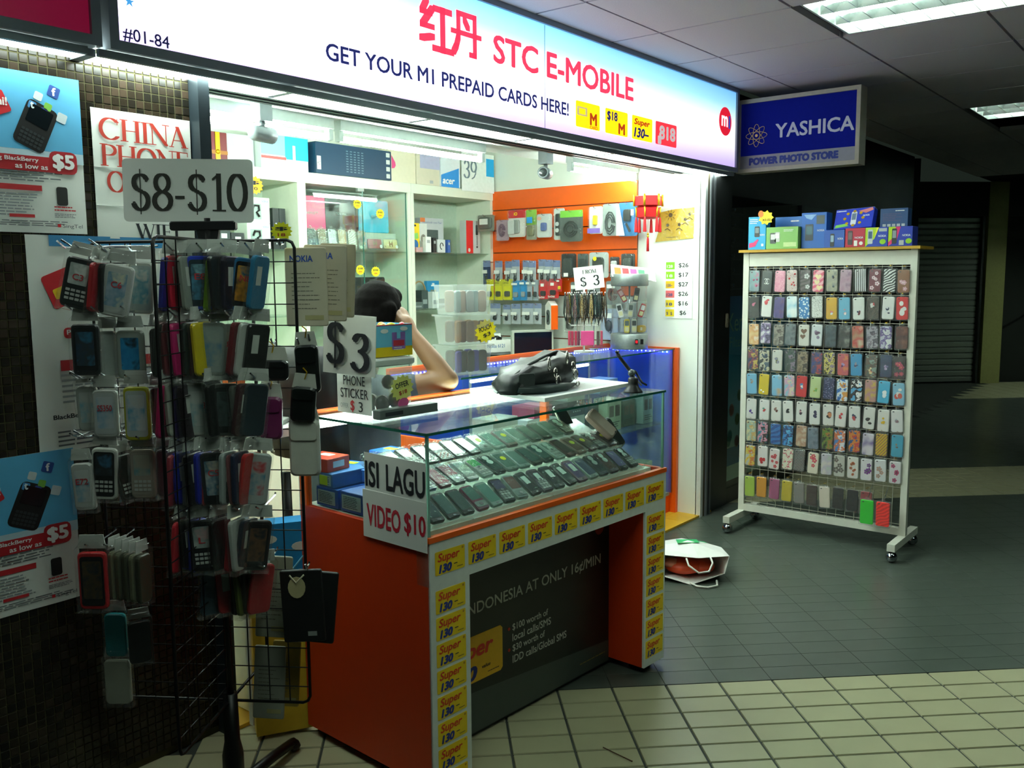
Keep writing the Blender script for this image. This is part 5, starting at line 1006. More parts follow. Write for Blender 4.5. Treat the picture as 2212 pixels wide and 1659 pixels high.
for k in range(18):
    x = -.115+.0135*k; zz = .06+.035*math.sin(k*1.9); stc.append(stc[(k*5) % 12])
    t = T_('phone_strap', '%s beaded phone strap, %s from the left on the strap stand' % (cname(stc[k]), ORD[k]), 'phone strap', SF @ TL((x, .345, zz)), 'straps on the three dollar stand')
    B().tube([(0, .0, 0), (.004, -.05, .004), (.009, -.11, .002), (.002, -.155-.014*(k % 3), .003), (-.006, -.11, .004), (-.003, -.04, .002)], .0055, pat('glitter', stc[k], '#141616', stc[(k+3) % 12]), 5, closed=True).obj('strap', t); B().lathe([(.004, 0), (.005, .006), (.003, .012)], STEEL, 8, RX(R(-90))).obj('clasp', t)
for k, (x, c, w_, z_, ry, l) in enumerate(((.012, '#e0488c', .09, .085, 0, 'bright pink pouch facing front'), (-.075, '#a82048', .02, .08, 0, 'first deep red pouch seen edge on'), (-.055, '#b02a4a', .018, .085, 0, 'second deep red pouch seen edge on'), (-.038, '#6a2a4a', .016, .082, 0, 'plum pouch seen edge on'), (.075, '#5a4a4a', .02, .08, 0, 'grey brown pouch seen edge on'), (.095, '#c84a6a', .016, .075, 0, 'rose pouch at the right'), (-.092, '#c03a5a', .016, .07, 0, 'third deep red pouch at the left'))):
    t = T_('bead_pouch', l+' low on the strap stand', 'pouch', SF @ TL((x, .165, z_)), 'pouches on the three dollar stand')
    B().prism(rrect(w_*.86, .085, .004), .002, .012, M(c, .35), TL((0, -.075, 0)), .003).obj('pouch', t); B().prism([(-w_/2, -.125), (w_/2, -.125), (w_*.46, .01), (-w_*.46, .01)], .0, .015, FILM()).obj('clear_bag', t)
t = T_('cable_bundle', 'loop of black coiled cables hanging behind the strap stand', 'cable', TL((4.62, 3.02, gz+.27)) @ fr((0, 0, 0), (.621, -.784, 0)))
for k in range(5): B().tube([((.045-.004*k)*math.cos(R(a))+.004*k, .065*math.sin(R(a)), .006*k) for a in range(0, 360, 24)], .005, M(('#15181a', '#22282a', '#3a1c1e', '#1a2422', '#111')[k] if k < 4 else '#141616', .35), 6, closed=True).obj('coil', t)
B().tube([(0, -.25, -.02), (0, .10, -.02), (0, .105, .01), (0, .065, .012)], .003, STEEL, 6).obj('stand_rod', t); B().prism(ell(0, 0, .035, .035, 16), 0, .006, STEEL, TL((0, -.268, -.02)) @ RX(R(-90))).obj('stand_foot', t)
# white box of chargers, dark monitor, red folder on the ledge at the side wall
t = T_('wall_ledge', 'pale ledge along the side wall behind the inner counter', 'ledge', TL((0, 0, 0))); B().box(4.55, 5.0, 3.45, 4.12, .90, .93, WHITEP).obj('board', t); B().box(4.58, 4.6, 3.5, 4.1, 0, .90, WHITEP).obj('support', t); B().box(4.97, 5.0, 3.5, 4.1, 0, .90, WHITEP).obj('support', t)
t = T_('charger_box', 'open white box of black chargers with printed model number', 'box', TL((4.72, 3.85, .99)) @ RZ(R(-24)) @ fr((0, 0, 0)))
for x0, x1, z0, z1 in ((-.1, .1, -.004, 0), (-.1, .1, -.14, -.136), (-.1, -.096, -.14, 0), (.096, .1, -.14, 0)): B().box(x0, x1, 0, .085, z0, z1, WHITEP).obj('wall', t)
B().box(-.1, .1, 0, .004, -.14, 0, WHITEP).obj('base', t); B().box(-.02, .1, .085, .15, -.142, -.14, PAPER, RX(R(-12))).obj('open_flap', t)
b = B(); put(b, 'Nokia 6121', -.02, .045, .001, .024, .13, M('#2a6aa0', .5), .01); b.obj('lettering', t)
for k in range(3): B().tube([(-.06+.05*math.cos(a*.7)+.03*k, .09+.02*math.sin(a*.9+k), -.05+.02*math.sin(a)) for a in range(9)], .004, BLACK, 5).obj('cable', t)
B().box(.02, .05, .07, .1, -.08, -.05, BLACK).obj('plug', t)
B().box(4.60, 4.86, 3.74, 3.95, .931, .988, M('#12222a', .3)).obj('set_top_box', None, label='dark flat electronic box beneath the open charger box', cat='electronics')
t = T_('monitor', 'dark monitor screen with a pale bezel behind the strap stand', 'monitor', TL((4.80, 3.62, .935)) @ RZ(R(-30)) @ fr((0, 0, 0)))
B().prism(rrect(.30, .20, .008), -.03, 0, M('#aab4a8', .4), TL((0, .11, 0)), .003).obj('bezel', t); B().prism(rrect(.27, .17, .003), 0, .001, M('#0b1420', .12), TL((0, .11, 0))).obj('screen', t); B().box(-.06, .06, -.004, .01, -.06, .03, DGREY).obj('foot', t)
# stack of three plastic tubs
for k, (c, l, cc) in enumerate((('#4a4a6a', 'bottom clear tub of dark pouches in the stack', ('#3a3a8a', '#2c3634', '#2c3634')), ('#7a6248', 'middle clear tub of brown pouches with a yellow starburst', ('#8a6a44', '#5a4434', '#6a5444')), ('#8a9694', 'top clear tub of grey pouches in the stack', ('#7f9290', '#97897c', '#8d9492')))):
    T = TL((3.17, 2.80, gz+.001+k*.138)) @ RZ(R(-14)); t = T_('storage_tub', l, 'tub', T, 'stacked tubs on the inner counter')
    b = B(); q = rrect(.19, .16, .02); q2 = rrect(.215, .185, .022); n = len(q); ql = rrect(.235, .2, .022)
    b.add([(x, y, .0) for x, y in q]+[(x, y, .13) for x, y in q2]+[(x, y, .13) for x, y in ql]+[(x, y, .137) for x, y in ql], [(i, (i+1) % n, n+(i+1) % n, n+i) for i in range(n)]+[(n+i, n+(i+1) % n, 2*n+(i+1) % n, 2*n+i) for i in range(n)]+[(2*n+i, 2*n+(i+1) % n, 3*n+(i+1) % n, 3*n+i) for i in range(n)]+[tuple(reversed(range(n)))], TUB()); b.obj('shell', t)
    for j in range(5):
        p = B(); p.prism(rrect(.042, .10, .014), -.006, .006, M(cc[j % 3], .6), TL((-.066+.034*j, -.055+.01*(j % 2), .06)) @ fr((0, 0, 0)) @ RY(R(20-10*j)), .003); p.obj('pouch', t)
    for j in range(3): B().prism(rrect(.05, .1, .014), -.006, .006, M(cc[(j+1) % 3], .6), TL((-.06+.05*j, .02, .06)) @ fr((0, 0, 0)), .003).obj('pouch', t)
tag(TL((3.215, 2.70, gz+.20)) @ RZ(R(-14)) @ fr((0, 0, 0)) @ RZ(R(18)), 'large yellow starburst reading pouch three dollars on the tubs', 'POUCH', '$3', .055, '#e8d81c')
# ================================================================== ON TOP OF THE FRONT COUNTER
Kp = lambda x, y, z: KT @ TL((x, y, z))
# clear sticker box with paper signs
t = T_('sticker_box', 'clear lidded plastic box with a phone sticker price label', 'plastic box', Kp(.165, .405, ZT+.001))
b = B(); q = rrect(.155, .165, .02); q2 = rrect(.17, .18, .022); n = len(q)
b.add([(x, y, 0) for x, y in q]+[(x, y, .155) for x, y in q2], [(i, (i+1) % n, n+(i+1) % n, n+i) for i in range(n)]+[tuple(reversed(range(n)))], TUB()); b.obj('shell', t)
B().prism(rrect(.178, .19, .02), .155, .178, M('#cdd4cc', .5), None, .004).obj('lid', t)
LT = fr((-.0872, 0, .075), (0, -1, 0)); lb = B().box(-.085, .082, -.068, .08, 0, .0012, PAPER).obj('label', t, LT)
b = B(); put(b, 'PHONE', .0, .035, .002, .03, .105, INK, .005); put(b, 'STICKER', .0, -.005, .002, .03, .135, INK, .005); put(b, '3', .03, -.045, .002, .032, .02, INK, .005); put(b, 'OFFER', -.05, -.045, .002, .014, .04, LGREY, .005); b.obj('lettering', lb)
b = B(); put(b, '$', -.01, -.045, .002, .038, .02, M('#c8343c', .6), .03); b.obj('lettering', lb)
for x, y, z, r_ in ((-.02, -.05, .035, .028), (.035, -.045, .042, .026), (.01, -.045, .10, .024), (.0, .03, .03, .03)): B().ball((x, y, z), r_, r_*.7, r_, M('#3a3430', .25, .3), 12).obj('earphone', t)
tt = Kp(.19, .3115, ZT+.085) @ fr((0, 0, 0)) @ RZ(R(10)); tag(tt, 'pale yellow starburst reading offer 18 on the clear sticker box', 'OFFER', '$18', .042, '#e6e67a')
B().prism(ell(.0, -.035, .022, .016, 12), 0, .002, M('#e0609a', .5)).obj('pink_mark', None, T=tt @ TL((-.006, -.012, .0012)), label='small pink paper lips stuck on the offer starburst', cat='sticker')
t = T_('dollar_sign', 'white card with a large ornate three dollar price above the sticker box', 'sign', Kp(.050, .385, ZT+.228) @ fr((0, 0, 0), (.26, -.965, 0), (0, 0, 1)) @ RZ(R(-3))); B().box(-.10, .095, -.095, .088, 0, .002, PAPER).obj('card', t)
b = B(); put(b, '$', -.045, -.005, .003, .155, .07, LGREY, .02, serif_=True); put(b, '3', .047, -.028, .003, .115, .072, LGREY, .02, serif_=True); b.obj('letter_shadow', t)
b = B(); put(b, '$', -.05, .0, .0066, .155, .07, INK, .02, serif_=True); put(b, '3', .042, -.023, .0066, .115, .072, INK, .02, serif_=True); b.obj('lettering', t)
t = T_('candy_box', 'open sweet box printed with sky, clouds and towers behind the three dollar sign', 'box', Kp(.19, .43, ZT+.181)); 
for x0, x1, y0, y1 in ((-.085, .085, -.075, -.073), (-.085, .085, .073, .075), (-.085, -.083, -.075, .075), (.083, .085, -.075, .075)): B().box(x0, x1, y0, y1, 0, .10, M('#6fc0dc', .5)).obj('wall', t)
B().box(-.085, .085, -.075, .075, 0, .003, PAPER).obj('base', t)
b = B(); rect(b, -.085, .085, 0, .03, .0005, M('#e8c81c', .5)); rect(b, -.085, .085, .097, .10, .0005, RED)
for x, y in ((-.03, .08), (.05, .085)): b.prism(ell(x, y, .016, .007, 10), 0, .001, PAPER)
rect(b, .0, .055, .022, .075, .0008, M('#8a6ab0', .5)); rect(b, .02, .035, .055, .076, .001, M('#6fc0dc', .5)); rect(b, .005, .05, .032, .05, .0012, M('#c83a4a', .5)); lines(b, .006, .05, .018, .03, 2, .0014, PAPER); b.obj('print', t, fr((0, -.0755, 0)))
for k, (x, y, c) in enumerate(((-.06, -.05, '#e0d81c'), (-.02, -.055, '#f0a01c'), (.02, -.05, '#e6d41c'), (.06, -.055, '#e01c2c'), (-.04, .0, '#e8e0d8'), (.03, .01, '#e8b01c'), (-.07, .04, '#e87a8a'))):
    p = T_('sweet', '%s wrapped sweet, %s in the open sweet box' % ({'#e0d81c': 'lime yellow', '#f0a01c': 'orange', '#e6d41c': 'yellow', '#e01c2c': 'red', '#e8e0d8': 'white', '#e8b01c': 'amber', '#e87a8a': 'pink'}[c], ORD[k]), 'sweet', Kp(.19+x, .43+y, ZT+.276) @ RZ(k*1.3), 'sweets in the open box')
    B().ball((0, 0, 0), .016, .011, .010, M(c, .25), 10).obj('sweet', p); B().add([(-.028, -.01, .004), (-.028, .01, -.002), (-.014, 0, 0), (.028, -.01, 0), (.028, .01, .004), (.014, 0, 0)], [(0, 1, 2), (3, 4, 5)], FILM()).obj('wrapper', p)
t = T_('flat_box', 'flat grey box lying in front of the clear sticker box', 'box', Kp(.19, .296, ZT+.001)); B().box(-.12, .12, -.02, .017, 0, .028, M('#5c6662', .4), None, .002).obj('carton', t); B().box(-.1, -.03, -.0212, -.0205, .008, .02, INK).obj('end_label', t)
# keyboard / netbook at the left rear corner
t = T_('netbook', 'open white netbook on the shelf behind the front counter', 'laptop', TL((1.83, 2.57, 1.001)) @ RZ(R(35))); B().box(-.13, .13, -.09, .09, 0, .015, M('#c9cfc8', .4), None, .004).obj('base', t); bl = B().box(-.13, .13, 0, .16, -.008, 0, M('#e4680f', .4), TL((0, .09, .012)) @ RX(R(100)) @ Matrix()); bl.obj('lid', t)
for j in range(4):
    for i in range(9): B().prism(rrect(.022, .015, .003), .015, .018, M('#e2e6e0', .4), TL((-.105+i*.026, -.04+j*.02, 0))).obj('key', t)
t = T_('side_table', 'low white table behind the front counter', 'table', TL((0, 0, 0))); B().box(1.70, 1.97, 2.46, 2.72, .97, 1.0, WHITEP).obj('top', t)
for x in (1.71, 1.95):
    for y in (2.47, 2.69): B().box(x, x+.02, y, y+.02, .013, .97, WHITEP).obj('leg', t)
for k, (z, c, l) in enumerate(((.62, '#e6ebe6', 'white appliance box'), (.74, '#d9ddd6', 'second white appliance box'))):
    pass
carton('appliance_box', 'white carton under the low table seen through the spinner rack', TL((1.85, 2.50, .014)) @ fr((0, 0, 0)), .18, .62, .17, '#e2e7e0', deco=lambda b, w, h: b.add([(-w*.4, h*.94, .001), (w*.3, h*.97, .001), (w*.3, h*.99, .001), (-w*.4, h*.96, .001)], [(0, 1, 2, 3)], BLACK))
t = T_('gift_bag', 'blue paper gift bag printed with clouds and green hills', 'paper bag', TL((1.745, 2.345, .42)) @ fr((0, 0, 0), (.85, -.5, 0)))
B().box(-.1, .1, 0, .30, -.08, 0, M('#1f8fd0', .5)).obj('bag', t); b = B(); rect(b, -.1, .1, 0, .08, .0006, M('#d6d23a', .6, var=.3)); rect(b, -.1, .1, .08, .14, .0006, M('#5f9a4a', .6, var=.4, scale=60))
for x, y in ((-.03, .25), (.07, .22)): b.prism(ell(x, y, .028, .014, 12), 0, .0012, PAPER)
b.tube([(-.09, .2, .001), (-.03, .13, .001), (.03, .13, .001), (.09, .2, .001)], .003, M('#7fd0ec', .5), 4)
for x in (-.06, .0, .05): b.box(x-.012, x+.012, .07, .13, .0008, .0016, M(('#4a6a58', '#c8d0d8', '#e0b02a')[int((x+.06)/.055)], .5))
b.obj('print', t); B().box(-.09, .09, -.405, 0, -.075, -.005, M('#c9a728', .6)).obj('tall_carton', None, T=TL((1.745, 2.345, .42)) @ fr((0, 0, 0), (.85, -.5, 0)), label='tall tan carton standing under the blue gift bag', cat='box')
# tray, handbag, phone holder
t = T_('tray', 'white shallow board lying on the front glass counter', 'tray', KT)
b = B(); A_ = [(.68, .14), (1.235, .165), (1.26, .52), (.72, .535)]; b.prism(A_, ZT+.001, ZT+.015, M('#e3e8e2', .4)); b.obj('board', t)
b = B(); b.prism([(.72, .17), (1.2, .195), (1.22, .495), (.75, .505)], ZT+.015, ZT+.0155, M('#b9c4c4', .3)); lines(b, .74, 1.1, .2, .48, 12, ZT+.016, DGREY, .6, .12); b.obj('printed_sheet', t)
HB = T_('handbag', 'black leather handbag with chain ring handles lying on the white board', 'handbag', Kp(.86, .33, ZT+.0165) @ RZ(R(9)))
hb = B(); secs = []
prof = [(-.215, .035, .03), (-.205, .055, .062), (-.16, .07, .082), (-.12, .082, .098), (-.06, .088, .10), (.0, .09, .112), (.06, .088, .116), (.12, .085, .128), (.165, .075, .124), (.20, .06, .118), (.215, .035, .08)]
n = 14; vs = []
for j, (x, d, h_) in enumerate(prof):
    for i in range(n):
        a = 2*math.pi*i/n; cy, cz = math.cos(a), math.sin(a)
        y = d*abs(cy)**.7*(1 if cy > 0 else -1); z = h_*.5+h_*.5*abs(cz)**.6*(1 if cz > 0 else -1)
        z += .007*math.sin(j*2.1+i*1.7); y += .007*math.sin(j*1.9+i*2.3)
        vs.append((x+.006*math.sin(i), y, max(.0, z)))
hb.add(vs, [(j*n+i, j*n+(i+1) % n, (j+1)*n+(i+1) % n, (j+1)*n+i) for j in range(len(prof)-1) for i in range(n)]+[tuple(reversed(range(n))), tuple(range((len(prof)-1)*n, len(prof)*n))], M('#0e1513', .42, var=.25, scale=30, bump=.6), None, True); hb.obj('body', HB)
B().tube([(-.19, -.02, .062), (-.1, -.03, .098), (0, -.03, .118), (.1, -.025, .13), (.19, -.02, .12)], .006, M('#242c2a', .4), 6).obj('zip_seam', HB)
B().tube([(-.2, -.045, .02), (-.1, -.095, .012), (0, -.115, .01), (.1, -.105, .012)], [.012, .02, .018, .006], M('#20302c', .5), 8).obj('shoulder_strap', HB)
B().prism(rrect(.07, .05, .008), 0, .006, M('#2a332f', .5), TL((-.17, -.062, .05)) @ fr((0, 0, 0), (.9, -.35, 0)), .002).obj('side_tab', HB)
def ring(c, r1, r2, a, p): B().tube([(c[0]+r1*math.cos(R(q))*math.cos(a), c[1]+r1*math.cos(R(q))*math.sin(a), c[2]+r2*math.sin(R(q))) for q in range(0, 360, 30)], .0028, M('#c8c4b8', .2, 1), 6, closed=True).obj('chain_ring', p)
for s_, o_ in ((-.02, 0), (.11, .012)):
    ring((-.03+s_, -.085, .098+o_), .016, .024, .3, HB); ring((-.018+s_, -.104, .066+o_), .017, .017, .2, HB); ring((-.008+s_, -.110, .036+o_), .019, .018, .1, HB); ring((.0+s_, -.114, .012), .015, .008, .1, HB)
PH = T_('phone_holder', 'black suction cup phone holder on the front corner of the glass counter', 'phone holder', Kp(1.085, .055, ZT+.001))
B().lathe([(.036, 0), (.034, .006), (.022, .02), (.018, .034), (.019, .05), (.014, .056)], BLACK, 18).obj('suction_base', PH); B().ball((.02, .02, .068), .016, .014, .014, M('#6a7270', .3, .4), 10).obj('joint', PH)
B().tube([(.01, .01, .05), (.025, .03, .075), (.0, .05, .115), (-.015, .06, .14)], .007, BLACK, 8).obj('arm', PH); B().tube([(-.015, .06, .14), (-.03, .055, .15)], .005, DGREY, 6).obj('claw', PH); B().tube([(-.015, .06, .14), (.005, .07, .148)], .005, DGREY, 6).obj('claw', PH)
B().tube([(.03, .03, .075), (.06, .03, .07), (.07, .02, .045), (.06, .0, .03), (.075, -.01, .02)], .0045, BLACK, 6).obj('clamp_arm', PH); B().tube([(.03, .02, .06), (.055, .0, .02)], .004, LGREY, 6).obj('clamp_arm', PH)
# ================================================================== SPINNER RACK IN FRONT OF THE MOSAIC WALL
SPT = fr((1.42, 2.155, 0), (.621, -.784, 0))
SR = T_('spinner_rack', 'black wire spinner rack crowded with bagged phone cases', 'display rack', SPT)
B().tube([(0, .06, 0), (0, 1.66, 0)], .011, BLACKM, 8).obj('pole', SR); B().lathe([(.03, 0), (.03, .12), (.022, .16), (.02, .30)], BLACKM, 14, RX(R(-90)) @ TL((0, 0, .03))).obj('pole_sleeve', SR)
for a in (20, 110, 200, 290):
    x, w_ = math.cos(R(a)), math.sin(R(a))
    o = B().tube([(0, .045, 0), (.2*x, .04, .2*w_), (.30*x, .03, .30*w_)], .016, BLACKM, 8).obj('base_leg', SR); B().ball((.30*x, .02, .30*w_), .022, .02, .022, BLACK, 8).obj('foot', o)
hw = B(); hw.tube([(0, 0, 0), (1, 0, 0)], .0017, BLACKM, 5); 
for nm, (eu, ew) in (('right', (.232, .02)), ('front', (-.03, .31)), ('left', (-.335, -.03)), ('rear', (.03, -.28))):
    L_ = math.hypot(eu, ew); T = Matrix(((eu/L_, 0, ew/L_, 0), (0, 1, 0, 0), (ew/L_, 0, -eu/L_, 0), (0, 0, 0, 1)))
    b = B(); r_ = .02; fr_pts = [(.01, 1.60, 0), (L_-r_, 1.60, 0), (L_-.006, 1.594, 0), (L_, 1.60-r_, 0), (L_, .31+r_, 0), (L_-.006, .316, 0), (L_-r_, .31, 0), (.01, .31, 0)]
    b.tube(fr_pts, .0045, BLACKM, 6); g = b.obj('grid_panel', SR, T)
    if nm == 'rear': continue
    q = B(); q.tube([(0, 0, 0), (L_, 0, 0)], .0017, BLACKM, 5); hm_ = q.mesh('wire')
    for k in range(1, 23): O('wire', hm_, g, TL((0, 1.60-k*.0565, 0)))
    q = B(); q.tube([(0, .31, 0), (0, 1.60, 0)], .0019, BLACKM, 5); vm_ = q.mesh('wire'); nv = int(L_/.058)
    for k in range(1, nv+1): O('wire', vm_, g, TL((L_-k*.058, 0, 0)))
b = B().box(-.10, .075, 1.628, 1.652, -.012, .012, BLACK, None, .004).obj('sign_holder', SR); B().prism([(-.03, 1.628), (.03, 1.628), (.016, 1.56), (-.016, 1.56)], -.008, .008, BLACK).obj('sign_bracket', SR)
t = T_('price_sign', 'white card sign with eight to ten dollars in black on the spinner rack', 'sign', SPT @ TL((-.047, 1.732, .004)) @ RZ(R(-1))); B().prism(rrect(.345, .165, .012), 0, .003, PAPER).obj('card', t)
b = B(); put(b, '$8-$10', .004, -.004, .004, .118, .31, M('#2a2c26', .6), serif_=True); b.obj('lettering', t)
shk = {}
def hook(u, z, w0, w1, tip=.012):
    k = round(w1-w0, 3)
    if k not in shk:
        q = B(); q.tube([(0, .006, -.004), (0, 0, 0), (0, -.004, k*.8), (-.002, tip, k)], .0026, STEEL, 5); shk[k] = q.mesh('hook')
    O('hook', shk[k], SR, TL((u, z, w0)))
PCN = {}
def pouch(u, z, w_, wd, h, label, frame, face=None, scr=None, tilt=0, yaw=0, text=None, tc='#c8343c', bag=True, keys=0, slot=None):
    T = SPT @ TL((u, z, w_)) @ RZ(R(tilt)) @ RY(R(yaw)); t = T_('phone_case', label, 'phone case', T, 'bagged cases on the spinner rack')
    c = B().prism(rrect(wd, h, .012), 0, .014, M(frame, .35), None, .003).obj('case', t)
    if face:
        f = B().prism(rrect(wd*.82, h*.86, .008), .014, .0148, M(face, .25)).obj('dummy_phone', t)
        if scr:
            b = B(); b.prism(rrect(wd*.66, h*(.42 if keys else .66), .003), .0148, .0152, pat('soft', scr[0], scr[1], scr[2], 1.2), TL((0, h*(.18 if keys else .02), 0))); b.obj('screen', f)
        if keys:
            b = B()
            for i in range(4):
                for j in range(3): b.prism(rrect(wd*.14, h*.05, .001), .0148, .0158, M('#c2c6c2' if face != '#d8dcd6' else '#9aa09c', .4), TL((-wd*.27+i*wd*.18, -h*.15-j*h*.085, 0)))
            b.obj('keypad', f)
        if text:
            b = B(); put(b, text, 0, h*.12, .016, .016, min(wd*.6, .011*len(text)+.006), M(tc, .6), .02); b.obj('lettering', f)
    if slot: B().box(-wd*.28, wd*.02, -h*.05, h*.3, .0142, .0148, M(slot, .4)).obj('slot', c)
    if bag:
        o = B().prism([(-wd*.58, -h*.56), (wd*.58, -h*.56), (wd*.56, h*.56), (wd*.3, h*.72), (-wd*.3, h*.72), (-wd*.56, h*.56)], -.004, .02, FILM(), None, .002).obj('clear_bag', t)
        B().prism([(-wd*.5, h*.56), (wd*.5, h*.56), (wd*.42, h*.8), (-wd*.42, h*.8)], .004, .006, M('#b9bdb6', .6, var=.05)).obj('header_card', t)
    return t
for u, z in ((-.33, 1.585), (-.29, 1.58), (-.225, 1.575), (-.16, 1.575), (-.32, 1.425), (-.255, 1.42), (-.18, 1.42), (-.32, 1.25), (-.27, 1.235), (-.18, 1.245), (-.33, 1.095), (-.27, 1.09), (-.2, 1.09), (-.16, 1.085), (-.31, .80), (-.26, .80)): hook(u, z, -.03, .15)
for k, z in enumerate((1.575, 1.41, 1.25, 1.085, .905, .75)):
    for u in (-.04, .03, .09, .15): hook(u, z, .0, .18 if u > 0 else .2)
for z in (1.588, 1.432, 1.25, 1.095):
    for q in (0, .07): B().tube([(-.20+q, z, .02), (-.315+q, z-.006, .10), (-.338+q, z+.014, .118)], .0028, STEEL, 6).obj('hook', SR)
LW = [(-.296, 1.491, .12, .066, .115, 'black keypad phone case at the top left of the spinner rack', '#1a2122', '#202a2a', ('#cfd6d2', '#a8b4b0', '#e0e4e0'), -14, 0, 'C3', 1),
 (-.255, 1.481, .115, .06, .112, 'red and black case seen edge on in the top left row of the spinner rack', '#a81c24', None, None, -8, 72, None, 0), (-.235, 1.478, .105, .06, .112, 'black case seen edge on beside the red one in the top left row', '#16181a', None, None, -4, 75, None, 0),
 (-.199, 1.471, .12, .066, .118, 'white touch phone case with red print in the top left spinner row', '#c9ccc6', '#c4c8c4', ('#b8c4d0', '#7aa0b8', '#d8d8c0'), -12, 0, 'C6', 0), (-.16, 1.477, .06, .056, .12, 'clear white case behind the white touch phone one in the top left row', '#a8aca4', '#9aa8a8', ('#b0bcb8', '#4a90a0', '#c0c4bc'), -3, 0, None, 0),
 (-.286, 1.321, .12, .062, .118, 'black touch phone case with blue screen in the second left row', '#20282a', '#12181c', ('#1c3a52', '#28343c', '#2a6a8a'), 0, 0, None, 0), (-.248, 1.305, .085, .042, .11, 'narrow frosted case in the second left row of the spinner rack', '#8f968e', '#a4aca8', None, 0, 25, None, 0), (-.18, 1.306, .10, .062, .112, 'clear case with a bright blue screen in the second left row', '#8f968c', '#9aa29c', ('#1c78b4', '#2a90c8', '#1a3a4a'), 0, 0, None, 0), (-.12, 1.31, .06, .05, .11, 'dark case at the end of the second left row', '#141816', None, None, 0, 30, None, 0),
 (-.305, 1.165, .09, .048, .108, 'pale clear case with a blue patch at the left of the third row', '#a4aaa2', '#b0b6b0', ('#6ab0c8', '#c0c8c4', '#c8ccc8'), 2, 0, None, 0), (-.245, 1.155, .12, .056, .11, 'pale white case printed with small red numerals in the third left row', '#b4b8b2', '#bcc2c2', ('#5a9ac0', '#b8c4cc', '#c4cacc'), 0, 0, 'S5350', 0), (-.164, 1.154, .12, .058, .125, 'lime yellow rimmed case with a white phone in the third left row', '#b4b414', '#b8c0bc', ('#3a9ac0', '#c0ccd0', '#c8ccc8'), 0, 0, None, 0), (-.12, 1.155, .08, .05, .11, 'black case behind the lime yellow one', '#101412', None, None, 0, 35, None, 0),
 (-.31, .964, .13, .048, .112, 'white phone cut-out case with red print at the left of the fourth row', '#c3c6c2', '#c6cac6', ('#3a9ac0', '#c6ccce', '#ccd0cc'), 3, 0, 'E72', 0), (-.258, .996, .12, .058, .122, 'white rimmed case with a black phone in the fourth left row', '#c6c9c2', '#141a1c', ('#2a3a44', '#1a2022', '#3a6a8a'), -3, 0, None, 1), (-.215, .981, .10, .05, .108, 'dark keypad case turned sideways with a white edge in the fourth left row', '#3c403a', '#22261f', None, 12, 45, None, 1), (-.162, .993, .11, .056, .115, 'beige keypad phone case in the fourth left row', '#a49a8c', '#a8a094', ('#5a98a8', '#a8a89a', '#b0a898'), 0, 0, None, 1), (-.115, .99, .08, .05, .112, 'mauve case turned sideways at the end of the fourth left row', '#6f6a72', None, None, 0, 40, None, 0),
 (-.301, .711, .13, .066, .138, 'red rimmed case with a black phone full of icons at the lower left', '#c01c24', '#101214', ('#181c20', '#4a3a20', '#202428'), 0, 0, None, 0)]
for u, z, w_, wd, h, l, fcol, face, scr, ti, yw, tx, ky in LW: pouch(u, z, w_, wd*1.14, h*1.12, l, fcol, face, scr, ti, yw, tx, keys=ky)
for k in range(5): pouch(-.262+.018*k, .716-.003*k, .10, .05, .132, 'olive tinted clear case seen edge on, %s behind the red rimmed one' % ORD[k], ('#6a6e54', '#5a5e48', '#4a4e3a', '#74765c', '#3a3c2c')[k], None, None, 0, 74, slot=None)
pouch(-.296, .521, .03, .059, .123, 'teal pouch low on the left wing of the spinner rack', '#1a8a92', None, None, 0, 0); pouch(-.298, .385, .03, .072, .128, 'off-white pouch at the bottom of the left wing of the spinner rack', '#a8aa98', None, None, 0, 0); pouch(-.235, .50, .03, .06, .12, 'dark pouch beside the teal one on the left wing', '#0f1411', None, None, 0, 30)
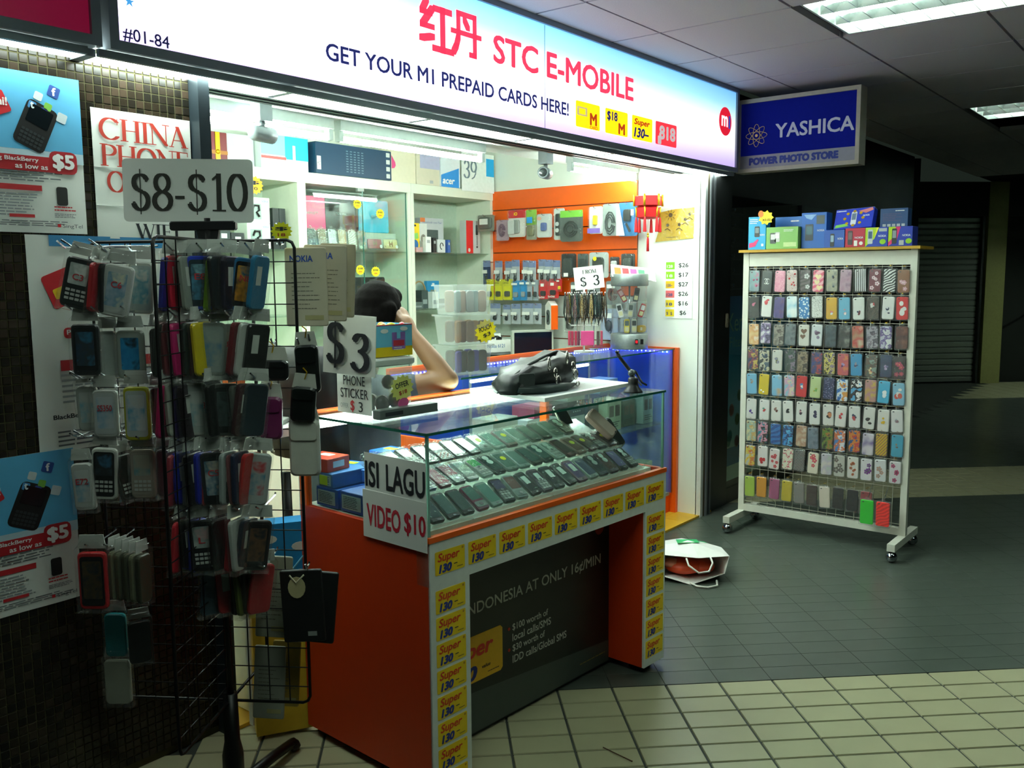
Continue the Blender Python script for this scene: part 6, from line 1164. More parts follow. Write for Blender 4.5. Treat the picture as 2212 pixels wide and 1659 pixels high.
# right hand columns, row by row: (u, colour, yaw, kind)
ROWSP = [(1.487, 'first', [(-.062, '#26288a', 74, 'dark blue'), (-.046, '#e01c3c', 68, 'bright red'), (-.03, '#7a1420', 72, 'maroon'), (-.012, '#8a9088', 75, 'grey'), (.022, '#1c3cb8', 12, 'royal blue', '#20303a', ('#4a90b0', '#2a4a5a', '#7aa8b8'), 'E8'), (.042, '#7aa41c', 76, 'lime'), (.068, '#10181a', 60, 'black'), (.09, '#1c1a2c', 70, 'black and purple'), (.132, '#1a6a9a', 4, 'sea blue', '#0c1216', ('#10181c', '#c88a20', '#2a5a6a'), 'N8'), (.162, '#1a6f94', 70, 'sea blue edged')]),
 (1.32, 'second', [(-.085, '#202a24', 72, 'black'), (-.07, '#6a2a30', 70, 'dark red'), (-.055, '#9aa094', 74, 'clear grey'), (-.038, '#c81c6c', 66, 'hot pink'), (-.018, '#23302a', 70, 'dark green'), (-.0, '#5a1c24', 74, 'wine red'), (.018, '#c8b414', 60, 'yellow'), (.045, '#8a928a', 10, 'clear', '#98a4a0', ('#4a80a0', '#8a9a98', '#9aa49c'), None), (.078, '#8f968c', 4, 'frosted clear', '#9aa298', ('#8aa0a0', '#a8a090', '#a0a898'), 'N8'), (.105, '#6a1c24', 66, 'dark red handled'), (.122, '#c3c6c0', 60, 'white'), (.146, '#101414', 50, 'black')]),
 (1.164, 'third', [(-.085, '#c01c60', 70, 'hot pink'), (-.068, '#a8aca0', 72, 'white edged'), (-.05, '#4a3a7a', 66, 'purple'), (-.028, '#2a2028', 74, 'dark plum'), (-.012, '#c0c4bc', 20, 'white', '#b4bcb8', ('#4a98b0', '#b8c0bc', '#c0c4c0'), None), (.018, '#cacec8', 0, 'white keypad', '#c6cac6', ('#2a98c0', '#b8c8cc', '#c8ccc8'), 'C3-01'), (.042, '#141a18', 70, 'black'), (.07, '#4a504a', 14, 'grey framed', '#1c2422', ('#1c2a2a', '#3a4a48', '#20282a'), None), (.098, '#6a7068', 70, 'smoke'), (.115, '#3a1c20', 60, 'dark red'), (.138, '#1c2c34', 40, 'navy')]),
 (.985, 'fourth', [(-.072, '#a83a4a', 72, 'rose'), (-.056, '#1c2ca8', 70, 'bright blue'), (-.038, '#a8aca6', 74, 'white'), (-.02, '#101010', 70, 'black'), (-.002, '#1c28a0', 72, 'blue'), (.014, '#b01c24', 68, 'red'), (.038, '#141a1c', 4, 'black', '#1a2226', ('#c0c4c4', '#3a6a80', '#b0a898'), 'C5'), (.062, '#a0aaa8', 70, 'pale'), (.082, '#c4686a', 64, 'coral'), (.098, '#1c2844', 68, 'navy'), (.116, '#c02828', 64, 'red and white'), (.138, '#a8b0ae', 14, 'white', '#b4bab8', ('#2a88a8', '#b0b4b2', '#c04a4a'), None)]),
 (.808, 'fifth', [(-.068, '#d02030', 72, 'red'), (-.05, '#121212', 70, 'black'), (-.03, '#2030b0', 72, 'blue'), (.0, '#0f1312', 4, 'black keypad', '#12181a', ('#b8bcb8', '#8a9a98', '#c0a0a0'), 'L'), (.035, '#0d1010', 60, 'black'), (.068, '#b02430', 68, 'red'), (.085, '#b0b4ae', 70, 'white'), (.102, '#1c2434', 66, 'navy'), (.13, '#181414', 25, 'black', '#141416', ('#2a2422', '#6a4a30', '#181c20'), None)]),
 (.668, 'sixth', [(-.005, '#2c4c60', 40, 'slate blue'), (.035, '#b81c24', 30, 'red with a window'), (.058, '#141614', 70, 'black'), (.072, '#5f6a2c', 72, 'olive'), (.086, '#2a2c1c', 72, 'dark olive'), (.1, '#6f7440', 72, 'pale olive'), (.122, '#b01c24', 45, 'deep red')])]
for z, rn, its in ROWSP:
    for k, it in enumerate(its):
        u, c, yw, nm = it[:4]; full = len(it) > 4
        lab = '%s case %s, %s in spinner rack right side row %s' % (nm, 'facing out' if full else 'turned edge on', ORD[k], {'first': 'one', 'second': 'two', 'third': 'three', 'fourth': 'four', 'fifth': 'five', 'sixth': 'six'}[rn])
        pouch(u, z+.004*math.sin(k*2.2)-(.02 if rn == 'sixth' and u > .05 and False else 0), .15-.01*(k % 3)-(.06 if rn == 'sixth' else 0), .066, .136, lab, c, it[4] if full else None, it[5] if full else None, (-6, 3, -2, 4, 0)[k % 5] if u < .1 else -9, yw, it[6] if full else None, keys=1 if 'keypad' in nm else 0, slot=None if full else '#c9cdc6' if k % 2 else None)
# things on the right wing
def flatbag(u, z, w_, wd, h, label, col, tilt=0, name='paper_bag', cat='paper bag', text=None, deco=None, th=.006):
    t = T_(name, label, cat, SPT @ TL((u, z, w_)) @ RZ(R(tilt)), 'goods on the right wing of the spinner rack'); B().prism(rrect(wd, h, .006), 0, th, M(col, .6, var=.06), None, .002).obj('bag', t)
    if text or deco:
        b = B()
        if text: put(b, text, -wd*.1, h*.36, th+.001, .018, wd*.55, M('#1c4aa8', .5), .03)
        if deco: deco(b, wd, h, th+.001)
        b.obj('print', t)
    return t
dl = lambda b, w, h, z: (lines(b, -w*.35, w*.35, -h*.3, h*.2, 9, z, M('#6a6658', .7), .5, .18), rect(b, -w*.05, w*.4, -h*.42, -h*.36, z, M('#a8a070', .7)))
flatbag(.245, 1.475, -.055, .115, .215, 'beige paper pouch with blue brand lettering behind the spinner wires', '#c0b8a0', 0, text='NOKIA', deco=dl); flatbag(.29, 1.485, -.09, .12, .21, 'second beige paper pouch just behind the first', '#b6ae98', -2, text='NOKIA', deco=dl); flatbag(.318, 1.492, -.12, .10, .205, 'rearmost beige paper pouch at the right of the spinner rack', '#aaa288', -3, deco=dl)
def soft(u, z, w_, wd, h, label, col, tilt=0, flap=True):
    t = T_('phone_pouch', label, 'pouch', SPT @ TL((u, z, w_)) @ RZ(R(tilt)), 'pouches on the right wing of the spinner rack')
    B().prism(rrect(wd, h, .014), 0, .022, M(col, .38, bump=.3), None, .006).obj('body', t)
    if flap: B().prism(rrect(wd*.9, h*.34, .01), .022, .026, M(col, .33), TL((0, h*.3, 0)), .002).obj('flap', t)
    B().prism([(-wd*.5, h*.46), (wd*.5, h*.46), (wd*.4, h*.5+.035), (-wd*.4, h*.5+.035)], .008, .011, M('#b4b6ac', .6)).obj('header_card', t); B().tube([(0, h*.5+.02, .011), (.006, h*.5+.04, .016), (-.006, h*.5+.05, .01)], .002, GOLD, 4).obj('gold_tie', t)
soft(.168, 1.255, .03, .085, .055, 'black horizontal belt pouch on the right wing', '#0c1010'); soft(.262, 1.258, .03, .062, .13, 'tall black pouch overhanging the right edge of the spinner rack', '#0f1413', 3); soft(.156, 1.127, .03, .066, .115, 'plum purple pouch on the right wing', '#6a2450', -2); soft(.250, 1.165, .045, .066, .095, 'black square pouch below the tall black one', '#0e1412', -5); soft(.247, 1.045, .03, .082, .155, 'off-white pouch on the right wing', '#b9bcb0')
for u, z, w_, wd, h, l, c in ((.126, .60, -.04, .10, .24, 'pale grey document bag low behind the right wing', '#a4a692'), (.103, .345, -.04, .09, .22, 'grey translucent pouch hanging at the bottom of the right wing', '#96998a'), (.145, .36, -.065, .08, .2, 'tan card pouch behind the grey translucent one', '#a58a3a')): flatbag(u, z, w_, wd, h, l, c, -4, 'document_bag', 'bag', deco=dl)
for k, (u, w_, l) in enumerate(((.225, .03, 'large black flat pouch with a cream disc at the lower right'), (.255, .01, 'second large black pouch behind the one with the cream disc'))):
    t = flatbag(u, .60-.01*k, w_, .115, .205, l, '#090b0b', (2, -6)[k], 'black_pouch', 'pouch', th=.012)
    if not k:
        B().prism(ell(-.012, .055, .024, .03, 16), .012, .016, M('#b4aa80', .6)).obj('cream_disc', t); B().tube([(-.03, .09, .014), (-.012, .07, .018), (.01, .09, .014)], .0025, M('#c9c4a8', .5), 5).obj('cord', t); rect(q := B(), .01, .035, -.085, -.072, .0128, M('#9aa09a', .6)); q.obj('label', t)
for u, z in ((.17, 1.34), (.24, 1.34), (.27, 1.35), (.16, 1.22), (.25, 1.24), (.24, .72), (.2, 1.60)): hook(u, z-.01, .012, .05)
tag(SPT @ TL((.19, 1.625, -.02)), 'yellow starburst price tag clipped on top of the right wing', '$', '18', .026, '#e8e41c')
# ================================================================== WHITE GRID RACK
RK = fr((5.0, 2.22, 0), (0, -1, 0)); WR = T_('grid_rack', 'white wheeled grid rack covered with phone cases', 'display rack', RK); RW = M('#cfd0c2', .5, var=.1, scale=20)
for u in (0, .92): B().box(u-.017, u+.017, .10, 1.625, -.035, 0, RW).obj('post', WR)
B().box(.017, .903, 1.545, 1.62, -.03, -.002, RW).obj('top_rail', WR); B().box(.017, .903, .10, .14, -.035, 0, RW).obj('bottom_rail', WR)
B().box(-.035, .955, 1.625, 1.64, -.24, .03, M('#b48c1c', .5)).obj('top_shelf', WR)
for u in (0, .92):
    o = B().box(u-.02, u+.02, .062, .10, -.24, .20, RW).obj('foot_bar', WR)
    for w_ in (.18, -.21): B().ball((u, .03, w_), .03, .03, .03, M('#9aa0a2', .08, 1), 14).obj('castor', WR); B().tube([(u, .045, w_), (u, .064, w_)], .006, STEEL, 6).obj('castor_stem', WR)
WW = M('#b9b9a8', .4, .3); q = B(); q.tube([(0, .14, 0), (0, 1.545, 0)], .0018, WW, 5); vm_ = q.mesh('wire'); q = B(); q.tube([(.017, 0, 0), (.903, 0, 0)], .0018, WW, 5); hm_ = q.mesh('wire')
for k in range(17): O('wire', vm_, WR, TL((.06+k*.05, 0, -.012)))
for z in (1.535, 1.385, 1.235, 1.08, .94, .795, .655, .51, .36, .16): O('wire', hm_, WR, TL((0, z, -.009)))
def blob(c1, c2=None, s=1.0, cy=-.05):
    def f(b, w, h, z):
        rn = random.Random(str(c1)+str(s)); m1, m2 = M(c1, .4), M(c2 or c1, .4)
        for i in range(5):
            x, y, r_ = rn.uniform(-.2, .2)*w*s, (cy+rn.uniform(-.2, .2)*s)*h, rn.uniform(.09, .16)*w*s*1.6
            b.prism(ell(x, y, r_, r_*rn.uniform(.6, 1.3), 9), z-.001, z+.0002*(i+1), m1 if i % 2 == 0 else m2)
    return f
def flowers(c1, c2, n=3, s=1.0):
    def f(b, w, h, z):
        rn = random.Random(str(c1)+str(n))
        for i in range(n):
            x, y = rn.uniform(-.28, .28)*w, rn.uniform(-.36, .34)*h; r_ = rn.uniform(.11, .17)*w*s
            for k in range(5): b.prism(ell(x+r_*math.cos(k*1.2566), y+r_*math.sin(k*1.2566), r_*.62, r_*.62, 7), z-.001, z+.0003+.0001*i, M(c1, .4))
            b.prism(ell(x, y, r_*.4, r_*.4, 7), z, z+.001, M(c2, .4))
    return f
def heart(c, n=3):
    def f(b, w, h, z):
        for i in range(n):
            x, y, s = ((0, .2, .3), (-.1, -.05, .26), (.15, -.3, .3))[i]; s *= w
            b.prism([(x*w+s*.062*16*math.sin(a)**3, y*h+s*.062*(13*math.cos(a)-5*math.cos(2*a)-2*math.cos(3*a)-math.cos(4*a))) for a in [k*math.pi/9 for k in range(18)]], z-.001, z+.0004, M(c, .4))
    return f
def rings(c):
    def f(b, w, h, z):
        for s in (-1, 1): b.tube([(s*.006+.011*math.cos(a), .0+.015*math.sin(a), z) for a in [R(q+(180 if s > 0 else 0)) for q in range(-140, 141, 20)]], .0022, M(c, .4), 4)
    return f
def gems(c, n=4):
    def f(b, w, h, z):
        rn = random.Random(c+str(n))
        for i in range(n): b.ball((rn.uniform(-.3, .3)*w, rn.uniform(-.38, .35)*h, z), .006, .006, .003, M(c, .15), 8)
    return f
P_ = lambda c: M(c, .35, var=.06)
CASES = [
 [('teal grey with pink spots', pat('soft', '#6a8a92', '#7d9aa0', '#b06a88'), gems('#c04a78', 3)), ('charcoal with a white linked ring emblem', P_('#33393c'), rings('#e6e8e6')), ('pink glitter', pat('glitter', '#e08aa8', '#f0b0c4', '#d87898'), None), ('silver with red gems', pat('speck', '#d0c0bc', '#a83a38'), gems('#c8202a', 5)), ('dark floral', pat('zebra', '#352a2e', '#5a4a50', None, .6), flowers('#d0d0d0', '#8a8a8a', 2)), ('pink with cream hearts', pat('zebra', '#e05a7a', '#f0a8b4', None, .5), heart('#f0dca8', 3)), ('silver mirrored', pat('soft', '#8d8f86', '#a8a48c', '#77807c'), gems('#3a4a5a', 3)), ('dusty mauve', pat('soft', '#a87a94', '#b490a4', '#94708a'), None), ('black and white striped', pat('stripe', '#17191a', '#e0e2e0'), None), ('maroon with white flowers', P_('#6a1830'), flowers('#e0c4cc', '#b04a6a', 5, .8)), ('zebra striped', pat('zebra', '#1c1e20', '#d8dad8'), None), ('bronze with pink flowers', P_('#8a5a3c'), flowers('#d8a0b0', '#f0e0e0', 4, .8))],
 [('black with a small pink bow shape', P_('#12161a'), blob('#b85a78', s=.5, cy=.15)), ('white with red patches', P_('#dcdcd8'), blob('#c8323a', '#d85058', .7, .2)), ('deep purple', pat('soft', '#3f2f74', '#4a3a80', '#5a3a6a'), None), ('pale blue and white', pat('soft', '#8cc4dc', '#dce8ec', '#e8eeee', .7), None), ('blue with white dots', pat('dots', '#2a78b8', '#dcecf0', None, .9), None), ('white with black flecks', pat('speck', '#d6d8d4', '#26282a'), None), ('mustard yellow', P_('#d0a010'), blob('#d8dcd8', '#c85a50', .5, -.2)), ('sky blue', P_('#5fa8c8'), blob('#e0e4e4', '#d88a90', .5, -.15)), ('white with a small dark motif', P_('#d8dad6'), blob('#6a2a34', '#2a3454', .45, -.2)), ('dark glitter', pat('glitter', '#3a342e', '#5a5044', '#241f1c'), blob('#c8c4c0', '#b03a40', .6, .1)), ('white with a navy motif', P_('#dcdcda'), blob('#d0d4d8', '#2a3050', .6, -.1)), ('red and white', P_('#c8181f'), blob('#e4e4e2', '#dcdcda', 1.1, .0))],
 [('cream and orange', pat('soft', '#d8c088', '#d09a60', '#e0d8c4'), None), ('white with purple wash', pat('multi', '#ccc8d0', '#8a78a0', '#4a4060', .7), None), ('brown grey camouflage', pat('multi', '#6a655e', '#8a857c', '#4a4540'), None), ('blue grey misty', pat('soft', '#4f5a62', '#6a747a', '#3f4a52'), None), ('white with a brown heart', P_('#cfccc4'), heart('#6a4a38', 2)), ('white with a plum figure shape', P_('#ccd0d4'), blob('#5a3a5a', '#8a7a94', .8, .05)), ('dark teal smoky', pat('soft', '#1c2c36', '#3a4c56', '#22323a'), None), ('black and grey smoky', pat('soft', '#1c2022', '#3a3e3e', '#7a7c78'), None), ('tan over red', pat('soft', '#a89878', '#b43a34', '#c0b49a', .6), None), ('mauve grey mottled', pat('multi', '#6a6070', '#9a94a0', '#4a4454'), None), ('lilac and white mottled', pat('multi', '#b4b0c4', '#6a5a90', '#d0d0d4', .8), None), ('dark red brown', pat('soft', '#3a1a1c', '#5a2a26', '#7a4a38'), None)],
 [('navy with red and yellow', pat('multi', '#2a3458', '#7a3a48', '#b8a040'), None), ('black white and yellow', pat('multi', '#1c2228', '#b8b49a', '#3a5060', .8), None), ('white with grey rings', P_('#c8c8c0'), blob('#8a8a9a', '#6a6a3a', .7, .0)), ('dark green with lilac', pat('multi', '#243a36', '#3a4a44', '#7a6a80'), None), ('bronze brown', pat('multi', '#6a5a44', '#8a7a64', '#3a2f2a'), None), ('blue with red swirls', pat('multi', '#2a3a7a', '#4a3a60', '#a03a40'), None), ('yellow and black patterned', pat('multi', '#3a3428', '#c8b85a', '#8a7a8a', 1.4), None), ('coral orange', pat('soft', '#c8584a', '#b04a5a', '#d07a40'), blob('#4a2a6a', '#a890c0', .5, .0)), ('bright blue', P_('#2a88b8'), blob('#8a8a94', '#3a4a6a', .5, .0)), ('grey green with cream marks', pat('multi', '#4a544c', '#5a4a40', '#7a8a80'), blob('#d0b88a', '#c83a34', .6, -.2)), ('deep navy', P_('#1a2c50'), blob('#6a6090', '#a890b8', .55, -.05)), ('black with bright flowers', P_('#2a2426'), flowers('#a83a58', '#d07a4a', 5))],
 [('light blue slim', P_('#6aa8c8'), blob('#8a8478', '#a09888', .5, .1)), ('sunny yellow', P_('#d0b80c'), gems('#f0f0e4', 2)), ('sky and sand', pat('soft', '#7ab4d4', '#7ab4d4', '#c0a070', .6), None), ('pale pastel', pat('multi', '#8ab8cc', '#c8a0b8', '#d0c8a8'), None), ('bright red', P_('#c41c24'), blob('#4a80b0', '#e0e0d8', .5, .0)), ('pale lime', P_('#b4c48c'), blob('#6aa04a', '#c0a83a', .5, -.15)), ('starry navy', pat('speck', '#16244e', '#8a8ab0', None, .6), None), ('blue and white', pat('multi', '#2a68b0', '#d0dce4', '#d09040', .8), None), ('blue black and white', pat('multi', '#4a98c8', '#16181c', '#dcdcdc', .6), None), ('gold and rose', pat('soft', '#c0a030', '#b08088', '#c8b040'), None), ('cyan with white cloud spots', P_('#3aa8d0'), blob('#e4e8e8', '#dce4e8', .7, -.1)), ('pale blue with white and red', P_('#7ab0cc'), blob('#dcdcd8', '#c04a3a', 1.0, .05))],
 [('white with a violet disc', P_('#d2d2ce'), blob('#4a2a8a', s=.5, cy=-.15)), ('white with a red and green motif', P_('#d6d6d2'), blob('#b83a38', '#4a8a7a', .5, .05)), ('white with a brown motif', P_('#d4d4d0'), blob('#5a2a2c', '#8a6a60', .55, .05)), ('white with a black motif', P_('#d6d6d2'), blob('#16181a', s=.6, cy=.0)), ('white with a rose grey motif', P_('#d4d4d0'), blob('#3a2a3a', '#c08a9a', .55, .0)), ('white with a navy motif', P_('#d4d4d2'), blob('#2a2450', s=.6, cy=.0)), ('white with black and tan patches', P_('#d2d0cc'), blob('#1c1a1c', '#c07a50', .8, .0)), ('white with a scarlet motif', P_('#d6d4d0'), blob('#c8323a', s=.6, cy=.0)), ('white with a navy and red motif', P_('#d4d4d2'), blob('#2a2c50', '#b83a40', .6, .0)), ('white with a large black block', P_('#d2d2ce'), blob('#22282c', s=.8, cy=-.15)), ('white with a yellow motif', P_('#d6d4ce'), blob('#d0a818', s=.55, cy=.0)), ('white with a faint grey motif', P_('#d4d4d4'), blob('#a0a8b0', '#8a6a70', .5, .0))],
 [('cream with soft colours', pat('multi', '#c8c498', '#9ab0a0', '#c0a060'), None), ('teal with pink lilies', pat('multi', '#2a7a8a', '#c88aa0', '#1c2022'), None), ('ocean blue', pat('zebra', '#1c68b0', '#0f4a8a', None, .5), None), ('azure with dark shapes', pat('multi', '#2a80c0', '#1a3a6a', '#4aa0d0'), None), ('beige with a red streak', pat('soft', '#c0b098', '#a8806a', '#c8beac'), None), ('slate grey', pat('soft', '#5a6a7c', '#6f7d8c', '#4a5a6c'), None), ('dark green and gold', pat('multi', '#1f2e1c', '#5a7a2a', '#9a6a2a'), None), ('blue with orange balloons', pat('multi', '#3a78b8', '#c86a3a', '#d0d4d8'), None), ('navy with orange shapes', pat('multi', '#24548a', '#c87a2a', '#b83a34'), None), ('purple fading to white', pat('soft', '#4a3a8a', '#c8c0cc', '#d0ccd0', .6), None), ('yellow and purple diagonal striped', pat('diag', '#c8a818', '#3a2a7a', '#b06a30'), None), ('turquoise', P_('#3a9ab8'), blob('#8a7a6a', '#6a5a50', .4, .0))],
 [('multicoloured abstract', pat('multi', '#a8b0ac', '#c8b040', '#c06a30'), None), ('white with a red splash', P_('#d6d2d0'), blob('#c01c28', '#a81c28', .8, -.2)), ('white with red petals', P_('#d6d0d0'), flowers('#b83040', '#a01c30', 6, .7)), ('white with confetti', pat('multi', '#d4d4c0', '#d4d4c0', '#c04a60', 1.8), None), ('black and white woven', pat('lattice', '#d0d2d0', '#16181a'), None), ('cream with pink flowers', P_('#d4ccb8'), flowers('#c83a58', '#d8a040', 4)), ('cream with lilac mist', pat('soft', '#ccc8b8', '#b0a8b8', '#a8b8a8'), None), ('silver with grey flowers', P_('#b4b4ac'), flowers('#55504a', '#8a8a80', 4, 1.2)), ('white with orange butterflies', P_('#d4d2cc'), flowers('#b05a28', '#3a2a20', 8, .6)), ('white with a purple bloom', P_('#d2d0d4'), flowers('#6a2a80', '#3a6a3a', 3, 1.1)), ('white with faded ornaments', P_('#d0d2d4'), flowers('#b08a78', '#8a8a90', 3, 1.1)), ('white with pink and black ornaments', P_('#d2d0d2'), flowers('#b03a68', '#2a2a2e', 4))],
 [('plain lime green', P_('#98b83c'), None), ('plain orange', P_('#c8881a'), None), ('plain mauve pink', P_('#9a4a74'), None), ('plain yellow', P_('#b8a41c'), None), ('plain grey', P_('#7a7672'), None), ('plain dark brown', P_('#2e1a14'), None), ('plain cream', P_('#cfc4b4'), None), ('plain black brown', P_('#1c1814'), None), ('plain black', P_('#0a0c0e'), None), ('plain brick red', P_('#8a3a3e'), None)]]
RZs = [1.463, 1.315, 1.16, 1.007, .869, .722, .584, .441, .268]
for r_, row in enumerate(CASES):
    for k, (d, m, mo) in enumerate(row):
        u = .058+k*.0743+random.uniform(-.004, .004); z = RZs[r_]+random.uniform(-.006, .004)-(.012 if r_ == 8 else 0)
        case_item(RK @ TL((u, z, .002)) @ RZ(R(random.uniform(-3, 3))), '%s phone case, %s in white grid rack row %s' % (d, ORD[k], ('one', 'two', 'three', 'four', 'five', 'six', 'seven', 'eight', 'nine')[r_]), 'phone cases on the white grid rack', m, motif=mo, tie=True, h=.119, w=.06)
for u, m, l in ((.755, M('#16c01c', .4), 'vivid green phone case at the bottom right of the white grid rack'), (.838, pat('zebra', '#ff2a1c', '#d8180f', None, .8), 'vivid red phone case at the bottom right of the white grid rack')):
    case_item(RK @ TL((u, .222, .07)), l, 'phone cases on the white grid rack', m, h=.132, w=.07)
    B().tube([(u, .36, -.01), (u, .31, .04), (u, .30, .062)], .002, STEEL, 5).obj('hook', WR)
# boxes on the rack's top shelf
RB = lambda u, z, w_: RK @ TL((u, z, w_))
def pic(b, x, y, w, h, c='#1c2022', s='#6a7a80'): b.prism(rrect(w, h, .005), 0, .0012, M(c, .4), TL((x, y, 0))); b.prism(rrect(w*.75, h*.5, .002), .0012, .0016, M(s, .2), TL((x, y+h*.12, 0)))
NK = lambda b, x, y, w, c='#e4ecf4': put(b, 'NOKIA', x, y, .0016, .011, w, M(c, .5), .02)
def d1(b, w, h): lines(b, -w*.42, w*.1, h*.78, h*.95, 3, .001, PAPER); pic(b, w*.0, h*.55, .03, .06); b.prism([(-w*.45, h*.06), (-w*.1, h*.1), (w*.1, h*.3), (w*.02, h*.32), (-w*.2, h*.22), (-w*.45, h*.2)], 0, .001, M('#d82c6a', .5)); rect(b, w*.25, w*.38, h*.1, h*.18, .001, PAPER); NK(b, w*.3, h*.45, .03)
def d3(b, w, h): pic(b, -w*.28, h*.5, .035, .06, '#3a4040', '#d8dcd8'); pic(b, -w*.15, h*.55, .03, .055, '#c8ccc4', '#e8ece4'); rect(b, w*.05, w*.45, h*.1, h*.3, .001, M('#b8d090', .5)); lines(b, w*.05, w*.4, h*.78, h*.9, 2, .001, PAPER)
def d4(b, w, h): pic(b, -w*.18, h*.45, .045, .09, '#20303c', '#2a5a6a'); rect(b, w*.1, w*.42, h*.68, h*.92, .001, M('#2a3a3c', .3)); NK(b, w*.28, h*.5, .04); b.prism([(-w*.4, h*.95), (w*.1, h*.95), (-w*.1, h*.8), (-w*.3, h*.85)], 0, .001, M('#8ab0dc', .5))
def d5(b, w, h): pic(b, -w*.1, h*.42, .022, .07, '#20282c', '#8aa4b8'); NK(b, w*.3, h*.5, .03)
def d6(b, w, h): pic(b, -w*.25, h*.5, .025, .075, '#3a2a2c', '#6a5a5c'); NK(b, w*.2, h*.5, .045); b.prism(ell(w*.3, h*.2, .01, .01, 10), 0, .0012, PAPER); rect(b, -w*.05, w*.12, h*.06, h*.35, .0012, PAPER)
def d7(b, w, h): b.face([(-w*.5, 0), (-w*.1, h*.4), (w*.0, h), (-w*.5, h)], .0006, M('#a8c81c', .5)); b.face([(-w*.1, h*.4), (w*.1, h), (w*.0, h)], .0008, M('#e8e02a', .5)); pic(b, -w*.28, h*.52, .026, .075, '#b8c0c4', '#3a5a7a'); NK(b, w*.25, h*.55, .04); b.prism(ell(w*.28, h*.25, .016, .014, 12), 0, .0012, M('#8ac01c', .5)); rect(b, w*.1, w*.45, h*.78, h*.95, .001, LGREY)
def d8(b, w, h): b.face([(-w*.5, 0), (-w*.15, h*.3), (w*.0, h), (-w*.5, h)], .0006, M('#d82c6a', .5)); b.face([(-w*.5, h*.2), (-w*.25, h*.5), (-w*.2, h), (-w*.5, h)], .0008, M('#a8c81c', .5)); pic(b, -w*.25, h*.52, .024, .078, '#22282a', '#8a949a'); NK(b, w*.25, h*.55, .04); b.prism(ell(w*.35, h*.25, .016, .014, 12), 0, .0012, M('#8ac01c', .5)); rect(b, -w*.05, w*.15, h*.05, h*.3, .001, LGREY)
def d9(b, w, h):
    pic(b, 0, h*.5, .03, .075, '#c8ccd4', '#6a7a90')
    for k in range(8): b.prism(ell(.05*math.cos(k*.785), h*.5+.04*math.sin(k*.785), .009, .008, 10), 0, .0012, GOLD)
    lines(b, -w*.48, -w*.2, h*.85, h*.95, 1, .001, PAPER); NK(b, w*.32, h*.6, .035)
    b.prism([(w*.1, h*.85), (w*.45, h*.98), (w*.48, h*.85), (w*.3, h*.72)], 0, .001, M('#d07a7a', .5)); b.prism([(-w*.48, h*.05), (-w*.1, h*.12), (-w*.2, h*.25), (-w*.45, h*.2)], 0, .001, M('#6ab04a', .5))
def d10(b, w, h): lines(b, -w*.4, w*.35, h*.3, h*.75, 5, .001, M('#6a4a6a', .5), .6, .2); [rect(b, -w*.4+k*w*.17, -w*.28+k*w*.17, h*.02, h*.16, .001, LGREY) for k in range(5)]; lines(b, w*.05, w*.4, h*.82, h*.92, 1, .001, PAPER)
TZ = 1.641
for u, z, w0, w_, h, d_, c, dd, l in ((.062, TZ, .0, .105, .185, .06, '#1c9ad0', d1, 'cyan phone box with a pink print at the left of the rack top'), (.20, TZ, -.13, .17, .185, .08, '#2a68b0', d10, 'mid blue phone box behind the green one on the rack top'), (.215, TZ, .012, .185, .122, .08, '#7cb05a', d3, 'pale green phone box on the rack top'), (.383, TZ, -.02, .14, .195, .09, '#1c60b4', d4, 'tall blue phone box in the middle of the rack top'), (.508, TZ, .01, .11, .095, .1, '#1c50a8', d5, 'small blue phone box right of the tall one on the rack top'), (.619, TZ, .01, .105, .1, .1, '#b01c38', d6, 'red phone box on the rack top'), (.73, TZ, .01, .115, .1, .1, '#1c3ca8', d7, 'blue and lime phone box beside the red one'), (.85, TZ, .01, .12, .1, .1, '#1c34a0', d8, 'blue, lime and pink phone box at the right end of the rack top'), (.803, TZ+.102, -.03, .14, .095, .07, '#1c4270', d10, 'dark blue phone box standing on the two lime ones')):
    carton('phone_box', l, RB(u, z, w0), w_, h, d_, c, deco=dd, group='phone boxes on the white grid rack')
t = carton('phone_box', 'royal blue phone box with gold coins leaning back on the smaller boxes', RB(.597, TZ+.102, -.005) @ RX(R(-22)) @ RY(R(-6)), .21, .115, .045, '#1430b0', side='#d8d8cc', deco=d9, group='phone boxes on the white grid rack')
t = T_('price_tag', 'yellow and orange flower shaped price tag on the cyan phone box', 'price tag', RB(.118, TZ+.178, .012)); B().prism(star(0, 0, .032, .042, 9, 1.1), 0, .001, M('#f0d414', .5, emis=.1)).obj('tag', t); B().prism(ell(-.03, .022, .016, .02, 10), .001, .002, M('#f07a1c', .5)).obj('flower', t); b = B(); put(b, 'X3-02', .004, -.012, .002, .013, .05, INK, .01); b.obj('lettering', t)
# ================================================================== PERSON BEHIND THE COUNTER
def caps(b, p0, r0, p1, r1, m, n=12):
    p0, p1 = Vector(p0), Vector(p1); d = p1-p0; L = max(d.length, 1e-5)
    q = d.to_track_quat('Z', 'Y').to_matrix().to_4x4(); T = TL(p0) @ q
    pr = [(max(1e-4, r0*math.sin(math.pi/2*i/4)), -r0*math.cos(math.pi/2*i/4)) for i in range(5)]+[(max(1e-4, r1*math.cos(math.pi/2*i/4)), L+r1*math.sin(math.pi/2*i/4)) for i in range(5)]
    b.lathe(pr, m, n, T)
def remesh(o, vox, sm=4):
    r_ = o.modifiers.new('merge', 'REMESH'); r_.mode = 'VOXEL'; r_.voxel_size = vox; r_.use_smooth_shade = True
    s_ = o.modifiers.new('soften', 'SMOOTH'); s_.factor = .5; s_.iterations = sm
SKIN = M('#85603f', .5, var=.06, scale=25); SHIRT = M('#4d5660', .8, bump=.2); HAIR = M('#0a0807', .8, var=.4, scale=90, spec=.05, bump=.6); JEAN = M('#3c4656', .8)
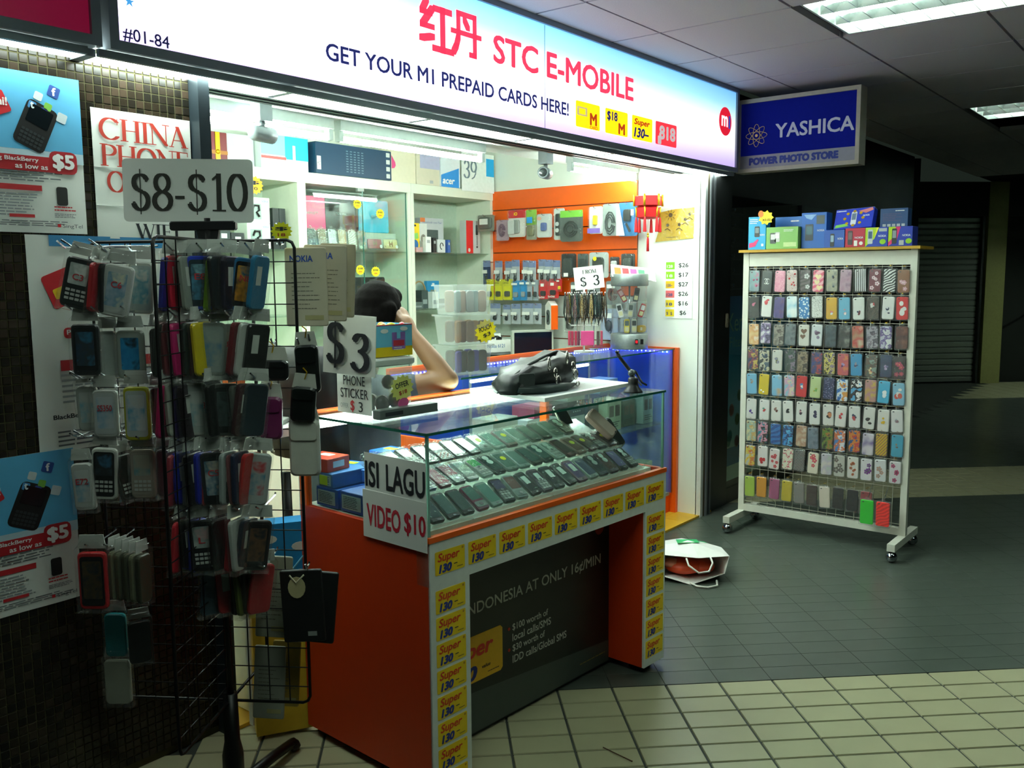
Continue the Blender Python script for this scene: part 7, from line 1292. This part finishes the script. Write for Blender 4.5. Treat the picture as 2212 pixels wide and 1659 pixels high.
PS = T_('person', 'dark haired person in a grey top leaning head on hand behind the counter', 'person', TL((0, 0, 0)))
H = Vector((2.425, 2.575, 1.35)); HD = Vector((.93, .30, -.2)).normalized(); HS = HD.cross(Vector((0, 0, 1))).normalized(); HU = HS.cross(HD)
hT = Matrix(((HD.x, -HS.x, HU.x, H.x), (HD.y, -HS.y, HU.y, H.y), (HD.z, -HS.z, HU.z, H.z), (0, 0, 0, 1)))   # x forward, y left, z up
b = B(); m = SKIN
b.ball((0, 0, .012), .09, .072, .10, m, 16, hT); b.ball((.035, 0, -.055), .052, .05, .052, m, 14, hT); b.ball((.075, 0, -.09), .022, .025, .018, m, 10, hT)
caps(b, hT @ Vector((.088, 0, .0)), .008, hT @ Vector((.104, 0, -.03)), .013, m); b.ball((.088, 0, -.062), .012, .022, .006, m, 8, hT); b.ball((.088, 0, -.073), .011, .018, .006, m, 8, hT)
for s_ in (-1, 1): b.ball((-.005, s_*.073, -.012), .018, .008, .03, m, 10, hT); b.ball((.078, s_*.03, .012), .012, .016, .008, m, 8, hT)
caps(b, (2.345, 2.605, 1.10), .058, hT @ Vector((-.02, 0, -.07)), .052, m)
for y in (-.085, 0, .085): caps(b, (2.315, 2.62+y*.8, .64), .125, (2.325, 2.615+y, .99), .105, m)
caps(b, (2.33, 2.46, 1.075), .058, (2.33, 2.77, 1.075), .058, m)
SHR, ELR, WRR = Vector((2.33, 2.455, 1.07)), Vector((2.482, 2.272, 1.116)), Vector((2.455, 2.425, 1.285))
caps(b, SHR, .054, ELR, .042, m); caps(b, ELR, .041, ELR.lerp(WRR, .4), .039, m); caps(b, ELR.lerp(WRR, .4), .039, WRR, .027, m)
caps(b, WRR, .026, (2.458, 2.462, 1.325), .033, m)
PALM = Vector((2.458, 2.465, 1.33))
for k, (dx, L_) in enumerate(((-.03, .9), (-.01, 1.0), (.01, .95), (.028, .75))):
    p0 = PALM+Vector((dx, .008, .012)); p1 = p0+Vector((dx*.2, .022, .032))*L_; p2 = p1+Vector((-.004, .026, .018))*L_; p3 = p2+Vector((-.002, .018, -.004))*L_
    caps(b, p0, .011, p1, .0095, m, 8); caps(b, p1, .0095, p2, .009, m, 8); caps(b, p2, .009, p3, .008, m, 8)
p0 = PALM+Vector((.03, .0, -.02)); p1 = p0+Vector((.022, .018, .008)); p2 = p1+Vector((.008, .024, .014)); caps(b, p0, .013, p1, .011, m, 8); caps(b, p1, .011, p2, .009, m, 8)
SL, EL, WL = Vector((2.33, 2.77, 1.07)), Vector((2.45, 2.86, .83)), Vector((2.62, 2.74, .74))
caps(b, SL, .054, EL, .042, m); caps(b, EL, .041, WL, .028, m); caps(b, WL, .027, WL+Vector((.06, -.03, -.01)), .032, m)
for k in range(4):
    p0 = WL+Vector((.085, -.055+.017*k, -.008)); caps(b, p0, .010, p0+Vector((.035, -.01, -.012)), .009, m, 8); caps(b, p0+Vector((.035, -.01, -.012)), .009, p0+Vector((.05, -.012, -.035)), .008, m, 8)
caps(b, WL+Vector((.05, .02, 0)), .012, WL+Vector((.085, .035, -.005)), .009, m, 8)
for y in (2.55, 2.69):
    caps(b, (2.33, y+.02, .60), .10, (2.74, y, .585), .07, m); caps(b, (2.74, y, .58), .066, (2.72, y, .12), .04, m); caps(b, (2.70, y, .06), .04, (2.86, y, .045), .03, m)
body = b.obj('body', PS); remesh(body, .007, 5)
b = B()
for y in (-.085, 0, .085): caps(b, (2.315, 2.62+y*.8, .62), .138, (2.325, 2.615+y, .99), .118, SHIRT)
caps(b, (2.33, 2.46, 1.07), .07, (2.33, 2.77, 1.07), .07, SHIRT); caps(b, SHR, .066, SHR.lerp(ELR, .42), .056, SHIRT); caps(b, SL, .066, SL.lerp(EL, .5), .056, SHIRT)
remesh(b.obj('shirt', PS), .009, 4)
b = B()
for y in (2.55, 2.69): caps(b, (2.33, y+.02, .60), .112, (2.74, y, .585), .08, JEAN); caps(b, (2.74, y, .58), .077, (2.72, y, .16), .052, JEAN)
remesh(b.obj('trousers', PS), .01, 4)
for y in (2.55, 2.69):
    b = B(); caps(b, (2.70, y, .06), .046, (2.87, y, .048), .036, BLACK); remesh(b.obj('shoe', PS), .008, 3)
b = B(); b.ball((-.018, 0, .03), .104, .092, .108, HAIR, 18, hT); b.ball((-.055, 0, -.03), .072, .086, .10, HAIR, 16, hT); b.ball((.045, 0, .085), .055, .07, .045, HAIR, 14, hT)
for k in range(9):
    a = (k-4)*.19; caps(b, hT @ Vector((-.08*math.cos(a), .085*math.sin(a*1.6), .02)), .028, hT @ Vector((-.075*math.cos(a), .078*math.sin(a*1.6), -.115)), .012, HAIR, 8)
caps(b, hT @ Vector((.06, .05, .08)), .03, hT @ Vector((.045, .08, -.02)), .016, HAIR, 8)
remesh(b.obj('hair', PS), .006, 3)
# chair
t = T_('office_chair', 'black swivel office chair under the seated person', 'chair', TL((2.27, 2.62, .008)))
B().prism(rrect(.46, .44, .09), .445, .495, BLACK, None, .015).obj('seat', t)
b = B(); vs = []; n = 8
for j in range(5):
    for i in range(n+1):
        a = R(-55+110*i/n); rr_ = .24+.02*math.sin(j); vs.append((-rr_*math.cos(a)-.02*j*.3, rr_*.98*math.sin(a), (.86+j*.098)))
fs = [(j*(n+1)+i, j*(n+1)+i+1, (j+1)*(n+1)+i+1, (j+1)*(n+1)+i) for j in range(4) for i in range(n)]
b.add(vs, fs, BLACK, None, True); o = b.obj('backrest', t); s_ = o.modifiers.new('thick', 'SOLIDIFY'); s_.thickness = .035
B().tube([(-.18, 0, .45), (-.27, 0, .55), (-.275, 0, .8)], .018, BLACKM, 8).obj('back_bracket', t); B().tube([(0, 0, .08), (0, 0, .45)], .024, STEEL, 10).obj('gas_column', t)
for k in range(5):
    a = R(72*k+10); x, y = math.cos(a), math.sin(a); B().tube([(0, 0, .10), (.24*x, .24*y, .065)], .018, BLACK, 8).obj('base_arm', t); B().lathe([(.02, -.012), (.026, 0), (.02, .012)], DGREY, 12, TL((.24*x, .24*y, .026)) @ RZ(a) @ RX(R(90))).obj('castor', t)
# ================================================================== ON THE WALKWAY FLOOR
BG = T_('shopping_bag', 'white paper carrier bag lying open on the slate floor with orange goods', 'bag', Matrix(((.621, .784, 0, 3.93), (-.784, .621, 0, 1.985), (0, 0, 1, .002), (0, 0, 0, 1))))
PB_ = M('#d9dad4', .6, var=.06, scale=20, bump=.4)
mouth = [(-.155, .0, .03), (-.02, -.05, .0), (.15, -.02, .045), (.175, .0, .125), (.02, -.03, .125), (-.145, .01, .13)]
mid = [(-.16, .13, .0), (-.01, .12, .0), (.15, .12, .0), (.165, .13, .13), (.01, .12, .165), (-.15, .12, .145)]
back = [(-.14, .30, .0), (.0, .31, .0), (.13, .29, .0), (.13, .30, .10), (.0, .31, .125), (-.13, .30, .11)]
vs = mouth+mid+back; fs = [(k*6+i, k*6+(i+1) % 6, (k+1)*6+(i+1) % 6, (k+1)*6+i) for k in range(2) for i in range(6)]+[(12, 13, 14, 15, 16, 17)]
b = B(); b.add(vs, fs, PB_); o = b.obj('paper_shell', BG); s_ = o.modifiers.new('thick', 'SOLIDIFY'); s_.thickness = .002
b = B(); b.add([(-.06, .10, .163), (.05, .10, .166), (.055, .20, .152), (-.05, .21, .150)], [(0, 1, 2, 3)], M('#1fa860', .5, var=.3, scale=40)); b.add([(.06, .13, .16), (.10, .14, .15), (.09, .18, .146), (.06, .18, .15)], [(0, 1, 2, 3)], M('#2ab070', .5)); b.obj('green_print', BG)
ORG = M('#d8481c', .45, var=.35, scale=18, bump=.5)
b = B(); b.ball((-.03, .10, .05), .10, .09, .04, ORG, 12); b.ball((.06, .11, .045), .07, .08, .035, ORG, 12); b.ball((-.09, .09, .065), .045, .05, .025, M('#d88a6a', .4), 10); o = b.obj('orange_contents', BG)
B().tube([(-.04, -.03, .125), (-.035, -.06, .10), (.01, -.085, .07), (.06, -.08, .075), (.085, -.045, .105), (.08, -.02, .125)], .005, M('#cfd0c6', .6), 6).obj('rope_handle', BG)
B().tube([(-.02, -.04, .005), (.0, -.09, .006), (.05, -.11, .006), (.10, -.085, .006), (.11, -.03, .012)], .005, M('#cfd0c6', .6), 6).obj('rope_handle', BG)
B().tube([(-.145, .12, .14), (-.155, .16, .155), (-.13, .19, .14)], .006, M('#cfd0c6', .6), 6).obj('handle_knot', BG)
TW = M('#4a3018', .8); TWP = [(2.320, 1.478, 0), (2.311, 1.425, .001), (2.304, 1.362, 0)]
t = T_('straw', 'thin brown straw lying on the cream tiles in the foreground', 'straw', TL((0, 0, .003))); B().tube([TWP[0], TWP[1], TWP[2]], .0018, TW, 5).obj('stalk', t); B().ball(TWP[2], .0028, .0028, .0022, TW, 6).obj('tip', t)
